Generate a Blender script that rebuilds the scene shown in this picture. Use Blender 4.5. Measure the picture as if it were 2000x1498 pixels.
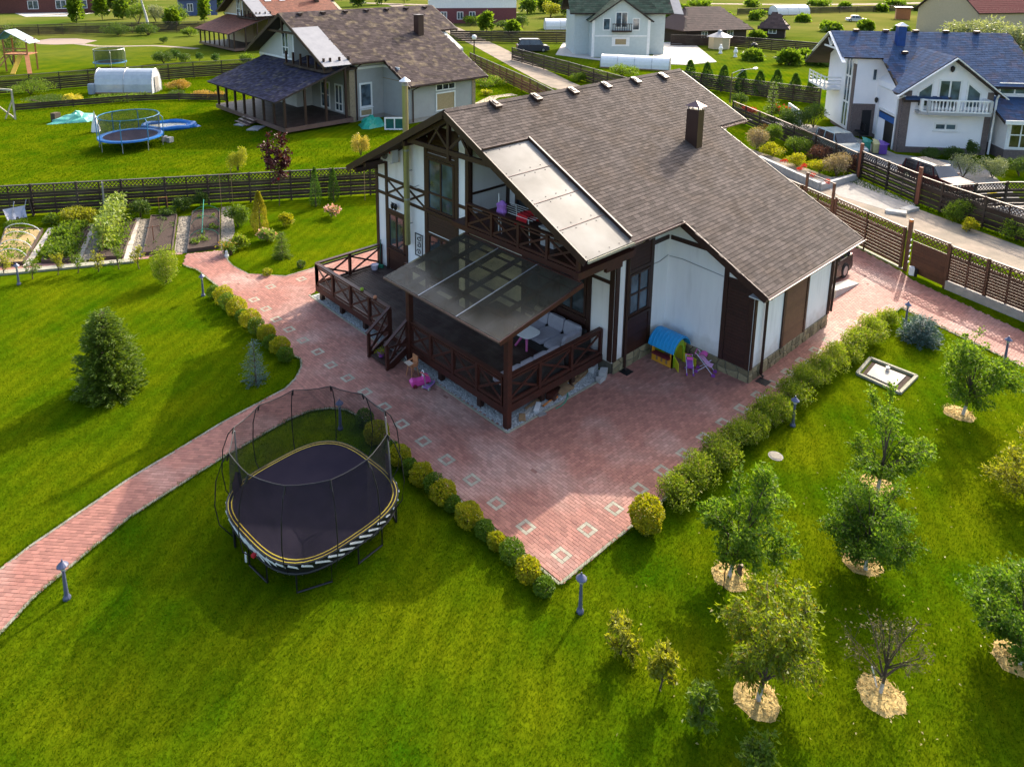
import bpy, math, random
import numpy as np
from mathutils import Vector, Matrix
for _o in list(bpy.data.objects): bpy.data.objects.remove(_o)
random.seed(7); RNG = np.random.default_rng(11)
scene = bpy.context.scene
COL = scene.collection

# ------------------------------------------------------------------ camera
CAM_H = 14.2
YAW, PITCH, ROLL, FPX, CX, CY = 0.725028291, 0.21464482, -0.00165769585, 1420.77327, 922.458092, 228.856798
def _axes():
    cy, sy, cp, sp = math.cos(YAW), math.sin(YAW), math.cos(PITCH), math.sin(PITCH)
    f = np.array([sy*cp, cy*cp, -sp]); r = np.array([cy, -sy, 0.0]); d = np.cross(f, r)
    cr, sr = math.cos(ROLL), math.sin(ROLL)
    return cr*r+sr*d, -sr*r+cr*d, f
RT, DN, FW = _axes()
cam_data = bpy.data.cameras.new('camera'); cam = bpy.data.objects.new('camera', cam_data); COL.objects.link(cam)
cam.matrix_world = Matrix(((RT[0], -DN[0], -FW[0], 0), (RT[1], -DN[1], -FW[1], 0), (RT[2], -DN[2], -FW[2], CAM_H), (0, 0, 0, 1)))
cam_data.sensor_width = 36.0; cam_data.sensor_fit = 'HORIZONTAL'
cam_data.lens = FPX*36.0/2000.0
cam_data.shift_x = (1000.0-CX)/2000.0; cam_data.shift_y = (CY-749.0)/2000.0
cam_data.clip_start = 0.2; cam_data.clip_end = 6000
scene.camera = cam

# ------------------------------------------------------------------ world, sun, exposure
SUN_EL, SUN_AZ = math.radians(32.5), math.radians(13.35)      # azimuth measured from +X towards +Y
world = bpy.data.worlds.new('World'); scene.world = world; world.use_nodes = True
wn = world.node_tree.nodes; wl = world.node_tree.links
bgn = wn['Background']; sky = wn.new('ShaderNodeTexSky'); sky.sky_type = 'NISHITA'; sky.sun_disc = False
sky.sun_elevation = SUN_EL; sky.sun_rotation = math.radians(90)-SUN_AZ
sky.air_density = 1.0; sky.dust_density = 5.0; sky.ozone_density = 1.0
wl.new(sky.outputs[0], bgn.inputs[0]); bgn.inputs[1].default_value = 0.15
sd = bpy.data.lights.new('sun', 'SUN'); sd.energy = 2.3; sd.angle = math.radians(0.6); sd.color = (1.0, 0.90, 0.76)
sun = bpy.data.objects.new('sun', sd); COL.objects.link(sun)
sdir = Vector((math.cos(SUN_EL)*math.cos(SUN_AZ), math.cos(SUN_EL)*math.sin(SUN_AZ), math.sin(SUN_EL)))
sun.rotation_euler = sdir.to_track_quat('Z', 'Y').to_euler(); sun.location = (30, 10, 40)
vs = scene.view_settings; vs.view_transform = 'Standard'; vs.look = 'None'; vs.gamma = 1.0; vs.exposure = 1.58
vs.use_curve_mapping = False
scene.render.engine = 'CYCLES'

# ------------------------------------------------------------------ pixel -> place
def ray(x, y):
    d = RT*((x-CX)/FPX)+DN*((y-CY)/FPX)+FW
    return d/np.linalg.norm(d)
def G(x, y, z=0.0):
    d = ray(x, y); t = (z-CAM_H)/d[2]
    return np.array([t*d[0], t*d[1], z])
def MPP(p):                                                   # metres per photo pixel at a point
    q = np.array(p, float)-np.array([0, 0, CAM_H]); return float(q@FW)/FPX
def HGT(x, y, b):                                             # height of pixel above a ground point
    d = ray(x, y); t = math.hypot(b[0], b[1])/math.hypot(d[0], d[1]); return CAM_H+t*d[2]
def PROJ(P):
    q = np.asarray(P, float)-np.array([0, 0, CAM_H]); c = q@np.array([RT, DN, FW]).T
    return FPX*c[..., 0]/c[..., 2]+CX, FPX*c[..., 1]/c[..., 2]+CY

# ------------------------------------------------------------------ mesh helpers
class MB:
    def __init__(s): s.v = []; s.f = []; s.n = 0
    def add(s, V, F):
        s.v.extend([tuple(map(float, p)) for p in V]); s.f.extend([tuple(i+s.n for i in q) for q in F]); s.n += len(V); return s
    def box(s, c, d, rz=0.0, tilt=None):
        hx, hy, hz = d[0]/2, d[1]/2, d[2]/2; C, S = math.cos(rz), math.sin(rz); V = []
        for z in (-hz, hz):
            for x, y in ((-hx, -hy), (hx, -hy), (hx, hy), (-hx, hy)):
                V.append((c[0]+C*x-S*y, c[1]+S*x+C*y, c[2]+z))
        return s.add(V, [(3, 2, 1, 0), (4, 5, 6, 7), (0, 1, 5, 4), (1, 2, 6, 5), (2, 3, 7, 6), (3, 0, 4, 7)])
    def b2(s, p0, p1):                                        # axis box from two corners
        return s.box([(p0[i]+p1[i])/2 for i in range(3)], [abs(p1[i]-p0[i]) for i in range(3)])
    def beam(s, a, b, w, h, up=(0, 0, 1)):                    # rectangular bar from a to b
        a = Vector(a); b = Vector(b); d = (b-a).normalized(); u = Vector(up)
        if abs(d.dot(u)) > 0.98: u = Vector((1, 0, 0))
        r = d.cross(u).normalized()*(w/2); u2 = r.cross(d).normalized()*(h/2)
        V = [a-r-u2, a+r-u2, a+r+u2, a-r+u2, b-r-u2, b+r-u2, b+r+u2, b-r+u2]
        return s.add(V, [(0, 1, 2, 3), (7, 6, 5, 4), (0, 4, 5, 1), (1, 5, 6, 2), (2, 6, 7, 3), (3, 7, 4, 0)])
    def tube(s, pts, r, n=6, cap=True):
        pts = [Vector(p) for p in pts]; m = len(pts); rr = r if hasattr(r, '__len__') else [r]*m; V = []; F = []
        for i, p in enumerate(pts):
            d = (pts[min(i+1, m-1)]-pts[max(i-1, 0)]); d = d.normalized() if d.length > 1e-9 else Vector((0, 0, 1))
            u = Vector((0, 0, 1)) if abs(d.z) < 0.95 else Vector((1, 0, 0))
            x = d.cross(u).normalized(); y = d.cross(x)
            for k in range(n):
                a = 2*math.pi*k/n; V.append(p+(x*math.cos(a)+y*math.sin(a))*rr[i])
        for i in range(m-1):
            for k in range(n):
                k2 = (k+1) % n; F.append((i*n+k, i*n+k2, (i+1)*n+k2, (i+1)*n+k))
        if cap: F.append(tuple(range(n))[::-1]); F.append(tuple((m-1)*n+k for k in range(n)))
        return s.add(V, F)
    def lathe(s, c, prof, n=12, sx=1, sy=1):
        V = []; F = []
        for r, z in prof:
            for k in range(n):
                a = 2*math.pi*k/n; V.append((c[0]+r*math.cos(a)*sx, c[1]+r*math.sin(a)*sy, c[2]+z))
        for i in range(len(prof)-1):
            for k in range(n):
                k2 = (k+1) % n; F.append((i*n+k, i*n+k2, (i+1)*n+k2, (i+1)*n+k))
        F.append(tuple(range(n))[::-1]); F.append(tuple((len(prof)-1)*n+k for k in range(n)))
        return s.add(V, F)
    def prism(s, poly, z0, z1):                               # vertical prism, ccw polygon
        n = len(poly); V = [(p[0], p[1], z0) for p in poly]+[(p[0], p[1], z1) for p in poly]
        F = [tuple(range(n))[::-1], tuple(range(n, 2*n))]+[(i, (i+1) % n, n+(i+1) % n, n+i) for i in range(n)]
        return s.add(V, F)
    def ext(s, poly, d):                                      # extrude any 3d polygon along vector d
        n = len(poly); d = Vector(d); P = [Vector(p) for p in poly]; V = P+[p+d for p in P]
        nrm = Vector((0, 0, 0))
        for i in range(n): nrm += P[i].cross(P[(i+1) % n])
        F = [tuple(range(n))[::-1], tuple(range(n, 2*n))]+[(i, (i+1) % n, n+(i+1) % n, n+i) for i in range(n)]
        if nrm.dot(d) < 0: F = [q[::-1] for q in F]
        return s.add(V, F)
    def xf(s, fn, i0=0): s.v[i0:] = [tuple(fn(p)) for p in s.v[i0:]]; return s
ORG = {}
def link(o, parent=None):
    COL.objects.link(o)
    if parent is not None: o.parent = parent; ORG[o.name] = ORG.get(parent.name, (0, 0, 0))
    return o
def make(name, mb, mat, parent=None, smooth=False, **tags):
    org = ORG.get(parent.name, (0, 0, 0)) if parent is not None else None
    me = bpy.data.meshes.new(name)
    V = mb.v
    loc = (0, 0, 0)
    if parent is None and 'at' in tags: loc = tags.pop('at'); org = loc
    if org is not None and any(org): V = [(p[0]-org[0], p[1]-org[1], p[2]-org[2]) for p in V]
    me.from_pydata(V, [], mb.f); me.update()
    mats = mat if isinstance(mat, (list, tuple)) else [mat]
    for m in mats: me.materials.append(m)
    if smooth: me.shade_smooth()
    o = bpy.data.objects.new(name, me); o.location = loc if parent is None else (0, 0, 0)
    link(o, parent)
    if parent is None: ORG[o.name] = tuple(loc)
    tag(o, **tags)
    return o
def tag(o, label=None, cat=None, group=None, kind=None):
    if label: o['label'] = label
    if cat: o['category'] = cat
    if group: o['group'] = group
    if kind: o['kind'] = kind
    return o
def thing(name, label, cat, at=(0, 0, 0), group=None):
    o = bpy.data.objects.new(name, None); o.empty_display_size = 0.2; o.location = [float(c) for c in at]
    COL.objects.link(o); ORG[o.name] = tuple(float(c) for c in at); return tag(o, label, cat, group)
def inst(src, name, parent, off, rz=0.0, sc=None):            # another object sharing mesh data
    o = bpy.data.objects.new(name, src.data); org = ORG.get(parent.name, (0, 0, 0)) if parent is not None else (0, 0, 0)
    o.location = [off[i]-org[i] for i in range(3)]; o.rotation_euler = (0, 0, rz)
    if sc: o.scale = sc
    return link(o, parent)
def copy_tree(o, parent=None, loc=None, rz=None, label=None, sc=None):
    c = o.copy(); COL.objects.link(c)
    if parent is not None: c.parent = parent
    if loc is not None: c.location = [float(q) for q in loc]; ORG[c.name] = tuple(float(q) for q in loc)
    if rz is not None: c.rotation_euler = (0, 0, rz)
    if sc is not None: c.scale = sc if hasattr(sc, '__len__') else (sc, sc, sc)
    if label: c['label'] = label
    for ch in list(o.children): copy_tree(ch, c)
    return c
def npmesh(name, V, F, mat, parent=None, **tags):             # V (n,3), F (m,k) numpy arrays
    V = np.asarray(V, np.float32); F = np.asarray(F, np.int32)
    org = ORG.get(parent.name, (0, 0, 0)) if parent is not None else (0, 0, 0)
    V = V-np.array(org, np.float32)
    me = bpy.data.meshes.new(name); k = F.shape[1]
    me.vertices.add(len(V)); me.vertices.foreach_set('co', V.ravel())
    me.loops.add(F.size); me.loops.foreach_set('vertex_index', F.ravel())
    me.polygons.add(len(F)); me.polygons.foreach_set('loop_start', np.arange(len(F), dtype=np.int32)*k)
    me.polygons.foreach_set('loop_total', np.full(len(F), k, np.int32)); me.update(calc_edges=True); me.validate(); me.shade_flat()
    for m in (mat if isinstance(mat, (list, tuple)) else [mat]): me.materials.append(m)
    o = bpy.data.objects.new(name, me); link(o, parent)
    if parent is None: ORG[o.name] = (0, 0, 0)
    return tag(o, **tags)
def inpoly(P, poly):
    P = np.asarray(P); x, y = P[:, 0], P[:, 1]; ins = np.zeros(len(P), bool); n = len(poly); j = n-1
    for i in range(n):
        xi, yi = poly[i][0], poly[i][1]; xj, yj = poly[j][0], poly[j][1]
        c = ((yi > y) != (yj > y)) & (x < (xj-xi)*(y-yi)/((yj-yi) if abs(yj-yi) > 1e-12 else 1e-12)+xi)
        ins ^= c; j = i
    return ins
ORD = ['first', 'second', 'third', 'fourth', 'fifth', 'sixth', 'seventh', 'eighth', 'ninth', 'tenth', 'eleventh', 'twelfth', 'thirteenth', 'fourteenth', 'fifteenth', 'sixteenth', 'seventeenth', 'eighteenth', 'nineteenth', 'twentieth']

# ------------------------------------------------------------------ materials
def _nt(name):
    m = bpy.data.materials.new(name); m.use_nodes = True; n = m.node_tree.nodes; return m, n, m.node_tree.links, n['Principled BSDF']
def hsv_island(n, l, col, isl, obj):
    if not isl and not obj: return col
    val = n.new('ShaderNodeMath'); val.operation = 'MULTIPLY_ADD'
    if isl: gi = n.new('ShaderNodeNewGeometry'); l.new(gi.outputs['Random Per Island'], val.inputs[0]); amt = isl
    else: gi = n.new('ShaderNodeObjectInfo'); l.new(gi.outputs['Random'], val.inputs[0]); amt = obj
    val.inputs[1].default_value = 2*amt; val.inputs[2].default_value = 1-amt
    h = n.new('ShaderNodeHueSaturation'); l.new(val.outputs[0], h.inputs['Value']); l.new(col, h.inputs['Color']); return h.outputs[0]
def M(name, c1, c2=None, scale=3.0, rough=0.75, bump=0.0, bscale=40.0, metal=0.0, spec=0.4, isl=0.0, obj=0.0, detail=4.0, c3=None, s3=0.6, stretch=None, t3=(0.45, 0.7)):
    m, n, l, p = _nt(name); p.inputs['Roughness'].default_value = rough; p.inputs['Metallic'].default_value = metal
    p.inputs['Specular IOR Level'].default_value = spec
    geo = n.new('ShaderNodeNewGeometry'); pos = geo.outputs['Position']
    if stretch:
        mp = n.new('ShaderNodeMapping'); mp.inputs['Scale'].default_value = stretch; l.new(pos, mp.inputs[0]); pos = mp.outputs[0]
    c2 = c2 or tuple(c*0.72 for c in c1)
    nz = n.new('ShaderNodeTexNoise'); nz.inputs['Scale'].default_value = scale; nz.inputs['Detail'].default_value = detail; nz.inputs['Roughness'].default_value = 0.65; l.new(pos, nz.inputs['Vector'])
    rp = n.new('ShaderNodeValToRGB'); rp.color_ramp.elements[0].position = 0.32; rp.color_ramp.elements[1].position = 0.68
    rp.color_ramp.elements[0].color = (*c1, 1); rp.color_ramp.elements[1].color = (*c2, 1); l.new(nz.outputs[0], rp.inputs[0]); col = rp.outputs[0]
    if c3:
        n2 = n.new('ShaderNodeTexNoise'); n2.inputs['Scale'].default_value = s3; n2.inputs['Detail'].default_value = 5; l.new(pos, n2.inputs['Vector'])
        r2 = n.new('ShaderNodeMapRange'); r2.inputs[1].default_value = t3[0]; r2.inputs[2].default_value = t3[1]; l.new(n2.outputs[0], r2.inputs[0])
        mx = n.new('ShaderNodeMix'); mx.data_type = 'RGBA'; l.new(r2.outputs[0], mx.inputs[0]); l.new(col, mx.inputs[6]); mx.inputs[7].default_value = (*c3, 1); col = mx.outputs[2]
    col = hsv_island(n, l, col, isl, obj); l.new(col, p.inputs['Base Color'])
    if bump:
        nb = n.new('ShaderNodeTexNoise'); nb.inputs['Scale'].default_value = bscale; nb.inputs['Detail'].default_value = 4; l.new(pos, nb.inputs['Vector'])
        b = n.new('ShaderNodeBump'); b.inputs['Strength'].default_value = bump; b.inputs['Distance'].default_value = 0.02; l.new(nb.outputs[0], b.inputs['Height']); l.new(b.outputs[0], p.inputs['Normal'])
    return m
def LEAF(name, c1, c2, trans=0.35, rough=0.5, c3=None, gloss=0.3):
    m, n, l, p = _nt(name); p.inputs['Roughness'].default_value = rough; p.inputs['Specular IOR Level'].default_value = gloss
    gi = n.new('ShaderNodeNewGeometry'); rp = n.new('ShaderNodeValToRGB'); e = rp.color_ramp.elements
    e[0].color = (*c1, 1); e[1].color = (*c2, 1); e[0].position = 0.1; e[1].position = 0.9
    if c3: q = e.new(1.0); q.color = (*c3, 1)
    l.new(gi.outputs['Random Per Island'], rp.inputs[0]); l.new(rp.outputs[0], p.inputs['Base Color'])
    t = n.new('ShaderNodeBsdfTranslucent'); mul = n.new('ShaderNodeMix'); mul.data_type = 'RGBA'; mul.blend_type = 'MULTIPLY'; mul.inputs[0].default_value = 1.0
    l.new(rp.outputs[0], mul.inputs[6]); mul.inputs[7].default_value = (1.7, 1.7, 0.7, 1); l.new(mul.outputs[2], t.inputs[0])
    mx = n.new('ShaderNodeMixShader'); mx.inputs[0].default_value = trans; l.new(p.outputs[0], mx.inputs[1]); l.new(t.outputs[0], mx.inputs[2])
    l.new(mx.outputs[0], n['Material Output'].inputs['Surface']); return m
def GLASS(name, col=(0.03, 0.04, 0.05), rough=0.06):
    m, n, l, p = _nt(name); p.inputs['Roughness'].default_value = rough; p.inputs['Specular IOR Level'].default_value = 0.9
    geo = n.new('ShaderNodeNewGeometry'); nz = n.new('ShaderNodeTexNoise'); nz.inputs['Scale'].default_value = 1.3; l.new(geo.outputs['Position'], nz.inputs['Vector'])
    rp = n.new('ShaderNodeValToRGB'); rp.color_ramp.elements[0].color = (*[c*0.5 for c in col], 1); rp.color_ramp.elements[1].color = (*[min(1, c*1.8) for c in col], 1); rp.color_ramp.elements[0].position = 0.35; rp.color_ramp.elements[1].position = 0.65
    l.new(nz.outputs[0], rp.inputs[0]); l.new(rp.outputs[0], p.inputs['Base Color']); return m
def SEE(name, col, alpha, rough=0.3, spec=0.5, tint=(1, 1, 1)):                   # see-through sheet or net
    m, n, l, p = _nt(name); p.inputs['Base Color'].default_value = (*col, 1); p.inputs['Roughness'].default_value = rough; p.inputs['Specular IOR Level'].default_value = spec
    geo = n.new('ShaderNodeNewGeometry'); nz = n.new('ShaderNodeTexNoise'); nz.inputs['Scale'].default_value = 1.6; nz.inputs['Detail'].default_value = 6; l.new(geo.outputs['Position'], nz.inputs['Vector'])
    mr = n.new('ShaderNodeMapRange'); mr.inputs[1].default_value = 0.3; mr.inputs[2].default_value = 0.7; mr.inputs[3].default_value = max(0, alpha-0.12); mr.inputs[4].default_value = min(1, alpha+0.12); l.new(nz.outputs[0], mr.inputs[0])
    t = n.new('ShaderNodeBsdfTransparent'); t.inputs[0].default_value = (*tint, 1)
    mx = n.new('ShaderNodeMixShader'); l.new(mr.outputs[0], mx.inputs[0]); l.new(t.outputs[0], mx.inputs[1]); l.new(p.outputs[0], mx.inputs[2]); l.new(mx.outputs[0], n['Material Output'].inputs['Surface']); return m
# ------------------------------------------------------------------ palette
m_timber = M('dark_brown_timber', (0.030, 0.011, 0.007), (0.045, 0.018, 0.011), scale=6, rough=0.5, bump=0.15, bscale=60, spec=0.45)
m_timber_red = M('red_brown_timber', (0.060, 0.014, 0.008), (0.035, 0.010, 0.006), scale=5, rough=0.5, bump=0.15, bscale=50, spec=0.45)
m_deck = M('deck_board', (0.045, 0.022, 0.017), (0.028, 0.014, 0.011), scale=4, rough=0.6, bump=0.2, bscale=30, spec=0.3, obj=0.22, c3=(0.07, 0.05, 0.04), s3=1.5)
m_plaster = M('white_plaster', (0.86, 0.85, 0.83), (0.80, 0.79, 0.78), scale=1.2, rough=0.85, bump=0.25, bscale=70, c3=(0.66, 0.65, 0.63), s3=1.1, t3=(0.55, 0.82), stretch=(2.2, 2.2, 0.35))
def splash(m, z0, z1, col, amt):                              # rain splash dirt low on a wall, broken up by noise
    n = m.node_tree.nodes; l = m.node_tree.links; p = n['Principled BSDF']; src = p.inputs['Base Color'].links[0].from_socket
    g = n.new('ShaderNodeNewGeometry'); sx = n.new('ShaderNodeSeparateXYZ'); l.new(g.outputs['Position'], sx.inputs[0]); nz = n.new('ShaderNodeTexNoise'); nz.inputs['Scale'].default_value = 3.5; nz.inputs['Detail'].default_value = 6; l.new(g.outputs['Position'], nz.inputs['Vector'])
    ad = n.new('ShaderNodeMath'); ad.operation = 'MULTIPLY_ADD'; l.new(nz.outputs[0], ad.inputs[0]); ad.inputs[1].default_value = -0.9; l.new(sx.outputs[2], ad.inputs[2]); mr = n.new('ShaderNodeMapRange'); mr.inputs[1].default_value = z0-0.45; mr.inputs[2].default_value = z1-0.45; mr.inputs[3].default_value = amt; mr.inputs[4].default_value = 0.0; l.new(ad.outputs[0], mr.inputs[0])
    mx = n.new('ShaderNodeMix'); mx.data_type = 'RGBA'; l.new(mr.outputs[0], mx.inputs[0]); l.new(src, mx.inputs[6]); mx.inputs[7].default_value = (*col, 1); l.new(mx.outputs[2], p.inputs['Base Color'])
splash(m_plaster, 0.45, 1.1, (0.38, 0.33, 0.26), 0.55)
m_slat = M('brown_slat', (0.045, 0.014, 0.009), (0.030, 0.010, 0.007), scale=8, rough=0.5, obj=0.12)
m_shutter = M('brown_shutter_slat', (0.16, 0.075, 0.038), (0.12, 0.055, 0.03), scale=8, rough=0.55, obj=0.12)
m_stone = M('plinth_stone', (0.30, 0.24, 0.13), (0.20, 0.17, 0.10), scale=9, rough=0.85, bump=0.5, bscale=25, obj=0.35)
m_mortar = M('plinth_mortar', (0.13, 0.12, 0.09), (0.09, 0.08, 0.06), scale=10, rough=0.95)
m_shingle = M('brown_grey_shingle', (0.104, 0.084, 0.075), (0.078, 0.063, 0.056), scale=2.5, rough=0.9, bump=0.3, bscale=120, isl=0.28, spec=0.12, c3=(0.082, 0.062, 0.050), s3=0.8)
m_roofdeck = M('roof_underlay', (0.05, 0.036, 0.03), rough=0.9)
m_gutter = M('brown_gutter', (0.17, 0.10, 0.08), (0.13, 0.075, 0.06), rough=0.4, spec=0.5)
m_glass = GLASS('window_glass', (0.035, 0.045, 0.05))
m_glass2 = GLASS('window_glass_blue', (0.05, 0.075, 0.10))
m_curtain = M('curtain_fabric', (0.55, 0.5, 0.4), (0.4, 0.35, 0.22), scale=12, rough=0.9)
m_steel = M('dull_steel', (0.45, 0.45, 0.45), (0.36, 0.36, 0.37), metal=0.6, rough=0.4)
m_black = M('black_metal', (0.012, 0.012, 0.014), rough=0.45)
m_white = M('white_paint', (0.78, 0.78, 0.77), (0.7, 0.7, 0.69), rough=0.45)
m_offwhite = M('white_plastic', (0.62, 0.62, 0.61), (0.5, 0.5, 0.5), rough=0.5)
m_concrete = M('grey_concrete', (0.34, 0.315, 0.28), (0.26, 0.24, 0.215), scale=4, rough=0.9, bump=0.3, bscale=50, c3=(0.25, 0.235, 0.21), s3=1.2)
m_kerb = M('pale_kerb', (0.33, 0.31, 0.24), (0.24, 0.24, 0.17), scale=5, rough=0.9, bump=0.3)
m_road = M('packed_road', (0.345, 0.28, 0.215), (0.26, 0.215, 0.165), scale=1.6, rough=0.98, bump=0.6, bscale=14, spec=0.1, c3=(0.205, 0.18, 0.14), s3=0.45)
m_gravel = M('pale_gravel', (0.42, 0.42, 0.40), (0.25, 0.26, 0.26), scale=30, rough=0.95, isl=0.45)
m_sand = M('joint_sand', (0.25, 0.125, 0.098), (0.20, 0.10, 0.08), scale=6, rough=0.95)
BR1, BR2, BR3 = (0.325, 0.145, 0.108), (0.265, 0.114, 0.088), (0.40, 0.255, 0.21)
m_brick_i = M('red_paving_brick', BR1, BR2, scale=3, rough=0.72, bump=0.25, bscale=70, isl=0.19, c3=BR3, s3=0.42, t3=(0.48, 0.72), spec=0.35)
m_brick_o = M('red_paving_brick_single', BR1, BR2, scale=3, rough=0.72, bump=0.25, bscale=70, obj=0.19, c3=BR3, s3=0.42, t3=(0.48, 0.72), spec=0.35)
m_gbrick = M('grey_paving_brick', (0.34, 0.315, 0.24), (0.28, 0.265, 0.20), scale=4, rough=0.8, bump=0.25, bscale=70, obj=0.14)
m_soil = M('dark_soil', (0.060, 0.036, 0.026), (0.035, 0.022, 0.016), scale=12, rough=0.98, bump=0.9, bscale=14)
m_mulch = M('straw_mulch', (0.52, 0.385, 0.15), (0.38, 0.265, 0.095), scale=20, rough=0.95, bump=0.6, bscale=40, isl=0.3)
m_bark = M('bark', (0.10, 0.072, 0.05), (0.06, 0.042, 0.03), scale=14, rough=0.95, bump=0.6, bscale=40)
m_limewash = M('limewashed_trunk', (0.55, 0.55, 0.52), (0.35, 0.34, 0.32), scale=9, rough=0.95)

# ------------------------------------------------------------------ ground
def ground_material():
    m, n, l, p = _nt('lawn_ground'); p.inputs['Roughness'].default_value = 1.0; p.inputs['Specular IOR Level'].default_value = 0.0
    geo = n.new('ShaderNodeNewGeometry')
    def nz(s, d, st=None):
        q = n.new('ShaderNodeTexNoise'); q.inputs['Scale'].default_value = s; q.inputs['Detail'].default_value = d; q.inputs['Roughness'].default_value = 0.6
        src = geo.outputs['Position']
        if st: mp = n.new('ShaderNodeMapping'); mp.inputs['Scale'].default_value = st; mp.inputs['Rotation'].default_value = (0, 0, 0.6); l.new(src, mp.inputs[0]); src = mp.outputs[0]
        l.new(src, q.inputs['Vector']); return q
    a = nz(0.42, 6); rp = n.new('ShaderNodeValToRGB'); e = rp.color_ramp.elements; e[0].position = 0.3; e[1].position = 0.72
    e[0].color = (0.027, 0.074, 0.001, 1); e[1].color = (0.106, 0.128, 0.002, 1); l.new(a.outputs[0], rp.inputs[0])
    b = nz(9.0, 5); mr = n.new('ShaderNodeMapRange'); mr.inputs[3].default_value = 0.68; mr.inputs[4].default_value = 1.25; l.new(b.outputs[0], mr.inputs[0])
    c = nz(2.2, 4, (1.0, 3.2, 1)); mc = n.new('ShaderNodeMapRange'); mc.inputs[3].default_value = 0.82; mc.inputs[4].default_value = 1.2; l.new(c.outputs[0], mc.inputs[0])
    mu0 = n.new('ShaderNodeMath'); mu0.operation = 'MULTIPLY'; l.new(mr.outputs[0], mu0.inputs[0]); l.new(mc.outputs[0], mu0.inputs[1])
    wv = n.new('ShaderNodeTexWave'); wv.inputs['Scale'].default_value = 0.55; wv.inputs['Distortion'].default_value = 3.0; wv.inputs['Detail'].default_value = 2; mpw = n.new('ShaderNodeMapping'); mpw.inputs['Rotation'].default_value = (0, 0, 0.95); l.new(geo.outputs['Position'], mpw.inputs[0]); l.new(mpw.outputs[0], wv.inputs['Vector'])
    wm = n.new('ShaderNodeMapRange'); wm.inputs[3].default_value = 0.90; wm.inputs[4].default_value = 1.10; l.new(wv.outputs['Fac'], wm.inputs[0]); mu = n.new('ShaderNodeMath'); mu.operation = 'MULTIPLY'; l.new(mu0.outputs[0], mu.inputs[0]); l.new(wm.outputs[0], mu.inputs[1])
    h = n.new('ShaderNodeHueSaturation'); l.new(mu.outputs[0], h.inputs['Value']); l.new(rp.outputs[0], h.inputs['Color'])
    ln = n.new('ShaderNodeVectorMath'); ln.operation = 'LENGTH'; l.new(geo.outputs['Position'], ln.inputs[0])
    far = n.new('ShaderNodeMapRange'); far.inputs[1].default_value = 95; far.inputs[2].default_value = 170; l.new(ln.outputs['Value'], far.inputs[0])
    mx = n.new('ShaderNodeMix'); mx.data_type = 'RGBA'; l.new(far.outputs[0], mx.inputs[0]); l.new(h.outputs[0], mx.inputs[6]); fn = nz(0.035, 6); fr2 = n.new('ShaderNodeValToRGB'); fr2.color_ramp.elements[0].position = 0.35; fr2.color_ramp.elements[1].position = 0.62; fr2.color_ramp.elements[0].color = (0.060, 0.095, 0.012, 1); fr2.color_ramp.elements[1].color = (0.150, 0.145, 0.035, 1); l.new(fn.outputs[0], fr2.inputs[0]); l.new(fr2.outputs[0], mx.inputs[7])
    l.new(mx.outputs[2], p.inputs['Base Color'])
    bp = n.new('ShaderNodeBump'); bp.inputs['Strength'].default_value = 0.6; bp.inputs['Distance'].default_value = 0.05; l.new(b.outputs[0], bp.inputs['Height']); l.new(bp.outputs[0], p.inputs['Normal']); return m
m_lawn = ground_material()
mb = MB(); mb.add([(-1500, -1500, 0), (2500, -1500, 0), (2500, 2500, 0), (-1500, 2500, 0)], [(0, 1, 2, 3)])
make('ground', mb, m_lawn, kind='structure')

# ------------------------------------------------------------------ roads and hard standing
def ribbon(name, pts, w, z, mat, kind='structure', parent=None):
    mb = MB(); L = []; R = []
    P = [Vector((p[0], p[1], 0)) for p in pts]
    for i, p in enumerate(P):
        d = (P[min(i+1, len(P)-1)]-P[max(i-1, 0)]).normalized(); nn = Vector((-d.y, d.x, 0))
        ww = w[i] if hasattr(w, '__len__') else w; L.append(p+nn*ww/2); R.append(p-nn*ww/2)
    V = []; F = []
    for a, b in zip(L, R): V += [(a.x, a.y, z), (b.x, b.y, z)]
    for i in range(len(P)-1): F.append((2*i+1, 2*i+3, 2*i+2, 2*i))
    mb.add(V, F); return make(name, mb, mat, parent, kind=kind)
ribbon('road', [(135, 190), (112, 146), (96, 115), (81.5, 88.5), (72, 72), (63.2, 56.5), (55, 40), (48.6, 23.5), (45, 15), (41.6, 6.9), (37.5, -5), (33, -20)], [4.2, 4.2, 4.2, 4.0, 3.8, 3.6, 3.6, 3.7, 3.6, 3.4, 3.4, 3.4], 0.012, m_road)
def pad(name, px, z, mat, **k):
    mb = MB(); mb.prism([G(*p)[:2] for p in px][::-1], 0.0, z); return make(name, mb, mat, kind='structure', **k)
pad('driveway_apron', [(1590, 352), (1672, 340), (1676, 350), (1790, 400), (1746, 416), (1700, 402), (1640, 384)], 0.02, m_concrete)
m_pale = M('pale_slab', (0.47, 0.44, 0.39), (0.37, 0.35, 0.31), scale=2, rough=0.9, bump=0.2)
m_flag = M('flagstone', (0.30, 0.27, 0.235), (0.22, 0.20, 0.18), scale=3, rough=0.9, bump=0.3)
pad('white_house_forecourt', [(1450, 232), (1600, 262), (1700, 320), (1840, 385), (2000, 440), (2000, 395), (1915, 322), (1750, 302), (1640, 256), (1590, 245)], 0.02, m_flag)

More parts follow.
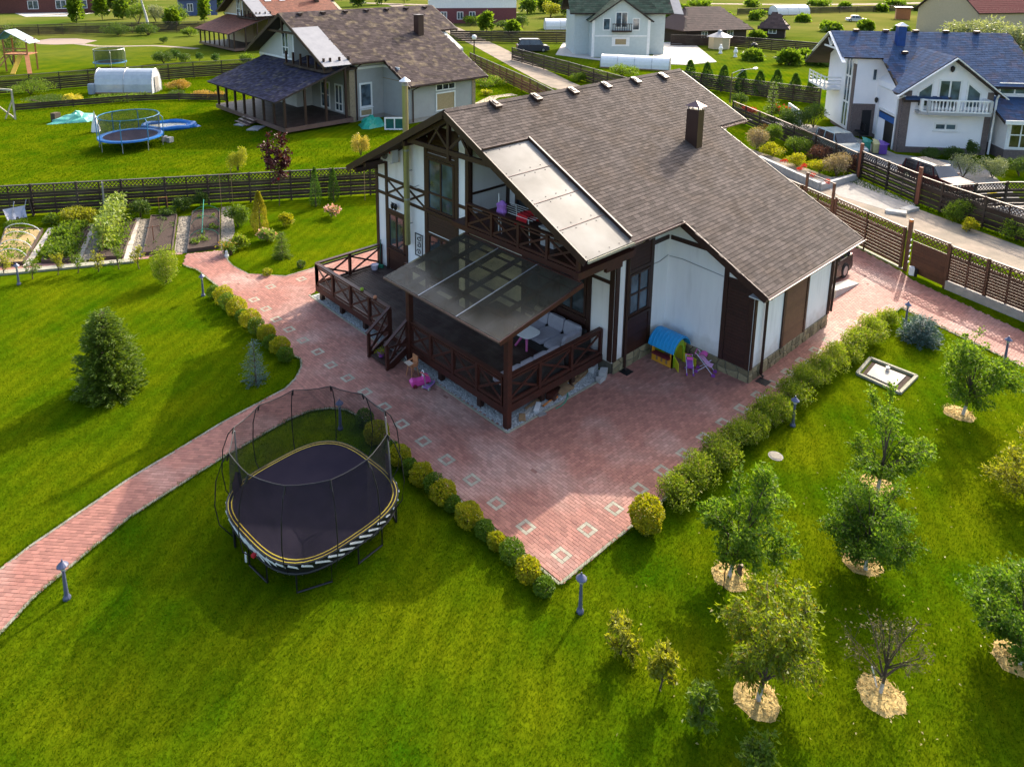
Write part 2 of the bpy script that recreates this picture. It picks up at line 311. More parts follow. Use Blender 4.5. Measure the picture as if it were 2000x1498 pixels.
# ------------------------------------------------------------------ brick paving
PAVE = [(11, 9.3), (31.9, 9.1), (31, 6.6), (30.35, 4.66), (29, 1), (32, 1), (33.26, 5.13), (35.13, 9.6), (36.1, 10.8), (38.1, 14.6), (39.6, 17.6), (33, 20), (30, 20), (30, 14), (18.7, 14), (13.9, 14.05), (14.0, 26.3), (15, 27), (19.5, 27.2), (19.5, 28.6), (15.5, 28.7), (14.1, 28.75), (12.9, 30.1), (12.75, 31.5), (12.85, 32.3), (13.3, 33.5), (11.7, 34.3), (11.1, 33.1), (11.4, 32.1), (11.4, 29.5), (11.2, 25), (11.05, 22.6), (11.25, 22.0), (10.97, 21.45), (10.5, 20.95), (9.93, 20.62), (7.63, 20.25), (4.52, 19.49), (1.98, 18.61), (1.28, 18.31), (-1, 17.2), (-1.2, 15.0), (0.98, 16.43), (1.78, 17.02), (4.1, 18.09), (6.82, 18.73), (9.13, 19.09), (9.9, 19.05), (10.5, 18.75), (10.85, 18.3), (10.99, 17.7)]
patio = MB(); patio.prism(PAVE, -0.02, 0.0255); patio = make('patio_paving', patio, m_sand, kind='structure')
SQ = [(11.6, 10.4-0.57+1.1*0)] and [(11.60+0.022*max(0, y-9.8), y) for y in [9.85+1.105*i for i in range(17)]]+[(11.6+1.095*i, 9.87) for i in range(1, 18)]+[(13.13, 28.15), (14.5, 28.0)]
SQ = [(round(x*10)/10, round(y*10)/10) for x, y in SQ]
def bricks():
    out = []
    def row(ax, off, rows, a0, a1):
        # ax 0: long side along X (row = y); ax 1: long side along Y (row = x)
        for i, r in enumerate(rows):
            rc = r+0.05; segs = []
            a = a0-(0.1 if i % 2 else 0.0)
            sqs = [(s[ax]-0.2, s[ax]+0.2) for s in SQ if abs(s[1-ax]-rc) < 0.2]
            while a < a1:
                parts = [(a, a+0.2)]
                for c, d in sqs:
                    nxt = []
                    for p, q in parts:
                        if q <= c+1e-6 or p >= d-1e-6: nxt.append((p, q)); continue
                        if c-p > 0.03: nxt.append((p, c))
                        if q-d > 0.03: nxt.append((d, q))
                    parts = nxt
                for p, q in parts: out.append(((p+q)/2, rc, q-p, 0.1, 0, 0) if ax == 0 else (rc, (p+q)/2, 0.1, q-p, 0, 0))
                a += 0.2
    row(1, 0, [10.4+0.1*i for i in range(35)], 9.2, 34.6)
    th = math.radians(-46); ct_, st_ = math.cos(th), math.sin(th)
    for j in range(-90, 90):
        for i in range(-50, 50):
            u = 0.2*i+(0.1 if j % 2 else 0.0); v = 0.1*j; x = 5.0+u*ct_-v*st_; y = 18.3+u*st_+v*ct_
            if x < 10.38 and y > 14: out.append((x, y, 0.2, 0.1, 0, th))
    row(0, 0, [1.0+0.1*i for i in range(276)], 13.9, 40.0)
    for x, y in SQ:
        for dx, dy, w, h, g in ((-0.15, -0.1, 0.1, 0.2, 1), (-0.15, 0.1, 0.1, 0.2, 1), (0.15, -0.1, 0.1, 0.2, 1), (0.15, 0.1, 0.1, 0.2, 1), (0, 0.15, 0.2, 0.1, 1), (0, -0.15, 0.2, 0.1, 1), (-0.05, 0, 0.1, 0.2, 0), (0.05, 0, 0.1, 0.2, 0)):
            out.append((x+dx, y+dy, w, h, g, 0))
    A = np.array(out)
    ok = inpoly(A[:, :2], PAVE)
    ok &= ~((A[:, 0] > 21.9) & (A[:, 0] < 28.1) & (A[:, 1] > 10.5))
    dx = A[:, 0]; dy = A[:, 1]
    px, py = PROJ(np.c_[dx, dy, np.zeros(len(A))]); ok &= (px > -60) & (px < 2060) & (py < 1560)
    return A[ok]
BK = bricks()
def brick_verts(B, gap=0.008, ch=0.001):
    n = len(B); z1 = 0.030+RNG.normal(0, 0.0016, n)
    V = np.zeros((n, 8, 3)); hx = B[:, 2]/2-gap/2; hy = B[:, 3]/2-gap/2
    sg = [(-1, -1), (1, -1), (1, 1), (-1, 1)]
    for k, (sx, sy) in enumerate(sg):
        c_ = np.cos(B[:, 5]); s_ = np.sin(B[:, 5]); ax = sx*hx; ay = sy*hy; V[:, k, 0] = B[:, 0]+ax*c_-ay*s_; V[:, k, 1] = B[:, 1]+ax*s_+ay*c_; V[:, k, 2] = 0.012
        ax = sx*(hx-ch); ay = sy*(hy-ch); V[:, 4+k, 0] = B[:, 0]+ax*c_-ay*s_; V[:, 4+k, 1] = B[:, 1]+ax*s_+ay*c_; V[:, 4+k, 2] = z1
    F = np.array([(4, 5, 6, 7), (0, 1, 5, 4), (1, 2, 6, 5), (2, 3, 7, 6), (3, 0, 4, 7)])
    return V.reshape(-1, 3), (F[None]+8*np.arange(n)[:, None, None]).reshape(-1, 4)
dist = np.hypot(BK[:, 0], BK[:, 1]); order = np.argsort(dist)
near = [i for i in order if BK[i, 4] == 0 and abs(BK[i, 2]*BK[i, 3]-0.02) < 1e-4][:285]
nset = set(near)
rest = np.array([i for i in range(len(BK)) if i not in nset and BK[i, 4] == 0])
V, F = brick_verts(BK[rest]); npmesh('brickwork', V, F, m_brick_i, patio, kind='stuff')
def one_brick(name, mat):
    V, F = brick_verts(np.array([[0, 0, 0.2, 0.1, 0, 0]])); mb = MB(); mb.add(V, [tuple(q) for q in F])
    return mb
proto = {}
for key, mat in (('brick', m_brick_o), ('grey_brick', m_gbrick)):
    me = bpy.data.meshes.new(key); q = one_brick(key, mat); me.from_pydata(q.v, [], q.f); me.materials.append(mat); proto[key] = me
def put_brick(key, b):
    o = bpy.data.objects.new(key, proto[key]); o.location = (b[0], b[1], random.gauss(0, 0.0015)); o.rotation_euler = (0, 0, (0 if b[2] > b[3] else math.pi/2)+b[5]+random.gauss(0, 0.006)); link(o, patio)
for i in near: put_brick('brick', BK[i])
for b in BK[BK[:, 4] == 1]: put_brick('grey_brick', b)
# kerbs along the lawn
def kerb(pts, name='kerb', w=0.07, h=0.05, mat=None):
    mb = MB()
    for i in range(len(pts)-1):
        a = Vector((*pts[i], 0)); b = Vector((*pts[i+1], 0)); L = (b-a).length; k = max(1, int(L/0.95))
        for j in range(k):
            p = a.lerp(b, j/k); q = a.lerp(b, (j+1)/k-0.012/L); zz = h/2+random.uniform(-0.006, 0.006)
            mb.beam((p.x, p.y, zz-0.02), (q.x, q.y, zz-0.02+random.uniform(-0.004, 0.004)), w, h)
    return make(name, mb, mat or m_kerb, kind='structure')
kerb([(10.96, 9.26), (31.9, 9.06), (31, 6.56), (30.31, 4.66), (29, 1)])
kerb([(10.94, 9.26), (10.94, 17.7), (10.8, 18.3), (10.45, 18.72), (9.87, 19.02), (9.13, 19.05), (6.82, 18.69), (4.1, 18.05), (1.78, 16.98), (0.98, 16.39), (-1.2, 15)])
kerb([(13.35, 33.5), (12.9, 32.3), (12.79, 31.5), (12.94, 30.12), (14.12, 28.79), (15.5, 28.74), (19.5, 28.64)])
kerb([(11.06, 33.1), (11.36, 32.1), (11.36, 29.5), (11.16, 25), (11.01, 22.6), (11.21, 22.0), (10.93, 21.47), (10.46, 20.98), (9.9, 20.66), (7.6, 20.29), (4.5, 19.53), (1.95, 18.65), (-1, 17.2)])
kerb([(13.86, 14.0), (13.96, 26.35)], h=0.07)
kerb([(13.86, 14.0), (18.6, 13.93)], h=0.07)
# ------------------------------------------------------------------ building helpers
def onX(x, y, X): d = ray(x, y); t = X/d[0]; return np.array([X, t*d[1], CAM_H+t*d[2]])
def onY(x, y, Y): d = ray(x, y); t = Y/d[1]; return np.array([t*d[0], Y, CAM_H+t*d[2]])
class Wall:                                                   # a wall face: origin, horizontal dir, outward normal
    def __init__(s, par, O, U, N): s.par = par; s.O = Vector(O); s.U = Vector(U).normalized(); s.N = Vector(N).normalized()
    def P(s, u, z, n=0.0): return s.O+s.U*u+Vector((0, 0, z))+s.N*n
    def slab(s, u0, u1, z0, z1, n0, n1, mb=None):
        mb = mb or MB(); P = s.P
        mb.ext([P(u0, z0, n0), P(u1, z0, n0), P(u1, z1, n0), P(u0, z1, n0)], s.N*(n1-n0)); return mb
    def timber(s, u0, z0, u1, z1, w=0.14, d=0.05, mat=None, name='beam', par=None):
        a = s.P(u0, z0, d/2); b = s.P(u1, z1, d/2); mb = MB(); mb.beam(a, b, w, d, up=s.N); return make(name, mb, mat or m_timber, par or s.par)
    def win(s, u0, u1, z0, z1, nx=2, rows=(), fw=0.07, fm=None, gm=None, name='window', sill=True, depth=0.06):
        mb = MB(); fm = fm or m_timber; gm = gm or m_glass
        s.slab(u0, u0+fw, z0, z1, 0.003, depth, mb); s.slab(u1-fw, u1, z0, z1, 0.003, depth, mb)
        s.slab(u0+fw, u1-fw, z0, z0+fw, 0.003, depth, mb); s.slab(u0+fw, u1-fw, z1-fw, z1, 0.003, depth, mb)
        us = [u0+fw+(u1-u0-2*fw)*i/nx for i in range(nx+1)]; zs = [z0+fw]+[z0+(z1-z0)*r for r in rows]+[z1-fw]; h = fw*0.42
        for u in us[1:-1]: s.slab(u-h, u+h, z0+fw, z1-fw, 0.004, depth-0.008, mb)
        for z in zs[1:-1]:
            for i in range(nx): s.slab(us[i]+(h if i else 0), us[i+1]-(h if i < nx-1 else 0), z-h, z+h, 0.005, depth-0.012, mb)
        o = make(name, mb, fm, s.par)
        for i in range(nx):
            for j in range(len(zs)-1):
                g = MB(); s.slab(us[i], us[i+1], zs[j], zs[j+1], 0.006, 0.020, g); make('pane', g, gm, o)
        if sill: g = MB(); s.slab(u0-0.05, u1+0.05, z0-0.06, z0-0.003, 0.003, depth+0.07, g); make('sill', g, fm, o)
        return o
    def slats(s, u0, u1, z0, z1, step=0.11, mat=None, name='slat_panel', d=0.035):
        b = MB(); s.slab(u0, u1, z0, z1, 0.002, 0.012, b); o = make(name, b, m_timber, s.par); n = max(1, int(round((z1-z0)/step))); st = (z1-z0)/n
        for i in range(n):
            q = MB(); zz = z0+st*i; P = s.P
            q.add([P(u0, zz+0.008, 0.012), P(u1, zz+0.008, 0.012), P(u1, zz+0.008, d), P(u0, zz+0.008, d), P(u0, zz+st-0.006, 0.012), P(u1, zz+st-0.006, 0.012), P(u1, zz+st-0.012, d-0.014), P(u0, zz+st-0.012, d-0.014)], [(0, 1, 2, 3), (3, 2, 6, 7), (7, 6, 5, 4), (0, 3, 7, 4), (1, 5, 6, 2)])
            make('slat', q, mat or m_slat, o)
        return o
    def stones(s, u0, u1, z0, z1, size=0.3, mat=None, d=0.045):
        b = MB(); s.slab(u0, u1, z0, z1, 0.003, 0.014, b); o = make('plinth', b, m_mortar, s.par)
        nu = max(1, int((u1-u0)/size)); nz = max(1, int(round((z1-z0)/(size*0.75))))
        g = {}
        for i in range(nu+1):
            for j in range(nz+1):
                du = 0 if i in (0, nu) else random.uniform(-0.3, 0.3)*(u1-u0)/nu; dz = 0 if j in (0, nz) else random.uniform(-0.33, 0.33)*(z1-z0)/nz
                g[i, j] = (u0+(u1-u0)*i/nu+du, z0+(z1-z0)*j/nz+dz)
        for i in range(nu):
            for j in range(nz):
                q = [g[i, j], g[i+1, j], g[i+1, j+1], g[i, j+1]]; cu = sum(p[0] for p in q)/4; cz = sum(p[1] for p in q)/4; dd = d*random.uniform(0.75, 1.3)
                A = [s.P(cu+(p[0]-cu)*0.93, cz+(p[1]-cz)*0.92, 0.014) for p in q]; B = [s.P(cu+(p[0]-cu)*0.82, cz+(p[1]-cz)*0.8, dd) for p in q]
                m = MB(); m.add(A+B, [(4, 5, 6, 7), (0, 1, 5, 4), (1, 2, 6, 5), (2, 3, 7, 6), (3, 0, 4, 7)]); make('stone', m, mat or m_stone, o)
        return o
def shingles(par, O, U, D, poly, mat, tw=0.30, ex=0.145, thick=0.2, deckmat=None, name='roof', und=True):
    O = Vector(O); U = Vector(U).normalized(); D = Vector(D).normalized(); N = U.cross(D).normalized(); N = N if N.z > 0 else -N
    W = lambda u, d, n=0.0: O+U*u+D*d+N*n
    b = MB(); b.ext([W(u, d, -0.012) for u, d in poly], -N*thick); o = make(name, b, deckmat or m_roofdeck, par)
    us = [p[0] for p in poly]; ds = [p[1] for p in poly]; V = []; F = []
    rows = int((max(ds)-min(ds))/ex)+1; cand = []
    for j in range(rows):
        d0 = min(ds)+j*ex; u = min(us)-random.uniform(0, tw)
        while u < max(us):
            w = tw*random.uniform(0.85, 1.15); cand.append((u, d0, w)); u += w
    C = np.array(cand); C[:, 0] = np.maximum(C[:, 0], min(us)+0.001)
    keep = inpoly(np.c_[C[:, 0]+C[:, 2]/2, C[:, 1]+ex*0.5], poly)
    C = C[keep]; k = len(C)
    umax = max(us); w = np.minimum(C[:, 2]-0.014, umax-C[:, 0])
    h = RNG.uniform(0.004, 0.010, k); on = np.array(O)[None]; Un = np.array(U); Dn = np.array(D); Nn = np.array(N)
    def pt(u, d, n): return on+np.outer(u, Un)+np.outer(d, Dn)+np.outer(n, Nn)
    z0 = np.zeros(k); d1 = C[:, 1]; d2 = np.minimum(C[:, 1]+ex+0.012, max(ds)+0.03)
    VV = np.stack([pt(C[:, 0], d1, z0-0.004), pt(C[:, 0]+w, d1, z0-0.004), pt(C[:, 0]+w, d2, h), pt(C[:, 0], d2, h), pt(C[:, 0], d2, z0-0.01), pt(C[:, 0]+w, d2, z0-0.01)], 1).reshape(-1, 3)
    FF = (np.array([(0, 1, 2, 3), (3, 2, 5, 4)])[None]+6*np.arange(k)[:, None, None]).reshape(-1, 4)
    if U.cross(D).z < 0: FF = FF[:, ::-1]
    npmesh('shingles', VV, FF, mat, o, kind='stuff'); return o
def strip(name, a, b, w, h, mat, par, up=(0, 0, 1)): mb = MB(); mb.beam(a, b, w, h, up); return make(name, mb, mat, par)
def pipe(name, pts, r, mat, par, n=7, **k): mb = MB(); mb.tube(pts, r, n); return make(name, mb, mat, par, smooth=False, **k)
def railing(par, a, b, nb, h=0.92, cross=True, mat=None, z0=0.08, post=0.11):     # timber rail with X braces between two floor points
    mat = mat or m_timber_red; a = Vector(a); b = Vector(b); d = (b-a)/nb; up = Vector((0, 0, 1))
    for i in range(nb+1): p = a+d*i; strip('post', p, p+up*(h-0.02), post, post, mat, par, up=d)
    strip('top_rail', a+up*(h+0.02), b+up*(h+0.02), 0.16, 0.06, mat, par); strip('bottom_rail', a+up*z0, b+up*z0, 0.07, 0.09, mat, par)
    strip('middle_rail', a+up*(h-0.13), b+up*(h-0.13), 0.05, 0.06, mat, par)
    if cross:
        for i in range(nb):
            p = a+d*(i+0.06); q = a+d*(i+0.94); s = d.normalized().cross(up)*0.018
            strip('brace', p+up*(z0+0.05)+s, q+up*(h-0.17)+s, 0.035, 0.075, mat, par); strip('brace', p+up*(h-0.17)-s, q+up*(z0+0.05)-s, 0.035, 0.075, mat, par)

# ------------------------------------------------------------------ main house
RY, RZ, PT = 19.82, 8.87, 0.525
def zr(Y): return RZ-PT*abs(Y-RY)
ca = math.cos(math.atan(PT)); sa = math.sin(math.atan(PT))
house = thing('timber_framed_house', 'white half-timbered house with big brown shingled roof in the middle of the garden', 'house', (22, 18, 0))
RO = (16.2, RY, RZ); DD = lambda Y: (RY-Y)/ca
rp = [(0, 0), (15.0, 0), (15.0, DD(16.2)), (12.75, DD(16.2)), (12.75, DD(9.88)), (5.18, DD(9.88)), (5.18, DD(13.1)), (2.3, DD(13.1)), (2.3, DD(17.78)), (0, DD(17.78))]
roof = shingles(house, RO, (1, 0, 0), (0, -ca, -sa), rp, m_shingle, tw=0.30, ex=0.15)
lp = [(0, 0), (15.0, 0), (15.0, DD(13.14)), (0, DD(13.14))]
shingles(house, RO, (1, 0, 0), (0, ca, -sa), lp, m_shingle, tw=0.4, ex=0.2, name='rear_roof')
q = MB()
for i in range(46):
    x = 16.2+15.0*i/46; q.add([(x, RY-0.15, RZ-0.055), (x+0.34, RY-0.15, RZ-0.055), (x+0.34, RY, RZ+0.045), (x, RY, RZ+0.03), (x, RY+0.15, RZ-0.055), (x+0.34, RY+0.15, RZ-0.055)], [(0, 1, 2, 3), (3, 2, 5, 4)])
make('ridge_cap', q, m_shingle, roof, kind='stuff')
# walls
def yz(par, x0, x1, poly, mat, name='wall'):
    mb = MB(); mb.ext([(x0, y, z) for y, z in poly], (x1-x0, 0, 0)); return make(name, mb, mat, par)
E_ = 0.27
yz(house, 17.4, 30.3, [(19.8, 0.45), (26.1, 0.45), (26.1, zr(26.1)-E_), (19.82, zr(19.82)-E_), (19.8, zr(19.8)-E_)], m_plaster)
yz(house, 18.8, 28.5, [(13.9, 0.45), (16.6, 0.45), (16.6, 4.36), (13.9, 4.36)], m_plaster); yz(house, 18.8, 30.3, [(16.6, 0.45), (19.8, 0.45), (19.8, 4.36), (16.6, 4.36)], m_plaster)
yz(house, 19.5, 28.5, [(13.9, 4.36), (16.6, 4.36), (16.6, zr(16.6)-E_), (13.9, zr(13.9)-E_)], m_plaster); yz(house, 19.5, 30.3, [(16.6, 4.36), (19.8, 4.36), (19.8, zr(19.8)-E_), (16.6, zr(16.6)-E_)], m_plaster)
yz(house, 21.9, 28.1, [(10.5, 0.45), (13.9, 0.45), (13.9, zr(13.9)-E_), (10.5, zr(10.5)-E_)], m_plaster)
mbp = MB(); mbp.b2((17.45, 19.85, 0), (30.25, 26.05, 0.45)).b2((18.85, 13.95, 0), (28.45, 19.85, 0.45)).b2((21.95, 10.55, 0), (28.05, 13.95, 0.45)); make('foundation', mbp, m_mortar, house)
gw = Wall(house, (17.4, 0, 0), (0, 1, 0), (-1, 0, 0))         # gable face, u = Y
T = gw.timber
for y in (26.0, 25.26, 23.87): T(y, 0.5, y, zr(y)-0.3, 0.17)
for y in (22.44, 20.52): T(y, 0.5, y, zr(y)-0.35, 0.20)
T(19.9, 0.5, 19.9, zr(19.9)-0.4, 0.2)
for z in (4.85, 4.10):
    for a, b in ((25.92, 25.345), (25.175, 23.955), (23.785, 22.54), (20.42, 20.0)): T(a, z, b, z, 0.13, 0.045)
for a, b in ((25.15, 23.98), (23.76, 22.56)): T(a, 4.19, b, 4.76, 0.09, 0.035); T(a, 4.76, b, 4.19, 0.09, 0.032)
T(25.175, 3.42, 23.955, 3.42, 0.14, 0.045); T(22.34, 6.5, 20.62, 6.5, 0.16, 0.045); T(22.34, 4.1, 20.62, 4.1, 0.16, 0.045)
gw.slats(20.64, 22.32, 6.6, 7.75, 0.13); gw.slats(20.64, 22.32, 3.25, 4.0, 0.11)
gw.win(20.64, 22.32, 4.22, 6.40, 2, (0.33,), 0.10, gm=m_glass2); gw.win(20.64, 22.32, 0.9, 3.2, 2, (), 0.10, sill=False)
gw.win(23.97, 25.15, 1.72, 3.34, 2, (), 0.09); gw.slats(23.97, 25.15, 0.68, 1.6, 0.23, name='door_panel')
for a, b, c, d in ((22.44, 6.9, 22.44, 7.0, ),): pass
sw = Wall(house, (0, 19.8, 0), (1, 0, 0), (0, -1, 0))
sw.timber(17.46, 4.4, 17.46, 8.3, 0.12); sw.timber(19.42, 4.4, 19.42, 8.3, 0.16); sw.timber(17.52, 5.45, 19.34, 5.45, 0.08, 0.06)
bw = Wall(house, (19.5, 0, 0), (0, 1, 0), (-1, 0, 0))
bw.win(17.6, 19.4, 4.6, 6.9, 2, (), 0.1, sill=False); bw.slats(14.1, 17.5, 4.45, 5.75, 0.14)
for y, t in ((14.0, 5.4), (17.52, 7.2)): bw.timber(y, 4.4, y, t, 0.16)
rw = Wall(house, (18.8, 0, 0), (0, 1, 0), (-1, 0, 0))
for y in (14.0, 14.98, 16.55, 18.2): rw.timber(y, 0.5, y, 4.3, 0.18)
rw.win(15.1, 16.45, 1.75, 3.5, 2, (), 0.1); rw.slats(15.1, 16.45, 0.7, 1.62, 0.2); rw.win(16.66, 18.1, 0.8, 3.3, 2, (), 0.1, sill=False)
rw.timber(14.1, 3.42, 14.88, 3.42, 0.12, 0.045)
ww = Wall(house, (0, 13.9, 0), (1, 0, 0), (0, -1, 0))         # long side face, u = X
for x in (18.9, 19.44, 20.86): ww.timber(x, 0.5, x, zr(13.9)-0.3, 0.18 if x > 18.95 else 0.2)
ww.timber(19.0, 4.35, 19.35, 4.35, 0.13, 0.045); ww.timber(20.95, 4.35, 21.85, 4.35, 0.15, 0.045); ww.timber(19.53, 3.62, 20.77, 3.62, 0.13, 0.045); ww.timber(19.53, 1.85, 20.77, 1.85, 0.13, 0.045)
ww.slats(19.54, 20.76, 3.7, 5.35, 0.14); ww.win(19.56, 20.74, 1.95, 3.53, 2, (0.5,), 0.08, gm=m_glass2); ww.slats(19.54, 20.76, 0.5, 1.77, 0.32)
ww.stones(18.85, 21.85, 0.0, 0.5, 0.34)
fw_ = Wall(house, (21.9, 0, 0), (0, 1, 0), (-1, 0, 0))        # garage face towards the patio
fw_.timber(13.8, 4.35, 11.95, 4.35, 0.16, 0.045); fw_.timber(11.55, 0.5, 11.55, zr(11.55)-0.32, 0.16); fw_.timber(10.58, 0.5, 10.58, zr(10.58)-0.32, 0.14)
fw_.timber(13.7, zr(13.7)-0.38, 10.65, zr(10.65)-0.38, 0.16, 0.04)
fw_.slats(10.66, 11.46, 0.5, zr(10.6)-0.42, 0.12); fw_.stones(10.5, 13.85, 0.0, 0.5, 0.36)
pipe('cable', [fw_.P(13.82, 3.62, 0.03), fw_.P(13.3, 3.66, 0.03), fw_.P(12.4, 3.6, 0.03), fw_.P(11.66, 3.55, 0.03)], 0.014, m_steel, house, 5)
pipe('cable', [ww.P(20.98, 3.55, 0.03), ww.P(21.3, 3.53, 0.03), ww.P(21.86, 3.64, 0.03)], 0.014, m_steel, house, 5)
gs = Wall(house, (0, 10.5, 0), (1, 0, 0), (0, -1, 0))         # garage long face, u = X
xa = [onY(x, y, 10.5)[0] for x, y in ((1534.4, 569.7), (1580, 540), (1629, 510))]
gs.timber(21.98, 0.5, 21.98, 3.55, 0.14); gs.timber(xa[0], 0.5, xa[0], 3.55, 0.15); gs.timber(xa[1]-0.05, 0.5, xa[1]-0.05, 3.55, 0.15); gs.timber(28.05, 0.5, 28.05, 3.55, 0.18)
gs.slats(xa[0]+0.08, xa[1]-0.13, 0.5, 2.75, 0.11, mat=m_shutter, name='shutter'); gs.win(xa[0]+0.08, xa[1]-0.13, 2.82, 3.3, 3, (), 0.06, sill=False)
gs.stones(21.9, 28.1, 0.0, 0.5, 0.3)
# bargeboards, truss, eaves boards
def verge(x, y0, y1, dz=-0.14, w=0.05, h=0.26, nm='bargeboard'): strip(nm, (x, y0, zr(y0)+dz), (x, y1, zr(y1)+dz), w, h, m_timber, house, up=(0, 0.001, 1))
verge(16.17, 19.82, 26.5); verge(16.17, 19.82, 13.1); verge(21.35, 13.1, 9.86); verge(28.98, 16.2, 9.86); verge(31.23, 19.82, 16.2); verge(31.23, 19.82, 26.5)
verge(18.47, 17.78, 13.12, 0.06, 0.07, 0.14, 'flashing'); strip('flashing', (16.2, 17.75, zr(17.75)+0.05), (18.5, 17.75, zr(17.75)+0.05), 0.08, 0.06, m_timber, house)
XT = 16.42
strip('collar_beam', (XT, 22.25, 7.27), (XT, 17.4, 7.27), 0.12, 0.18, m_timber, house); strip('king_post', (XT, RY, 6.95), (XT, RY, 8.75), 0.13, 0.13, m_timber, house)
for s_ in (-1, 1):
    strip('strut', (XT, RY+s_*0.06, 7.42), (XT, RY+s_*0.95, 8.18), 0.08, 0.10, m_timber, house); strip('rafter', (XT, RY+s_*0.1, zr(RY+0.1)-0.36), (XT, RY+s_*2.5, zr(RY+2.5)-0.36), 0.1, 0.16, m_timber, house)
    strip('strut', (XT, RY+s_*1.15, 7.36), (XT, RY+s_*0.5, 8.2), 0.07, 0.08, m_timber, house)
for y in (26.0, 25.25, 22.44, 17.7, 16.1, 14.4): strip('purlin', (16.28, y, zr(y)-0.38), (17.5 if y > 19 else 19.5, y, zr(y)-0.38), 0.16, 0.2, m_timber, house)
def gutter(par, a, b, mat=m_gutter, r=0.07):
    mb = MB(); A = Vector(a); B = Vector(b); d = (B-A).normalized(); s = d.cross(Vector((0, 0, 1)))
    pr = [(-1, 0.25), (-0.9, -0.4), (-0.4, -0.9), (0.4, -0.9), (0.9, -0.4), (1, 0.25), (0.8, 0.25), (0.7, -0.35), (0.3, -0.72), (-0.3, -0.72), (-0.7, -0.35), (-0.8, 0.25)]
    mb.ext([A+s*(p[0]*r)+Vector((0, 0, p[1]*r)) for p in pr], B-A); return make('gutter', mb, mat, par)
gutter(house, (18.5, 13.0, zr(13.1)-0.06), (21.36, 13.0, zr(13.1)-0.06)); gutter(house, (21.36, 9.77, zr(9.88)-0.06), (28.98, 9.77, zr(9.88)-0.06)); gutter(house, (28.98, 16.1, zr(16.2)-0.06), (31.2, 16.1, zr(16.2)-0.06))
for a, b, Y in ((18.5, 21.4, 13.1), (21.38, 28.95, 9.88)): strip('fascia', (a, Y+0.03, zr(Y)-0.16), (b, Y+0.03, zr(Y)-0.16), 0.04, 0.2, m_gutter, house)
for a, b, Y, W in ((18.55, 21.3, 13.1, 0.8), (21.45, 28.9, 9.88, 0.62)):
    mb = MB(); mb.b2((a, Y+0.06, zr(Y)-0.30), (b, Y+W, zr(Y)-0.26)); make('soffit', mb, m_offwhite, house)
pipe('downpipe', [(19.3, 12.98, 5.2), (19.35, 13.3, 4.95), (19.4, 13.80, 4.8), (19.42, 13.80, 0.12), (19.42, 13.7, 0.05)], 0.05, m_timber, house)
pipe('downpipe', [(21.55, 9.8, 3.5), (21.9, 10.15, 3.25), (22.28, 10.40, 3.05), (22.62, 10.40, 2.9), (22.62, 10.40, 0.12), (22.62, 10.3, 0.05)], 0.05, m_timber, house)
pipe('downpipe', [(28.8, 9.8, 3.5), (28.2, 10.4, 3.2), (28.18, 10.41, 0.6)], 0.05, m_timber, house)
# vents and chimney
def onroof(x, y, O=RO, n=(0, -PT, 1)):
    r = ray(x, y); n = np.array(n, float); o = np.array([0, 0, CAM_H]); t = (n@np.array(O)-n@o)/(n@r); return o+t*r
for x, y in ((966, 207), (1045.5, 193.5), (1117.5, 181), (1182, 170), (1240, 160.5), (1293.6, 151.5)):
    p = onroof(x, y); mb = MB(); c = Vector(p); Dn = Vector((0, -ca, -sa)); Nn = Vector((0, -sa, ca))
    mb.ext([c-Dn*0.24+Vector((-0.13, 0, 0))+Nn*0.12, c-Dn*0.24+Vector((0.13, 0, 0))+Nn*0.12, c+Dn*0.24+Vector((0.17, 0, 0))+Nn*0.17, c+Dn*0.24+Vector((-0.17, 0, 0))+Nn*0.17], -Nn*0.12)
    o = make('roof_vent', mb, m_timber, house)
    g_ = MB(); g_.ext([c+Dn*0.1+Vector((-0.07, 0, 0))+Nn*0.155, c+Dn*0.1+Vector((0.07, 0, 0))+Nn*0.155, c-Dn*0.15+Vector((0.07, 0, 0))+Nn*0.135, c-Dn*0.15+Vector((-0.07, 0, 0))+Nn*0.135], Nn*0.03); make('vent_cover', g_, m_gutter, o)
cp = onroof(1360, 291); cx0, cy0 = cp[0], cp[1]; ct = HGT(1360, 216, cp)
m_chim = M('brown_chimney_sheet', (0.050, 0.022, 0.016), (0.04, 0.018, 0.013), rough=0.4, spec=0.5)
mb = MB(); mb.b2((cx0, cy0, cp[2]-0.4), (cx0+0.42, cy0+0.55, ct)); chim = make('chimney', mb, m_chim, house)
for s_ in range(4):
    mb = MB(); px_ = cx0+(0.03 if s_ % 2 else 0.35); py_ = cy0+(0.03 if s_ < 2 else 0.48); mb.b2((px_, py_, ct), (px_+0.04, py_+0.04, ct+0.13)); make('cap_leg', mb, m_steel, chim)
mb = MB(); c0 = (cx0+0.21, cy0+0.275, ct+0.34); k = [(cx0-0.08, cy0-0.08, ct+0.12), (cx0+0.5, cy0-0.08, ct+0.12), (cx0+0.5, cy0+0.63, ct+0.12), (cx0-0.08, cy0+0.63, ct+0.12)]
mb.add(k+[c0], [(0, 1, 4), (1, 2, 4), (2, 3, 4), (3, 0, 4), (3, 2, 1, 0)]); make('chimney_cap', mb, M('cap_sheet', (0.16, 0.10, 0.10), rough=0.3, metal=0.5), chim)
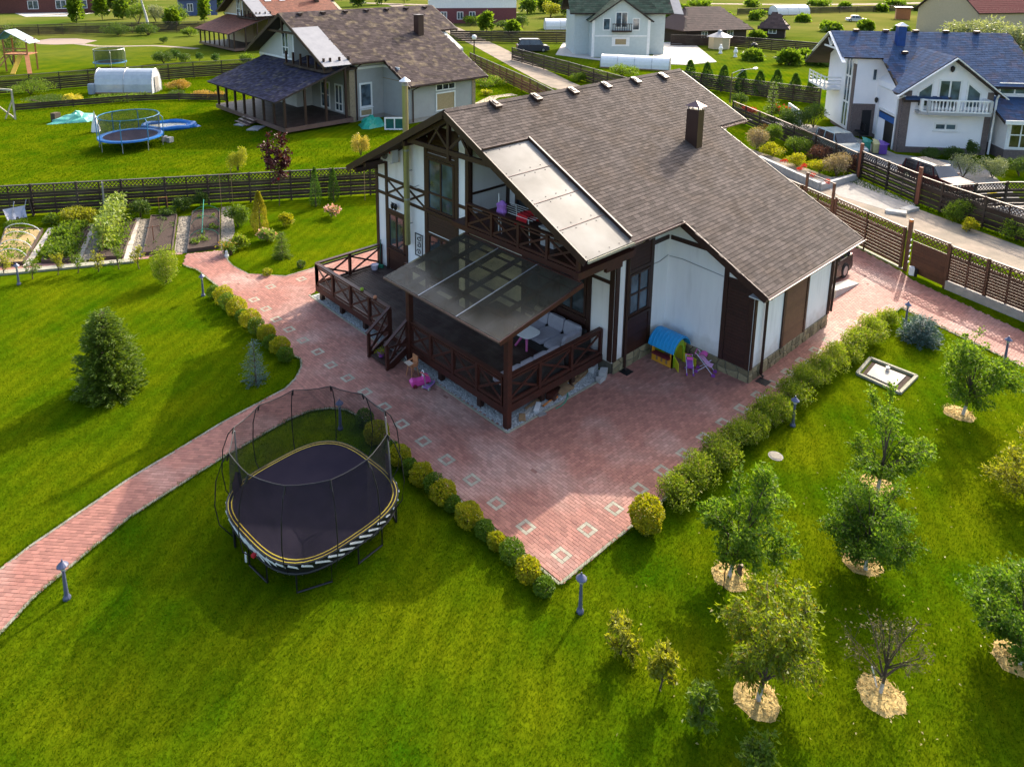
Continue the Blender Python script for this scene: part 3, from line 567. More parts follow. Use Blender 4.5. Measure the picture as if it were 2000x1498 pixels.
# translucent sheets over the balcony, in the plane of the roof
m_poly = M('milky_polycarbonate', (0.185, 0.172, 0.155), (0.135, 0.126, 0.114), scale=1.1, rough=0.36, spec=0.05, c3=(0.25, 0.238, 0.22), s3=0.6)
ys = [17.74, 16.5, 15.3, 14.2, 13.02]
for i in range(4):
    a, b = ys[i], ys[i+1]+0.02; mb = MB(); mb.ext([(16.2, a, zr(a)-0.02), (18.46, a, zr(a)-0.02), (18.46, b, zr(b)-0.02), (16.2, b, zr(b)-0.02)], (0, 0, 0.018)); make('roof_sheet', mb, m_poly, house)
    mb = MB()
    for u in (16.27, 16.9, 17.4, 17.9, 18.38):
        for f in (0.08, 0.9): y = a+(b-a)*f; mb.box((u, y, zr(y)+0.004), (0.03, 0.03, 0.012))
    make('fixing_screws', mb, m_timber, house, kind='stuff')
    if i: strip('joint_strip', (16.2, a+0.01, zr(a)+0.004), (18.46, a+0.01, zr(a)+0.004), 0.05, 0.012, m_gutter, house)
strip('eave_trim', (16.18, 13.0, zr(13.0)-0.04), (18.5, 13.0, zr(13.0)-0.04), 0.04, 0.08, m_kerb, house)
for x in (16.3, 17.35, 18.36): strip('rafter', (x, 17.7, zr(17.7)-0.12), (x, 13.1, zr(13.1)-0.12), 0.07, 0.14, m_timber, house)
# balcony
mb = MB(); mb.b2((16.5, 13.62, 4.42), (19.5, 19.78, 4.62)); make('balcony_floor', mb, m_timber_red, house)
railing(house, (16.56, 18.95, 4.62), (16.56, 13.68, 4.62), 4, 0.86)
strip('side_beam', (16.4, 13.62, 4.52), (19.3, 13.62, 4.52), 0.16, 0.24, m_timber_red, house); strip('side_rail', (16.6, 13.68, 5.1), (18.8, 13.68, 5.1), 0.06, 0.5, m_timber_red, house)
strip('bracket', (17.9, 13.66, 4.3), (18.75, 13.66, 4.28), 0.12, 0.2, m_timber_red, house)
# ------------------------------------------------------------------ fittings on the house
b0 = np.array([17.12, 23.42, 0]); zt = HGT(801, 157, b0)
flue = thing('flue_pipe', 'tall steel flue pipe with a conical cap rising up the gable wall', 'flue pipe', (17.12, 23.42, 2.4))
m_flue = M('yellow_reflecting_steel', (0.40, 0.37, 0.16), (0.30, 0.28, 0.13), metal=0.55, rough=0.35, scale=1.5)  # plain steel; the yellow reflection on it is put into the base colour
for a, b in ((2.4, 4.4), (4.42, 6.5), (6.52, zt-0.22)): pipe('pipe_section', [(17.12, 23.42, a), (17.12, 23.42, b)], 0.125, m_flue, flue, 12)
for z in (4.41, 6.51): pipe('joint_band', [(17.12, 23.42, z-0.04), (17.12, 23.42, z+0.04)], 0.135, m_steel, flue, 12)
mb = MB(); mb.lathe((17.12, 23.42, zt-0.22), [(0.13, 0), (0.14, 0.1), (0.07, 0.13), (0.07, 0.2)], 12); make('collar', mb, m_steel, flue)
mb = MB(); mb.lathe((17.12, 23.42, zt-0.04), [(0.24, 0), (0.03, 0.16), (0.01, 0.17)], 14); make('cone_cap', mb, m_white, flue)
for z in (3.3, 5.6): strip('wall_bracket', (17.1, 23.42, z), (17.4, 23.42, z), 0.05, 0.04, m_steel, flue)
ac = thing('air_conditioner', 'white air conditioner unit fixed high on the gable wall', 'air conditioner', (17.05, 24.55, 5.9))
mb = MB(); mb.b2((16.92, 24.15, 5.83), (17.25, 24.98, 6.42)); make('casing', mb, m_offwhite, ac)
mb = MB(); mb.tube([(16.915, 24.68, 6.12), (16.895, 24.68, 6.12)], 0.23, 18); f_ = make('fan_grille', mb, M('fan_grey', (0.12, 0.12, 0.125), rough=0.6), ac); mb = MB(); mb.tube([(16.893, 24.68, 6.12), (16.885, 24.68, 6.12)], 0.08, 10); make('hub', mb, m_black, f_)
mb = MB(); mb.b2((16.91, 24.25, 6.2), (16.918, 24.36, 6.33)); make('red_badge', mb, M('red_mark', (0.5, 0.02, 0.03)), ac)
for y in (24.3, 24.85): strip('bracket', (16.95, y, 5.79), (17.4, y, 5.79), 0.04, 0.04, m_steel, ac)
wl_ = thing('wall_lantern', 'small black double lantern above the left terrace door', 'lantern', (17.2, 24.5, 3.6))
for y in (24.62, 24.4):
    mb = MB(); mb.lathe((17.22, y, 3.62), [(0.03, 0), (0.07, 0.05), (0.09, 0.2), (0.02, 0.28)], 8); make('lamp_shade', mb, m_black, wl_)
strip('arm', (17.38, 24.5, 3.72), (17.22, 24.5, 3.72), 0.03, 0.03, m_black, wl_); strip('arm', (17.22, 24.3, 3.9), (17.22, 24.72, 3.9), 0.02, 0.03, m_black, wl_)
wp = thing('wrought_iron_panel', 'black wrought iron ornament on the white wall beside the flue pipe', 'ornament', (17.33, 22.95, 2.0))
for y in (22.68, 23.16): strip('upright', (17.33, y, 1.95), (17.33, y, 2.95), 0.03, 0.03, m_black, wp)
for z in (1.97, 2.93): strip('crossbar', (17.33, 22.67, z), (17.33, 23.17, z), 0.03, 0.03, m_black, wp)
for k in range(3):
    zc = 2.15+0.3*k; mb = MB(); mb.tube([(17.33, 22.92+0.16*math.cos(t*0.7+k)*(1-t/14), zc+0.13*math.sin(t*0.7+k)*(1-t/14)) for t in range(11)], 0.02, 5); make('scroll', mb, m_black, wp)
wa = thing('wall_tap', 'thin grey bracket sticking out of the wall beside the flue pipe', 'bracket', (17.3, 22.9, 5.0))
pipe('arm', [(17.4, 22.95, 5.05), (17.1, 22.9, 5.05), (17.05, 22.6, 5.08)], 0.02, m_steel, wa, 5)

# ------------------------------------------------------------------ terrace
terr = thing('timber_terrace', 'dark brown timber terrace with crossed railings along the house front', 'terrace', (15.7, 20, 0))
DZ = 0.66
nb = 24; me = None
for i in range(nb):
    x = 14.1+0.139*i+0.07; mb = MB(); mb.b2((x-0.064, 14.36, DZ-0.035), (x+0.064, 25.85, DZ)); make('plank', mb, m_deck, terr)
for i in range(10):
    x = 17.44+0.139*i+0.07; mb = MB(); mb.b2((x-0.064, 14.36, DZ-0.035), (x+0.064, 19.7, DZ)); make('plank', mb, m_deck, terr)
for a, b in (((14.06, 14.3, 0.52), (14.06, 25.86, 0.52)), ((14.1, 14.32, 0.52), (18.78, 14.32, 0.52)), ((14.1, 25.84, 0.52), (17.38, 25.84, 0.52))): strip('edge_beam', a, b, 0.07, 0.25, m_timber_red, terr)
for y in (15.6, 17.6, 19.25, 20.5, 22.3, 24.0, 25.6):
    for x in (14.2, 16.8): strip('foot_post', (x, y, 0), (x, y, 0.5), 0.17, 0.17, m_timber, terr)
for x in (15.9, 17.4, 18.5): strip('foot_post', (x, 14.5, 0), (x, 14.5, 0.5), 0.16, 0.16, m_timber, terr)
mb = MB(); mb.b2((16.2, 15.3, 0.0), (16.3, 25.6, 0.6)); make('skirting', mb, m_timber, terr)
railing(terr, (14.07, 25.78, DZ), (14.07, 20.45, DZ), 4, 0.96); railing(terr, (14.07, 25.78, DZ), (17.34, 25.78, DZ), 2, 0.96)
railing(terr, (14.07, 19.2, DZ), (14.07, 14.42, DZ), 4, 0.96); railing(terr, (14.07, 14.36, DZ), (18.72, 14.36, DZ), 3, 0.96)
# steps
for k in range(3):
    mb = MB(); mb.b2((13.98-0.28*k-0.30, 19.42, DZ-0.165*(k+1)-0.05), (13.98-0.28*k, 20.32, DZ-0.165*(k+1))); make('step', mb, m_deck, terr)
for y in (19.3, 20.44):
    strip('stringer', (14.0, y, 0.5), (13.1, y, 0.03), 0.06, 0.26, m_timber_red, terr); strip('post', (13.12, y, 0), (13.12, y, 0.98), 0.1, 0.1, m_timber_red, terr); strip('post', (14.0, y, 0.5), (14.0, y, 1.62), 0.1, 0.1, m_timber_red, terr)
    strip('top_rail', (14.06, y, 1.68), (13.02, y, 0.98), 0.13, 0.05, m_timber_red, terr); strip('middle_rail', (14.0, y, 1.0), (13.12, y, 0.3), 0.05, 0.08, m_timber_red, terr)
    strip('brace', (13.98, y, 0.8), (13.14, y, 0.85), 0.035, 0.07, m_timber_red, terr); strip('brace', (13.98, y, 1.5), (13.14, y, 0.2), 0.03, 0.07, m_timber_red, terr)
# canopy over the terrace
can = thing('terrace_canopy', 'smoky see-through canopy sloping out over the terrace seats', 'canopy', (14.6, 16.2, 0))
def zc(x): return 3.74+(x-12.87)*(4.40-3.74)/(16.42-12.87)
m_smoke = SEE('smoky_polycarbonate', (0.07, 0.066, 0.053), 0.40, rough=0.16, spec=0.55, tint=(0.85, 0.78, 0.55))
yc = [19.0, 17.1, 15.25, 13.35]
for i in range(3):
    a, b = yc[i]-0.012, yc[i+1]+0.012; mb = MB(); mb.ext([(12.87, a, zc(12.87)), (16.42, a, zc(16.42)), (16.42, b, zc(16.42)), (12.87, b, zc(12.87))], (0, 0, 0.012)); make('roof_sheet', mb, m_smoke, can)
    if i: strip('joint_strip', (12.87, yc[i], zc(12.87)+0.016), (16.42, yc[i], zc(16.42)+0.016), 0.035, 0.014, m_steel, can)
for y in (18.92, 17.98, 17.05, 16.12, 15.2, 14.28, 13.43): strip('rafter', (12.95, y, zc(12.95)-0.10), (16.45, y, zc(16.45)-0.10), 0.07, 0.16, m_timber, can)
for x in (13.0, 13.75, 14.5, 15.25, 16.0): strip('purlin', (x, 18.96, zc(x)-0.035), (x, 13.4, zc(x)-0.035), 0.09, 0.05, m_timber, can)
strip('edge_board', (12.86, 13.34, zc(12.86)-0.06), (16.42, 13.34, zc(16.42)-0.06), 0.04, 0.14, m_timber_red, can); strip('edge_board', (12.85, 13.34, zc(12.86)-0.03), (12.85, 19.0, zc(12.86)-0.03), 0.03, 0.06, m_gutter, can)
for y in (14.22, 19.2): strip('post', (14.06, y, 0 if y < 15 else 0.05), (14.06, y, zc(14.06)-0.2), 0.19, 0.19, m_timber_red, can)
strip('front_beam', (14.06, 13.6, zc(14.06)-0.26), (14.06, 19.4, zc(14.06)-0.26), 0.12, 0.16, m_timber_red, can)
strip('bracket', (16.4, 13.42, 4.35), (16.4, 18.95, 4.35), 0.08, 0.14, m_timber_red, can)
# ------------------------------------------------------------------ terrace furniture
m_rattan = M('black_rattan', (0.018, 0.016, 0.016), (0.028, 0.025, 0.024), scale=60, rough=0.55, bump=0.4, bscale=120)
m_cush = M('lilac_grey_cushion', (0.34, 0.33, 0.37), (0.29, 0.28, 0.32), scale=6, rough=0.9, bump=0.2, bscale=80)
def cushion(mb, c, d, rz=0.0, tilt=0.0):                      # rounded pad
    n0 = len(mb.v); V = []; F = []
    prof = [(0.86, -0.5), (1.0, -0.28), (1.0, 0.28), (0.86, 0.5)]
    for s_, z in prof:
        for x, y in ((-0.5, -0.38), (-0.38, -0.5), (0.38, -0.5), (0.5, -0.38), (0.5, 0.38), (0.38, 0.5), (-0.38, 0.5), (-0.5, 0.38)): V.append((x*d[0]*s_, y*d[1]*s_, z*d[2]))
    for j in range(3):
        for i in range(8): F.append((j*8+i, j*8+(i+1) % 8, j*8+8+(i+1) % 8, j*8+8+i))
    F += [tuple(range(8))[::-1], tuple(range(24, 32))]
    R = Matrix.Rotation(rz, 3, 'Z') @ Matrix.Rotation(tilt, 3, 'X'); mb.add([Vector(c)+R @ Vector(p) for p in V], F); return mb
sofa = thing('corner_sofa', 'black rattan sofa with grey cushions standing against the right terrace railing', 'sofa', (15.9, 14.9, DZ))
mb = MB(); mb.b2((14.4, 14.55, DZ), (17.0, 15.35, DZ+0.28)); make('base', mb, m_rattan, sofa); mb = MB(); mb.b2((14.4, 14.5, DZ), (17.0, 14.64, DZ+0.68)); make('backrest', mb, m_rattan, sofa)
for k in range(4):
    x = 14.75+0.63*k; make('seat_cushion', cushion(MB(), (x, 15.03, DZ+0.36), (0.62, 0.66, 0.15)), m_cush, sofa); make('back_cushion', cushion(MB(), (x, 14.73, DZ+0.62), (0.62, 0.17, 0.46), 0, 0.2), m_cush, sofa)
sofa2 = thing('chaise_sofa', 'wide black rattan daybed with grey cushions against the house wall', 'sofa', (17.9, 16.0, DZ))
mb = MB(); mb.b2((17.2, 14.9, DZ), (18.5, 17.3, DZ+0.28)); make('base', mb, m_rattan, sofa2); mb = MB(); mb.b2((18.5, 14.9, DZ), (18.64, 17.3, DZ+0.72)); make('backrest', mb, m_rattan, sofa2); mb = MB(); mb.b2((17.3, 14.72, DZ), (18.64, 14.88, DZ+0.6)); make('armrest', mb, m_rattan, sofa2)
for k in range(3): make('back_cushion', cushion(MB(), (18.38, 15.35+0.75*k, DZ+0.64), (0.72, 0.17, 0.5), math.pi/2, 0.18), m_cush, sofa2); make('seat_cushion', cushion(MB(), (17.75, 15.35+0.75*k, DZ+0.36), (1.1, 0.73, 0.15)), m_cush, sofa2)
mb = MB(); cushion(mb, (17.9, 14.98, DZ+0.62), (0.9, 0.16, 0.42), 0, 0.15); make('side_cushion', mb, m_cush, sofa2)
tp = G(1029, 648, DZ+0.55); tab = thing('plastic_table', 'small white square-topped plastic table with pink legs under the canopy', 'table', (tp[0], tp[1], DZ))
m_pink = M('pink_plastic', (0.55, 0.12, 0.30), (0.48, 0.09, 0.25), rough=0.45)
mb = MB(); sq = [(0.40*math.copysign(abs(math.cos(a))**0.55, math.cos(a)), 0.40*math.copysign(abs(math.sin(a))**0.55, math.sin(a))) for a in [2*math.pi*k/28 for k in range(28)]]
mb.prism([(tp[0]+x, tp[1]+y) for x, y in sq], DZ+0.52, DZ+0.56); make('table_top', mb, m_white, tab)
for k in range(4):
    a = math.pi/4+k*math.pi/2; mb = MB(); mb.tube([(tp[0]+0.12*math.cos(a), tp[1]+0.12*math.sin(a), DZ+0.52), (tp[0]+0.2*math.cos(a), tp[1]+0.2*math.sin(a), DZ+0.3), (tp[0]+0.4*math.cos(a), tp[1]+0.4*math.sin(a), DZ)], [0.05, 0.045, 0.04], 6); make('leg', mb, m_pink, tab)
# balcony things
m_red = M('red_cloth', (0.52, 0.012, 0.02), (0.4, 0.01, 0.015), rough=0.9); m_purple = M('purple_cloth', (0.36, 0.16, 0.50), (0.28, 0.11, 0.40), rough=0.9)
rack = thing('drying_rack', 'white wire drying rack holding laundry on the balcony', 'drying rack', (17.4, 17.0, 4.62))
for x in (17.0, 17.8):
    for y in (16.2, 17.6): strip('leg', (x, y, 4.62), (x, y+0.1, 5.5), 0.025, 0.025, m_white, rack)
for k in range(6): strip('wire', (17.0+0.16*k, 16.1, 5.5), (17.0+0.16*k, 17.8, 5.5), 0.015, 0.015, m_white, rack)
strip('upright', (16.95, 17.7, 4.62), (16.95, 17.7, 6.1), 0.03, 0.03, m_white, rack)
tw = MB(); nx_ = 9
Vt = [(16.8+0.9*i/8, 16.35+0.5*j/4, 5.53+(0.05 if 1 < i < 7 else -0.12-0.05*abs(i-4))+0.02*math.sin(3*i+j)) for j in range(5) for i in range(9)]
tw.add(Vt, [(j*9+i, j*9+i+1, j*9+i+10, j*9+i+9) for j in range(4) for i in range(8)]); make('laundry_towel', tw, m_red, None, label='red towel draped over the drying rack on the balcony', cat='towel')
tw = MB(); tw.lathe((16.95, 17.55, 5.45), [(0.16, -0.12), (0.24, 0.02), (0.21, 0.16), (0.24, 0.3), (0.14, 0.38), (0.05, 0.44)], 11, 0.6, 1.1)
tw.xf(lambda p: (p[0]+0.03*math.sin(9*p[1]), p[1], p[2]+0.04*math.sin(7*p[1]))); make('laundry_dress', tw, m_purple, None, label='purple child dress hanging from the drying rack post', cat='dress')
mb = MB(); mb.b2((17.3, 15.4, 4.62), (18.2, 16.0, 5.25)).b2((17.25, 15.35, 5.25), (18.25, 16.05, 5.3)); make('storage_box', mb, m_offwhite, None, label='pale storage box standing on the balcony floor', cat='box')
# ------------------------------------------------------------------ foliage
L_fruit = LEAF('apple_leaf', (0.066, 0.142, 0.008), (0.165, 0.240, 0.026), 0.45, 0.5, gloss=0.18)
L_fruit2 = LEAF('plum_leaf', (0.052, 0.125, 0.008), (0.135, 0.210, 0.022), 0.45, 0.45, gloss=0.18)
L_cherry = LEAF('cherry_leaf', (0.105, 0.150, 0.008), (0.180, 0.215, 0.014), 0.5, 0.45, c3=(0.24, 0.14, 0.02))
L_sparse = LEAF('thin_leaf', (0.085, 0.085, 0.03), (0.12, 0.11, 0.04), 0.3)
L_yel = LEAF('yellow_green_leaf', (0.17, 0.185, 0.012), (0.27, 0.27, 0.022), 0.5, c3=(0.26, 0.24, 0.05))
L_globe = LEAF('dark_globe_leaf', (0.062, 0.125, 0.006), (0.105, 0.175, 0.010), 0.4)
L_gold = LEAF('golden_globe_leaf', (0.19, 0.215, 0.006), (0.36, 0.33, 0.010), 0.45, c3=(0.30, 0.20, 0.02))
L_hedge = LEAF('hedge_leaf', (0.130, 0.195, 0.010), (0.245, 0.295, 0.022), 0.45, c3=(0.26, 0.19, 0.13))
L_spruce = LEAF('spruce_needle', (0.065, 0.118, 0.009), (0.130, 0.185, 0.018), 0.35, 0.5)
L_blue = LEAF('blue_spruce_needle', (0.055, 0.110, 0.105), (0.095, 0.165, 0.155), 0.1, 0.5)
L_thuja = LEAF('thuja_leaf', (0.045, 0.10, 0.014), (0.075, 0.14, 0.022), 0.3)
L_gthuja = LEAF('golden_thuja_leaf', (0.20, 0.19, 0.018), (0.33, 0.29, 0.025), 0.25)
L_weed = LEAF('mixed_green_leaf', (0.075, 0.135, 0.009), (0.140, 0.200, 0.018), 0.45)
L_weed2 = LEAF('dark_green_leaf', (0.045, 0.090, 0.013), (0.085, 0.130, 0.020), 0.35)
L_bean = LEAF('bean_leaf', (0.13, 0.19, 0.035), (0.24, 0.29, 0.07), 0.4)
L_burg = LEAF('burgundy_leaf', (0.045, 0.010, 0.014), (0.085, 0.018, 0.022), 0.2)
L_acer = LEAF('yellow_maple_leaf', (0.34, 0.27, 0.04), (0.48, 0.38, 0.08), 0.3)
L_pinkf = LEAF('pink_flower', (0.62, 0.28, 0.26), (0.75, 0.45, 0.38), 0.2)
L_red = LEAF('red_flower', (0.48, 0.03, 0.02), (0.6, 0.08, 0.04), 0.15)
L_orange = LEAF('orange_flower', (0.30, 0.17, 0.03), (0.40, 0.26, 0.05), 0.25)
L_yflower = LEAF('yellow_flower', (0.55, 0.45, 0.03), (0.65, 0.55, 0.05), 0.2)
L_grass = LEAF('ornamental_grass', (0.22, 0.17, 0.10), (0.33, 0.25, 0.17), 0.3)
L_willow = LEAF('grey_willow_leaf', (0.16, 0.19, 0.10), (0.26, 0.28, 0.17), 0.3)
L_barb = LEAF('barberry_leaf', (0.09, 0.035, 0.028), (0.15, 0.06, 0.04), 0.25)
def unit(a): return a/np.maximum(np.linalg.norm(a, axis=1, keepdims=True), 1e-9)
def leaves(name, P, Dv, size, mat, parent, ratio=0.5, rng=None, fold=0.18, **k):
    rng = rng or RNG; n = len(P); s = size*rng.uniform(0.65, 1.3, n)[:, None]; Dv = unit(Dv)
    R = unit(np.cross(Dv, rng.normal(0, 1, (n, 3)))); Nn = np.cross(R, Dv)
    mid = P+Dv*s*0.48+Nn*s*fold
    V = np.stack([P, mid+R*s*ratio*0.5, P+Dv*s, mid-R*s*ratio*0.5], 1).reshape(-1, 3)
    F = (np.array([[0, 1, 2, 3]])+4*np.arange(n)[:, None]).reshape(-1, 4)
    return npmesh(name, V, F, mat, parent, **k)
def ball_pts(n, rng, shell=0.55):
    d = unit(rng.normal(0, 1, (n, 3))); r = shell+(1-shell)*rng.random(n)**0.7; return d, d*r[:, None]
def stems(name, org, tips, r, mat, parent, n=5):
    mb = MB()
    for t in tips: o = Vector(org); t = Vector(t); mb.tube([o, o.lerp(t, 0.5)+Vector((0, 0, 0.06*(t-o).length)), t], [r, r*0.7, r*0.35], n, cap=False)
    return make(name, mb, mat, parent)
def bush(name, label, cat, base, rx, h, n, leaf, mat, group=None, seed=1, lumps=9, ratio=0.5, shell=0.5, ry=None, lump=0.42, flowers=None, skirt=0.0):
    rng = np.random.default_rng(seed); b = np.array([base[0], base[1], base[2] if len(base) > 2 else 0.0]); t = thing(name, label, cat, b, group); ry = ry or rx
    cd, cpos = ball_pts(lumps, rng, 0.55); cpos[:, 2] = np.abs(cpos[:, 2])*0.75-0.25*(cpos[:, 2] < 0)
    k = rng.integers(0, lumps, n); d, p = ball_pts(n, rng, shell)
    P = cpos[k]*(1-lump*0.75)+p*lump; P[:, 2] = np.clip(P[:, 2]*0.62+0.42, 0.03+skirt, 1.05)
    P = b+P*np.array([rx, ry, h]); out = unit(P-(b+np.array([0, 0, h*0.35]))); Dv = unit(np.cross(out, rng.normal(0, 1, (n, 3))))+out*rng.uniform(0, 0.9, (n, 1))+np.array([0, 0, 0.3])
    leaves('foliage', P, Dv, leaf, mat, t, ratio, rng)
    if flowers:
        m2, nf, sz = flowers; i = rng.choice(n, min(nf, n), replace=False); i = i[P[i, 2] > b[2]+h*0.35] if len(i) else i
        leaves('blossom', P[i]+out[i]*leaf*0.6, out[i]+rng.normal(0, 0.4, (len(i), 3)), sz, m2, t, 0.9, rng)
    tips = [b+np.array([math.cos(a)*rx*0.5, math.sin(a)*ry*0.5, h*0.6]) for a in rng.uniform(0, 6.28, 6)]; stems('stems', b, tips, max(0.008, 0.025*rx), m_bark, t); return t
def globe(name, label, base, r, h, mat, n, leaf, seed, group=None, cat='shrub', bumps=5):
    rng = np.random.default_rng(seed); b = np.array([base[0], base[1], 0.0]); t = thing(name, label, cat, b, group)
    d = unit(rng.normal(0, 1, (n, 3))); ph = rng.uniform(0, 6.28, (bumps, 3)); w = rng.normal(0, 4.2, (bumps, 3))
    bump = sum(np.sin(d@w[i]+ph[i, 0]) for i in range(bumps))/bumps
    r_ = 0.93+0.20*bump-0.26*rng.random(n)**2.2; P = b+np.array([0, 0, h*0.5])+d*r_[:, None]*np.array([r, r, h*0.5]); P[:, 2] = np.maximum(P[:, 2], 0.02)
    leaves('foliage', P, unit(np.cross(d, rng.normal(0, 1, (n, 3))))+d*rng.uniform(0.0, 0.8, (n, 1))+np.array([0, 0, 0.3]), leaf, mat, t, 0.6, rng)
    tips = [b+np.array([math.cos(a)*r*0.5, math.sin(a)*r*0.5, h*0.5]) for a in rng.uniform(0, 6.28, 4)]; stems('stems', b, tips, 0.02, m_bark, t); return t
def conifer(name, label, base, h, r, mat, seed, tiers=15, per=11, leaf=0.11, group=None, cat='tree', low=0.02, pw=0.85, droop=0.25, dens=24, nd=0.22):
    rng = np.random.default_rng(seed); b = np.array([base[0], base[1], 0.0]); t = thing(name, label, cat, b, group); P = []; Dv = []; mb = MB()
    pipe('trunk', [b, b+[0, 0, h*0.5], b+[0, 0, h*0.98]], [0.035*h*0.6, 0.02*h*0.6, 0.006], m_bark, t, 7)
    for i in range(tiers):
        f = (i+rng.uniform(-0.3, 0.3))/tiers; f = min(max(f, 0), 0.985); z = h*(low+(1-low)*f); L = r*(1-f)**pw*1.0+0.03
        m = max(4, int(per*(1-f*0.55)))
        for k in range(m):
            a = 2*math.pi*(k+rng.uniform(-0.35, 0.35))/m+i*0.7; l = L*rng.uniform(0.72, 1.15); dh = np.array([math.cos(a), math.sin(a), 0.0]); up = 0.45*f-droop*(1-f)
            tip = b+np.array([0, 0, z])+dh*l+np.array([0, 0, up*l]); p0 = b+np.array([0, 0, z]); q = max(5, int(dens*l/r))
            tt = 0.12+0.88*rng.random(q*3)**0.8; pp = p0+(tip-p0)*tt[:, None]+np.array([0, 0, 1])*(-0.10*l*np.sin(tt*3.1))[:, None]+rng.normal(0, 0.028, (len(tt), 3))*(0.6+tt[:, None])
            side = np.cross(dh, [0, 0, 1]); Dv.append(dh*0.9+side*rng.normal(0, 0.8, (len(tt), 1))+rng.normal(0, 0.25, (len(tt), 3))+np.array([0, 0, 0.1])); P.append(pp)
            if i % 2 == 0: mb.tube([p0, p0+(tip-p0)*0.9], [0.012, 0.004], 4, cap=False)
    P = np.concatenate(P); Dv = np.concatenate(Dv); P[:, 2] = np.maximum(P[:, 2], 0.02); leaves('crown', P, Dv, leaf, mat, t, nd, rng, 0.05); make('branches', mb, m_bark, t, kind='stuff'); return t
def column(name, label, base, h, r, mat, seed, n=1500, leaf=0.07, group=None, cat='tree', pw=0.7, belly=0.25):
    rng = np.random.default_rng(seed); b = np.array([base[0], base[1], 0.0]); t = thing(name, label, cat, b, group); f = rng.random(n)**0.85
    rad = r*np.where(f < belly, 0.78+0.22*f/belly, ((1-f)/(1-belly))**pw); a = rng.uniform(0, 2*math.pi, n); rad = rad*(0.86+0.14*np.sin(3*a+9*f+seed))*(1-0.35*rng.random(n)**2.5)
    P = b+np.c_[np.cos(a)*rad, np.sin(a)*rad, f*h]; leaves('crown', P, np.c_[np.cos(a)*0.5, np.sin(a)*0.5, np.ones(n)*0.9]+rng.normal(0, 0.35, (n, 3)), leaf, mat, t, 0.5, rng)
    pipe('trunk', [b, b+[0, 0, h*0.7]], [0.05, 0.015], m_bark, t, 6); return t
def fruit_tree(name, label, pb, ptop, hw, mat, seed, nl=2600, leaf=0.085, clear=0.3, limbs=9, sub=6, droop=0.0, ratio=0.55, spread=1.0, lean=(0, 0), wash=True, thick=1.0, clump=0.15, cat='tree', twig=True, up=0.0, offpx=0, group='young fruit trees on the right lawn', r=None, h=None):
    rng = np.random.default_rng(seed); b = G(*pb) if len(pb) == 2 else np.array(pb, float); h = h or HGT(ptop[0], ptop[1], b); R = r or hw*MPP(b)*0.88
    t = thing(name, label, cat, b, group); top = b+np.array([lean[0], lean[1], h*0.72]); h0 = clear*h
    off = RT*offpx*MPP(b); top = top+off*0.8
    pts = [b+(top-b)*f+np.array([0.03*math.sin(5*f+seed), 0.03*math.cos(4*f+seed), 0]) for f in (0, 0.18, 0.38, 0.6, 0.8, 1.0)]; rd = [0.05*thick, 0.042*thick, 0.036*thick, 0.028*thick, 0.018*thick, 0.008]
    if wash: pipe('trunk_base', pts[:2], rd[:2], m_limewash, t, 8); pipe('trunk', pts[1:], rd[1:], m_bark, t, 8)
    else: pipe('trunk', pts, rd, m_bark, t, 8)
    C = b+off+np.array([lean[0], lean[1], (h0+h)/2]); rz = (h-h0)/2; mb = MB(); LP = []; LD = []
    for i in range(limbs):
        a = 2*math.pi*i/limbs*1.618*2+rng.uniform(-0.4, 0.4); el = rng.uniform(-0.75, 0.95)+up*0.6; d = np.array([math.cos(a)*math.cos(el), math.sin(a)*math.cos(el), math.sin(el)])
        tip = C+d*np.array([R*spread, R*spread, rz])*rng.uniform(0.78, 1.05); f = min(0.95, max(0.25, (tip[2]-b[2])/h*0.55)); o = b+(top-b)*f
        mid = (o+tip)/2+np.array([0, 0, 0.10*np.linalg.norm(tip-o)])+rng.normal(0, 0.05, 3); tip = tip-np.array([0, 0, droop*R*0.5])
        curve = lambda s: (1-s)**2*o+2*s*(1-s)*mid+s*s*tip
        mb.tube([curve(s) for s in (0, 0.3, 0.6, 1.0)], [0.02*thick, 0.015*thick, 0.01*thick, 0.004], 5, cap=False)
        for j in range(sub):
            s = rng.uniform(0.3, 1.0); p = curve(s); dv = unit((rng.normal(0, 0.7, 3)+d*0.7+np.array([0, 0, 0.25-droop*1.5]))[None])[0]; l = R*rng.uniform(0.22, 0.5); q = p+dv*l
            if twig: mb.tube([p, (p+q)/2+np.array([0, 0, 0.02]), q], [0.006*thick, 0.005*thick, 0.003], 4, cap=False)
            m = max(3, int(nl/(limbs*sub))); s2 = rng.random(m)**0.7; LP.append(p+(q-p)*s2[:, None]+rng.normal(0, clump*0.42, (m, 3))*np.array([1, 1, 0.8])); LD.append(dv*0.6+rng.normal(0, 0.75, (m, 3))+np.array([0, 0, -0.15-droop]))
    P = np.concatenate(LP); Dv = np.concatenate(LD); P[:, 2] = np.maximum(P[:, 2], 0.06+h0*0.4)
    leaves('crown', P, Dv, leaf, mat, t, ratio, rng); make('limbs', mb, m_bark, t, kind='stuff'); return t

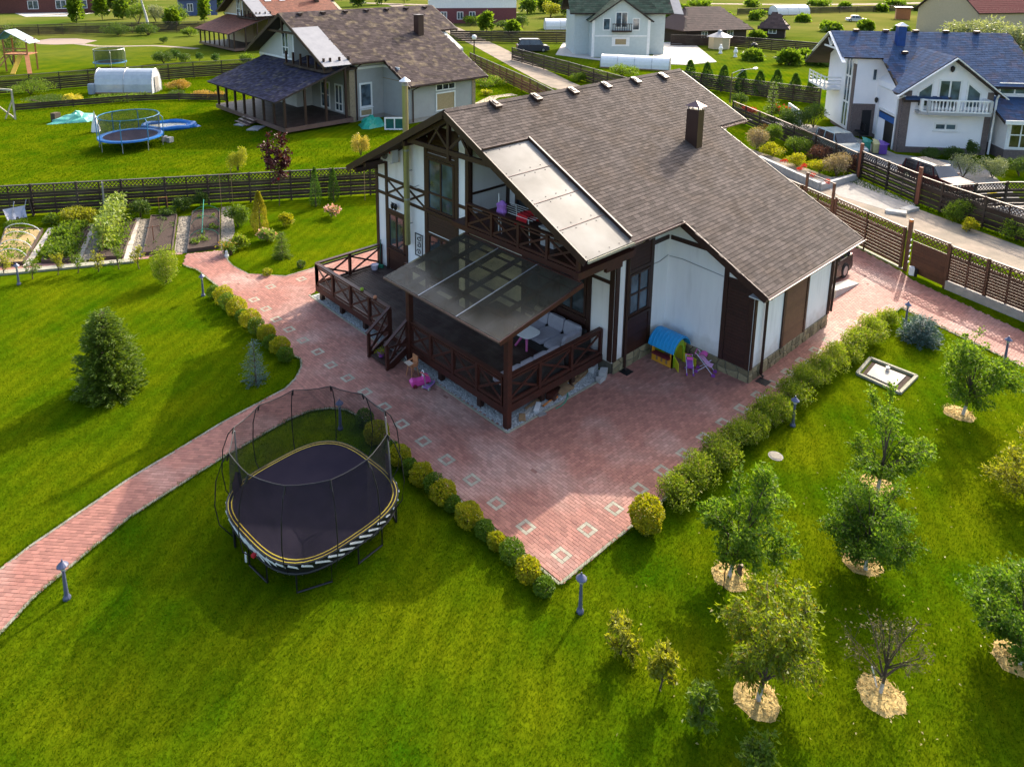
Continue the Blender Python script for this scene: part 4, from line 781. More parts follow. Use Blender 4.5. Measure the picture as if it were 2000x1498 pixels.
# --- mulch rings with the fruit trees
m_straw = M('straw', (0.60, 0.45, 0.18), (0.42, 0.29, 0.10), scale=15, rough=0.95, isl=0.3)
def mulch(px, label, r=0.43):
    c = G(*px); t = thing('mulch_ring', label, 'mulch', (c[0], c[1], 0), 'mulch rings under the fruit trees'); mb = MB()
    rad = [r*(1+0.06*math.sin(3*a+px[0])+0.05*math.sin(7*a+px[1])+random.uniform(-0.03, 0.03)) for a in np.linspace(0, 6.283, 24, endpoint=False)]
    A = [(c[0]+rr*math.cos(a), c[1]+rr*math.sin(a)) for rr, a in zip(rad, np.linspace(0, 6.283, 24, endpoint=False))]
    mb.add([(x, y, 0.004) for x, y in A]+[(c[0]+(x-c[0])*0.7, c[1]+(y-c[1])*0.7, 0.035) for x, y in A]+[(c[0], c[1], 0.045)], [(i, (i+1) % 24, 24+(i+1) % 24, 24+i) for i in range(24)]+[(24+i, 24+(i+1) % 24, 48) for i in range(24)]); make('mulch_bed', mb, m_mulch, t)
    n = 420; a = RNG.uniform(0, 6.283, n); q = r*0.97*np.sqrt(RNG.random(n)); P = np.c_[c[0]+q*np.cos(a), c[1]+q*np.sin(a), 0.045-0.02*(q/r)]; Dv = np.c_[RNG.normal(0, 1, (n, 2)), RNG.uniform(0, 0.25, n)]
    leaves('straw', P, Dv, 0.11, m_straw, t, 0.14, kind='stuff'); return c
FT = 'young fruit trees on the right lawn'
for px, lb in (((1873, 808), 'round straw mulch ring under the tree nearest the driveway'), ((1713, 948), 'straw mulch ring beneath the loose tree with a white-tipped crown'), ((1683, 1098), 'straw mulch ring shaded by the dense round-crowned tree'), ((1428, 1126), 'straw mulch ring with a grey stump beside the blue-tied trunk'), ((1478, 1366), 'straw mulch ring under the yellow-green drooping tree'), ((1720, 1358), 'bare straw mulch ring under the nearly leafless tree'), ((1985, 1288), 'straw mulch ring cut by the right edge of the picture')): mulch(px, lb)
fruit_tree('fruit_tree', 'round leafy young tree near the driveway lamp, right of the concrete frame', (1878, 812), (1880, 648), 68, L_fruit, 21, nl=8200, leaf=0.092, clear=0.16, limbs=20, sub=8, offpx=22, clump=0.17)
fruit_tree('fruit_tree', 'loose upright young tree with wispy side shoots below the concrete frame', (1712, 955), (1705, 772), 76, L_fruit, 22, nl=4400, leaf=0.095, clear=0.16, limbs=15, sub=7, offpx=18, clump=0.15, up=0.2)
fruit_tree('fruit_tree', 'dense dome-crowned young tree in the middle of the right lawn', (1690, 1112), (1690, 932), 82, L_fruit2, 23, nl=13000, leaf=0.072, clear=0.10, limbs=26, sub=9, clump=0.17, offpx=2)
fruit_tree('fruit_tree', 'lopsided young tree with a blue tie and a thin stake beside the yellow bush', (1426, 1128), (1440, 922), 88, L_fruit, 24, nl=5600, leaf=0.10, clear=0.16, limbs=16, sub=7, offpx=36, clump=0.15)
fruit_tree('fruit_tree', 'yellow-green tree with drooping narrow leaves at the lower right', (1483, 1372), (1500, 1128), 112, L_cherry, 25, nl=7600, leaf=0.12, clear=0.12, limbs=20, sub=7, droop=0.35, ratio=0.3, clump=0.16, offpx=22)
fruit_tree('fruit_tree', 'sparse brown-twigged tree with hardly any leaves at the lower right', (1720, 1358), (1725, 1165), 90, L_sparse, 26, nl=700, leaf=0.06, clear=0.14, limbs=20, sub=6, up=0.35, clump=0.12, thick=0.7)
fruit_tree('fruit_tree', 'dense grey-green tree cut off by the right edge of the picture', (1990, 1300), (1990, 1092), 100, L_fruit2, 27, nl=11000, leaf=0.082, clear=0.08, limbs=24, sub=9, clump=0.17)
fruit_tree('fruit_tree', 'yellow-brown bushy tree at the right edge, halfway up the lawn', (2010, 985), (2000, 855), 80, L_yel, 28, nl=4200, leaf=0.09, clear=0.08, limbs=15, sub=7, clump=0.18)
st = thing('tree_stump', 'short grey cut stump beside the blue-tied trunk', 'stump', G(1444, 1124)); p = G(1444, 1124); pipe('stump', [p, p+[0.0, 0.02, 0.16], p+[0.02, -0.01, 0.3]], [0.075, 0.06, 0.058], m_bark, st, 9); pipe('cut_face', [p+[0.02, -0.01, 0.3], p+[0.02, -0.01, 0.304]], 0.05, M('cut_wood', (0.34, 0.27, 0.2)), st, 9)
p = G(1413, 1150); sk = thing('tree_stake', 'thin rusty stake standing in the mulch left of the blue-tied trunk', 'stake', p); pipe('rod', [p, p+[0, 0, 1.5]], 0.012, m_timber, sk, 5); pipe('tie', [p+[0, 0, 0.9], G(1424, 1127)+[0, 0, 0.9]], 0.006, M('blue_cord', (0.05, 0.25, 0.4)), sk, 4)
p = G(1712, 1345); sk = thing('trunk_support', 'pale leaning stick propping the nearly leafless tree', 'stick', p); pipe('stick', [p+[0.02, 0.0, 0], p+[-0.12, 0.1, 0.55]], 0.018, m_white, sk, 6)
# small bushes on the near lawn
for (px, pt, w, mt, n, lb, sd) in (((1215, 1278), (1215, 1195), 36, L_yel, 520, 'small yellow-green bush closest to the corner garden lamp', 31), ((1290, 1350), (1288, 1255), 26, L_yel, 460, 'narrow yellowing bush between two small lawn bushes', 32), ((1365, 1425), (1355, 1330), 36, L_weed, 420, 'loose green bush left of the yellow-green tree', 33), ((1480, 1520), (1480, 1430), 38, L_weed, 480, 'green bush cut off by the bottom edge of the picture', 34)):
    fruit_tree('berry_bush', lb, px, pt, w, mt, sd, nl=int(n*1.7), leaf=0.10, clear=0.05, limbs=9, sub=5, clump=0.1, wash=False, thick=0.45, cat='bush', group='berry bushes on the near lawn', up=0.25)
# --- globe shrubs along the paving
def globe_row(px, kinds, where, grp, rpx, s0):
    ng = nd = 0
    for i, (x, y) in enumerate(px):
        b = G(x, y); r = rpx[i % len(rpx)]*MPP(b)*random.uniform(0.88, 1.1); k = kinds[i]
        if k == 'y': lb = f'{ORD[ng]} golden globe shrub {where}'; ng += 1
        else: lb = f'{ORD[nd]} dark green globe shrub {where}'; nd += 1
        globe('globe_shrub', lb, b, r, r*random.uniform(1.5, 1.9), L_gold if k == 'y' else L_globe, 2100 if k == 'y' else 1900, 0.062 if k == 'y' else 0.05, s0+i, grp, bumps=4)
globe_row([(418, 582), (437, 592), (446, 605), (463, 614), (474, 627), (489, 640), (501, 652), (520, 663), (529, 679), (547, 689), (558, 706)], 'gygygygygyg', 'counting from the vegetable garden along the left lawn', 'globe shrubs along the left lawn', (15, 19, 17, 18), 41)
globe_row([(713, 831), (736, 862), (764, 892), (779, 905), (800, 925), (823, 943), (847, 963), (866, 982), (884, 997), (915, 1024), (946, 1049), (969, 1070), (1000, 1094), (1031, 1130), (1063, 1160)], 'gygygygygygygyg', 'counting from the trampoline along the patio edge', 'globe shrubs along the patio edge', (20, 27, 18, 25, 19, 26, 20, 26, 20, 28, 23, 20, 24, 28, 24), 61)
b = G(1261, 1038); globe('golden_bush', 'single bright golden bush at the near end of the hedge', b, 33*MPP(b), 0.95, L_gold, 3000, 0.075, 80, bumps=6)
HP = []
_h = [(1322, 1000, 50), (1366, 958, 48), (1404, 925, 46), (1440, 895, 46), (1476, 866, 44), (1512, 836, 42), (1552, 806, 46), (1592, 770, 44), (1632, 738, 42), (1667, 708, 38), (1700, 680, 35), (1732, 650, 32)]
_r = random.Random(5)
for i in range(len(_h)):
    HP.append((*_h[i][:2], _h[i][2]*_r.uniform(0.85, 1.12)))
    if i < len(_h)-1: HP.append(((_h[i][0]+_h[i+1][0])/2+_r.uniform(-5, 5), (_h[i][1]+_h[i+1][1])/2+_r.uniform(-7, 5), _h[i][2]*_r.uniform(0.6, 0.95)))
ORD2 = ORD+['twenty-first', 'twenty-second', 'twenty-third', 'twenty-fourth']
for i, (x, y, w) in enumerate(HP):
    b = G(x-3, y-16); r = w*MPP(b)*0.9; bush('hedge_shrub', f'{ORD2[i]} bushy shrub of the hedge beside the patio, counting from the golden bush', 'shrub', b, r, r*_r.uniform(1.35, 1.75), 2300, 0.075, L_hedge, 'hedge shrubs along the right patio edge', 90+i, 11, 0.42, 0.35, lump=0.5)
# --- left lawn plants
b = G(215, 762); conifer('spruce_tree', 'dark green young spruce alone on the left lawn', b, HGT(212, 604, b), 62*MPP(b), L_spruce, 5, tiers=21, per=19, leaf=0.13, dens=34, pw=0.55, droop=0.05, low=0.02, nd=0.34)
b = G(500, 747); conifer('blue_spruce_sapling', 'spindly blue-green spruce sapling at the tip of the left lawn', b, HGT(498, 663, b), 22*MPP(b), L_blue, 6, tiers=12, per=7, leaf=0.09, dens=11, pw=0.5, droop=0.0)
b = G(1797, 668); conifer('blue_spruce', 'wide low blue spruce beside the driveway lamp', b, HGT(1798, 618, b), 36*MPP(b), L_blue, 7, tiers=9, per=14, leaf=0.12, dens=26, pw=0.5, droop=0.0, low=0.12)
b = G(325, 553); bush('round_bush', 'big egg-shaped mottled bush at the corner of the left lawn', 'bush', b, 32*MPP(b), HGT(325, 474, b), 3600, 0.08, L_hedge, None, 8, 16, 0.5, 0.55, lump=0.5)
for i, (x, y) in enumerate([(9, 537), (65, 545), (115, 537), (153, 534), (192, 532), (231, 526), (271, 525)]):
    b = G(x, y); fruit_tree('currant_bush', f'{ORD[i]} small pale bush from the left in the row before the vegetable beds', (x, y), (x, y-44), 15, L_weed if i % 2 else L_yel, 110+i, nl=420, leaf=0.08, clear=0.12, limbs=9, sub=4, up=0.6, clump=0.1, wash=False, thick=0.5, cat='bush', group='small bushes before the vegetable beds')
# ------------------------------------------------------------------ gravel under the terrace and what lies there
mb = MB(); mb.prism([(13.92, 14.05), (18.75, 14.0), (18.75, 19.7), (17.3, 19.7), (17.3, 26.0), (14.0, 26.25)], -0.02, 0.014); gst = make('gravel_strip', mb, m_gravel, kind='structure')
def pebbles(name, poly, n, r, z, mat, parent=None, **k):
    P = np.array(poly); lo, hi = P.min(0), P.max(0); q = RNG.uniform(lo, hi, (n*3, 2)); q = q[inpoly(q, poly)][:n]; m = len(q); rr = r*RNG.uniform(0.6, 1.4, m)
    base = np.array([(1, 0, 0.2), (-0.2, 1, 0.15), (-1, 0.1, 0.2), (0.1, -1, 0.2), (0, 0, 0.9), (0, 0, -0.3)])
    a = RNG.uniform(0, 6.28, m); R = np.stack([np.stack([np.cos(a), -np.sin(a)], 1), np.stack([np.sin(a), np.cos(a)], 1)], 1)
    V = np.zeros((m, 6, 3)); V[:, :, :2] = np.einsum('mij,kj->mki', R, base[:, :2])*rr[:, None, None]+q[:, None]; V[:, :, 2] = z+base[None, :, 2]*rr[:, None]
    F = (np.array([(0, 1, 4), (1, 2, 4), (2, 3, 4), (3, 0, 4)])[None]+6*np.arange(m)[:, None, None]).reshape(-1, 3); return npmesh(name, V.reshape(-1, 3), F, mat, parent, **k)
pebbles('pebbles', [(13.92, 14.05), (15.2, 14.05), (14.6, 14.6), (14.5, 26.0), (14.0, 26.2)], 2600, 0.03, 0.015, m_gravel, gst, kind='stuff')
pebbles('pebbles', [(14.2, 14.02), (18.7, 14.0), (18.7, 14.6), (14.2, 14.6)], 900, 0.03, 0.015, m_gravel, gst, kind='stuff')
m_wood = M('raw_wood', (0.32, 0.20, 0.10), (0.22, 0.13, 0.065), scale=8, rough=0.85); m_orange = M('orange_plastic', (0.5, 0.16, 0.03), rough=0.5); m_block = M('grey_block', (0.42, 0.41, 0.39), (0.34, 0.33, 0.31), scale=8, rough=0.95)
def rubble(px, d, rz, mat, nm, lb, ct, z=0.0, jag=0.12):
    p = G(*px); t = MB(); t.box((p[0], p[1], z+d[2]/2+0.014), d, rz); t.xf(lambda v: (v[0]+random.uniform(-jag, jag)*d[0], v[1]+random.uniform(-jag, jag)*d[1], max(0.012, v[2]+random.uniform(-jag, jag)*d[2]))); make(nm, t, mat, None, at=(p[0], p[1], 0), label=lb, cat=ct)
rubble((1158, 724), (0.45, 0.25, 0.22), 0.3, m_offwhite, 'foam_block', 'white rounded block under the terrace corner by the stone plinth', 'block'); rubble((1172, 712), (0.3, 0.28, 0.42), 0.1, m_white, 'white_sack', 'white upright sack under the terrace beside the plinth', 'sack', jag=0.2)
rubble((1178, 738), (0.32, 0.22, 0.28), 0.5, m_block, 'concrete_block', 'grey concrete block at the edge of the patio under the terrace', 'block'); rubble((1172, 745), (0.34, 0.2, 0.16), 0.2, m_block, 'concrete_block', 'low grey block in front of the other blocks under the terrace', 'block')
for i, (px, d, rz, mt, lb) in enumerate((((1130, 742), (0.9, 0.14, 0.05), 0.2, m_wood, 'reddish board lying under the middle of the terrace side'), ((1118, 750), (0.8, 0.1, 0.05), 0.35, m_timber_red, 'dark red board lying beside the tray under the terrace'), ((1100, 762), (0.7, 0.45, 0.07), 0.1, m_wood, 'shallow wooden tray under the terrace side'), ((1068, 790), (0.45, 0.12, 0.06), -0.3, m_concrete, 'pale broken board near the terrace corner post'), ((1050, 798), (0.5, 0.16, 0.07), 0.6, m_offwhite, 'white flaky plank beside the pale broken board'), ((1030, 806), (0.5, 0.12, 0.05), 0.2, m_concrete, 'grey plank nearest the terrace corner post'), ((1058, 812), (0.28, 0.12, 0.06), -0.2, m_steel, 'short grey bar on the patio edge'), ((1042, 790), (0.8, 0.12, 0.05), 0.15, m_wood, 'long raw board deep under the terrace corner'), ((1085, 770), (0.6, 0.18, 0.12), 0.4, m_timber, 'dark beam offcut behind the wooden tray'), ((1140, 730), (0.7, 0.16, 0.1), 0.1, m_wood, 'stacked plank under the terrace before the white sack'), ((1020, 818), (0.35, 0.2, 0.06), 0.8, m_wood, 'small brown board beside the terrace corner post'), ((1078, 778), (0.4, 0.3, 0.2), 0.3, m_timber_red, 'dark red crate under the middle of the terrace'), ((1110, 742), (0.5, 0.3, 0.25), 0.0, m_wood, 'brown wooden box far under the terrace'))): rubble(px, d, rz, mt, 'scrap_board', lb, 'board', jag=0.05)
p = [G(*q)+[0, 0, 0.03] for q in ((1085, 800), (1095, 795), (1104, 787), (1109, 776), (1108, 768))]; h_ = thing('garden_hose', 'short length of bright green hose under the terrace side', 'hose', p[0]); pipe('hose', p, 0.02, M('green_hose', (0.02, 0.26, 0.15), rough=0.4), h_, 6)
for px, a in (((1070, 792), 0.5), ((1082, 783), 0.2)): p = G(*px); o_ = thing('orange_pipe', 'orange plastic pipe piece '+('nearer the terrace corner' if a == 0.5 else 'beside the green hose'), 'pipe', p); pipe('pipe', [p+[-0.2, 0.05*a, 0.06], p+[0.2, 0.12*a, 0.06]], 0.035, m_orange, o_, 8)
for px, lb in (((1222, 727), 'square drain grate below the downpipe by the terrace'), ((1490, 747), 'square drain grate at the garage corner')):
    p = G(*px); t = thing('drain_grate', lb, 'drain', (p[0], p[1], 0)); mb = MB(); mb.b2((p[0]-0.2, p[1]-0.2, 0.02), (p[0]+0.2, p[1]+0.2, 0.034)); make('pan', mb, m_black, t)
    for k in range(6): mb = MB(); mb.b2((p[0]-0.19, p[1]-0.19+0.066*k, 0.034), (p[0]+0.19, p[1]-0.165+0.066*k, 0.042)); make('bar', mb, m_black, t)

# ------------------------------------------------------------------ garden lamps
m_lamp = M('blue_grey_lamp_metal', (0.10, 0.11, 0.19), (0.075, 0.085, 0.15), rough=0.35, spec=0.6); m_lglass = M('lamp_glass', (0.55, 0.55, 0.5), rough=0.25)
def lamp(px, lb, h=1.0):
    b = G(*px); t = thing('garden_lamp', lb, 'lamp', (b[0], b[1], 0), 'short garden lamps')
    mb = MB(); mb.lathe(b, [(0.085, 0), (0.085, 0.05), (0.06, 0.10), (0.052, 0.12)], 10); make('base', mb, m_lamp, t); mb = MB(); mb.lathe(b, [(0.05, 0.12), (0.032, 0.74*h), (0.045, 0.76*h), (0.03, 0.78*h)], 10); make('shaft', mb, m_lamp, t)
    mb = MB(); mb.lathe(b, [(0.045, 0.78*h), (0.085, 0.89*h)], 8); make('lamp_head', mb, m_lglass, t); mb = MB(); mb.lathe(b, [(0.125, 0.885*h), (0.12, 0.90*h), (0.05, 0.97*h), (0.022, 1.0*h), (0.012, 1.05*h)], 12); make('lamp_cap', mb, m_lamp, t)
for px, lb in (((131, 1169), 'garden lamp beside the curving path at the left edge'), ((1133, 1195), 'garden lamp standing off the front corner of the patio'), ((665, 838), 'garden lamp behind the big trampoline'), ((397, 578), 'garden lamp at the head of the left globe shrub row'), ((37, 556), 'garden lamp in front of the vegetable beds at the left edge'), ((1548, 832), 'garden lamp in front of the middle of the hedge'), ((1768, 636), 'garden lamp between the hedge end and the blue spruce'), ((1962, 708), 'garden lamp behind the tree nearest the driveway')): lamp(px, lb)

# ------------------------------------------------------------------ big trampoline
TC = np.array([7.62, 14.68]); TZ = 0.84
tr = thing('square_trampoline', 'large black rounded-square trampoline with yellow rim and safety net on the near lawn', 'trampoline', (TC[0], TC[1], 0))
def rim(r, n=64, e=3.2, rot=0.08):
    out = []
    for k in range(n):
        a = 2*math.pi*k/n; c, s = math.cos(a), math.sin(a); q = (abs(c)**e+abs(s)**e)**(-1/e)*r; a2 = a+rot; out.append((TC[0]+q*math.cos(a2), TC[1]+q*math.sin(a2)))
    return out
def ring(name, r, w, z, h, mat):
    A = rim(r); B = rim(r+w); n = len(A); mb = MB(); mb.add([(x, y, z+h) for x, y in A]+[(x, y, z+h) for x, y in B]+[(x, y, z) for x, y in B]+[(x, y, z) for x, y in A], [(i, n+i, n+(i+1) % n, (i+1) % n) for i in range(n)]+[(n+i, 2*n+i, 2*n+(i+1) % n, n+(i+1) % n) for i in range(n)]+[(3*n+i, i, (i+1) % n, 3*n+(i+1) % n) for i in range(n)]); return make(name, mb, mat, tr)
m_mat = M('navy_black_mat', (0.020, 0.016, 0.030), (0.028, 0.022, 0.036), scale=1.2, rough=0.8, spec=0.12, bump=0.1, bscale=200); m_yel = M('yellow_edge', (0.62, 0.46, 0.04), (0.5, 0.38, 0.03), rough=0.5)
mb = MB(); A = rim(1.77); mb.prism(A, TZ-0.01, TZ); make('mat', mb, m_mat, tr)
ring('edge_band', 1.77, 0.022, TZ-0.004, 0.012, m_yel); ring('edge_band', 1.792, 0.055, TZ-0.012, 0.012, m_mat); ring('edge_band', 1.847, 0.018, TZ-0.004, 0.01, m_yel); ring('mat_border', 1.865, 0.04, TZ-0.03, 0.03, m_black)
A = rim(1.91, 88); B = rim(1.815, 88)
A3 = rim(1.87, 64); B3 = rim(1.83, 64); mb = MB(); mb.add([(x, y, TZ-0.02) for x, y in A3]+[(x, y, TZ-0.37) for x, y in B3], [(i, (i+1) % 64, 64+(i+1) % 64, 64+i) for i in range(64)]); make('skirt', mb, m_black, tr)
for k in range(88):
    if k % 2 == 0:
        a = A[k]; b = B[(k+4) % 88]; mb = MB(); mb.beam((a[0], a[1], TZ-0.03), (b[0], b[1], TZ-0.36), 0.026, 0.042); make('rod', mb, m_white, tr)
C = rim(1.84, 48); mb = MB(); mb.tube([(x, y, 0.53) for x, y in C]+[(C[0][0], C[0][1], 0.53)], 0.03, 6, cap=False); make('frame_ring', mb, m_black, tr)
C = rim(1.84, 32)
for k in range(0, 32, 4):
    a, b = C[k], C[k+2]; mb = MB(); mb.tube([(a[0], a[1], 0.54), (a[0], a[1], 0.03), (b[0], b[1], 0.03), (b[0], b[1], 0.54)], 0.026, 6); make('leg_frame', mb, m_black, tr)
tops = []
NP = 12; C0 = rim(1.86, NP, rot=0.25, e=2.8); C1 = rim(2.2, NP, rot=0.25, e=2.3); C2 = rim(1.90, NP, rot=0.25, e=2.15)
for k in range(NP):
    p = [(*C0[k], 0.42), (C1[k][0], C1[k][1], 0.85), (C1[k][0]+(C1[k][0]-TC[0])*0.03, C1[k][1]+(C1[k][1]-TC[1])*0.03, 1.4), (C1[k][0], C1[k][1], 2.05), ((C1[k][0]+C2[k][0])/2, (C1[k][1]+C2[k][1])/2, 2.5), (*C2[k], 2.7)]
    mb = MB(); mb.tube(p, 0.014, 6); o = make('net_pole', mb, m_black, tr); mb = MB(); mb.tube([p[-1], (C2[k][0]+(C2[k][0]-TC[0])*0.03, C2[k][1]+(C2[k][1]-TC[1])*0.03, 2.52)], 0.022, 6); make('sleeve', mb, m_black, o); tops.append(p[-1])
mb = MB(); rope = []
for k in range(NP):
    a = Vector(tops[k]); b = Vector(tops[(k+1) % NP]); rope += [a, a.lerp(b, 0.33)-Vector((0, 0, 0.035)), a.lerp(b, 0.67)-Vector((0, 0, 0.035))]
mb.tube(rope+[rope[0]], 0.012, 5, cap=False); make('top_rope', mb, m_black, tr)
m_net = SEE('black_net', (0.012, 0.012, 0.016), 0.5, rough=0.8, spec=0.1); n = len(rope); low = rim(1.86, n, rot=0.25, e=2.8); mid = [((low[i][0]*0.5+rope[i].x*0.5), (low[i][1]*0.5+rope[i].y*0.5)) for i in range(n)]
mb = MB(); V = [(*low[i], TZ) for i in range(n)]+[(*mid[i], 1.75) for i in range(n)]+[tuple(r_) for r_ in rope]; gap = set((5, 6))
mb.add(V, [(j*n+i, j*n+(i+1) % n, (j+1)*n+(i+1) % n, (j+1)*n+i) for j in range(2) for i in range(n)]); make('safety_net', mb, m_net, tr)
# gathered door flaps and the ladder strap
for ang, lb in ((2.35, 'flap'), (-0.35, 'flap')):
    c = TC+1.97*np.array([math.cos(ang), math.sin(ang)]); t_ = np.array([-math.sin(ang), math.cos(ang)]); mb = MB()
    mb.ext([(*(c-t_*0.3), TZ), (*(c+t_*0.25), TZ), (*(c+t_*0.3), TZ+0.45), (*(c+t_*0.05), TZ+0.62), (*(c-t_*0.2), TZ+0.4)], (0.01, 0.01, 0)); make('door_flap', mb, m_mat, tr)
    pipe('door_edge', [(*(c-t_*0.3), TZ), (*(c-t_*0.1), TZ+0.9), (*(c*0.98+TC*0.02), 2.6)], 0.02, m_steel, tr, 5)
p = G(480, 1088, 0.5); mb = MB(); mb.box((p[0], p[1], 0.5), (0.03, 0.05, 0.25)); make('white_tag', mb, m_white, tr)
for ang, c_ in ((3.45, (0.55, 0.02, 0.03)), (4.15, (0.6, 0.2, 0.03))): q = TC+2.0*np.array([math.cos(ang), math.sin(ang)]); mb = MB(); mb.box((q[0], q[1], TZ-0.17), (0.09, 0.09, 0.07), ang); make('badge', mb, M('badge_red', c_), tr)

# ------------------------------------------------------------------ concrete frame with slab, manhole, small garden things
wf = thing('well_cover', 'sunken pale concrete slab in a grey kerb frame on the right lawn', 'slab', G(1730, 735)); K = [G(1700, 702), G(1790, 737), G(1757, 770), G(1674, 732)]
cen = sum(K)/4; inn = [cen+(p-cen)*0.86 for p in K]; slab_ = [cen+(p-cen)*0.66 for p in K]
for i in range(4): strip('kerb', K[i]+[0, 0, 0.03], K[(i+1) % 4]+[0, 0, 0.03], 0.10, 0.12, m_kerb, wf)
mb = MB(); mb.prism([p[:2] for p in inn][::-1], -0.01, 0.006); make('pit', mb, m_soil, wf); mb = MB(); mb.prism([p[:2] for p in slab_][::-1], 0.0, 0.05); make('slab', mb, m_pale, wf); p = G(1733, 727); pipe('vent_pipe', [p, p+[0, 0, 0.2]], 0.06, m_steel, wf, 9)
p = G(1515, 891); mh = thing('manhole_cover', 'small pale round cover in the grass below the hedge', 'cover', (p[0], p[1], 0)); mb = MB(); mb.lathe(p, [(0.175, 0), (0.175, 0.02), (0.15, 0.03), (0.02, 0.034)], 20); make('lid', mb, M('old_lid', (0.30, 0.27, 0.21), (0.23, 0.205, 0.16), scale=14, rough=0.9), mh); mb = MB(); mb.lathe(p, [(0.21, 0), (0.21, 0.012), (0.18, 0.014)], 20); make('rim', mb, m_concrete, mh)
# ------------------------------------------------------------------ toys
m_bluep = M('sky_blue_plastic', (0.02, 0.33, 0.66), (0.02, 0.28, 0.58), rough=0.4); m_orp = M('orange_yellow_plastic', (0.70, 0.33, 0.03), (0.62, 0.28, 0.02), rough=0.45); m_ylp = M('lemon_plastic', (0.68, 0.62, 0.03), (0.6, 0.55, 0.03), rough=0.45); m_limep = M('lime_plastic', (0.38, 0.58, 0.03), rough=0.45); m_darkred = M('dark_red_plastic', (0.16, 0.02, 0.03), rough=0.5); m_purp = M('violet_plastic', (0.28, 0.06, 0.36), rough=0.5); m_pk = M('hot_pink_plastic', (0.68, 0.08, 0.36), (0.6, 0.06, 0.3), rough=0.4); m_wpipe = M('lilac_white_tube', (0.6, 0.55, 0.66), rough=0.4)
a0 = G(1312, 722); x0, y0 = a0[0], a0[1]; W_, D_, Hh = 0.86, 0.85, 0.72
ph = thing('playhouse', 'blue-roofed orange and yellow plastic toy house against the white garage wall', 'playhouse', (x0+0.4, y0+0.4, 0))
f1 = Wall(ph, (x0, y0, 0), (0, 1, 0), (-1, 0, 0)); f2 = Wall(ph, (x0, y0, 0), (1, 0, 0), (0, -1, 0))
mb = MB(); f1.slab(0, W_, 0.03, 0.36, -0.05, 0, mb); f1.slab(0, 0.1, 0.36, Hh, -0.05, 0, mb); f1.slab(W_-0.1, W_, 0.36, Hh, -0.05, 0, mb); f1.slab(0.1, W_-0.1, Hh-0.08, Hh, -0.05, 0, mb); make('front_wall', mb, m_orp, ph)
mb = MB(); f1.slab(0.08, W_-0.08, 0.36, 0.42, -0.1, 0.14, mb); make('counter', mb, m_darkred, ph)
for k in range(3): mb = MB(); f1.slab(0.2+0.2*k, 0.27+0.2*k, 0.12, 0.28, 0.001, 0.012, mb); make('panel_mark', mb, m_wood, ph)
mb = MB(); f2.slab(0, D_, 0.03, 0.3, -0.05, 0, mb); n_ = len(mb.v)
arch = [(D_*0.5+0.27*math.cos(t), 0.42+0.36*math.sin(t)) for t in np.linspace(0, math.pi, 11)]
mb = MB(); prof = [(0, 0.03), (0.16, 0.03), (0.16, 0.42)]; mb.ext([f2.P(u, z, -0.05) for u, z in ((0, 0.03), (D_*0.5-0.27, 0.03), (D_*0.5-0.27, 0.42), (0, Hh))], f2.N*0.05); mb.ext([f2.P(u, z, -0.05) for u, z in ((D_*0.5+0.27, 0.03), (D_, 0.03), (D_, Hh), (D_*0.5+0.27, 0.42))], f2.N*0.05)
for i in range(10):
    (u1, z1), (u2, z2) = arch[i], arch[i+1]; top = lambda u: Hh+0.36*(1-abs(u-D_*0.5)/(D_*0.5)); mb.ext([f2.P(u1, z1, -0.05), f2.P(u2, z2, -0.05), f2.P(u2, top(u2), -0.05), f2.P(u1, top(u1), -0.05)], f2.N*0.05)
make('arched_wall', mb, m_limep, ph)
mb = MB(); mb.ext([f2.P(D_*0.5+0.27, 0.05, 0), f2.P(D_*0.5+0.27, 0.40, 0), f2.P(D_*0.5+0.29, 0.34, 0.5), f2.P(D_*0.5+0.29, 0.05, 0.5)], f2.U*0.04); make('door', mb, m_ylp, ph); mb = MB(); mb.ext([f2.P(D_*0.5-0.27, 0.05, 0), f2.P(D_*0.5-0.27, 0.40, 0), f2.P(D_*0.5-0.5, 0.36, 0.3), f2.P(D_*0.5-0.5, 0.05, 0.3)], f2.U*0.03); make('door', mb, m_ylp, ph)
b3 = Wall(ph, (x0+D_, y0, 0), (0, 1, 0), (1, 0, 0)); mb = MB(); b3.slab(0, W_, 0.03, Hh, -0.05, 0, mb); make('rear_wall', mb, m_ylp, ph); mb = MB(); mb.b2((x0, y0+W_-0.05, 0.03), (x0+D_, y0+W_, Hh+0.1)); make('end_wall', mb, m_limep, ph)
mb = MB(); xs_ = np.linspace(-0.12, D_+0.12, 13); rz_ = [Hh+0.42*(1-((x-D_/2)/(D_/2+0.12))**2)**0.75*1.0-0.02 for x in xs_]; nn = 13
top_ = [(x0+x, y0-0.1, z) for x, z in zip(xs_, rz_)]; bot_ = [(x0+x, y0+W_+0.1, z) for x, z in zip(xs_, rz_)]
mb.add(top_+bot_+[(p[0], p[1], p[2]-0.05) for p in top_+bot_], [(i, nn+i, nn+i+1, i+1) for i in range(nn-1)]+[(2*nn+i+1, 3*nn+i+1, 3*nn+i, 2*nn+i) for i in range(nn-1)]+[(i, i+1, 2*nn+i+1, 2*nn+i) for i in range(nn-1)]+[(nn+i+1, nn+i, 3*nn+i, 3*nn+i+1) for i in range(nn-1)]); rf_ = make('roof', mb, m_bluep, ph)
for k in range(8):
    y = y0-0.05+(W_+0.1)*k/7; mb = MB(); mb.tube([(x0+x, y, z+0.006) for x, z in zip(xs_, rz_)], 0.018, 5, cap=False); make('roof_rib', mb, m_bluep, rf_)
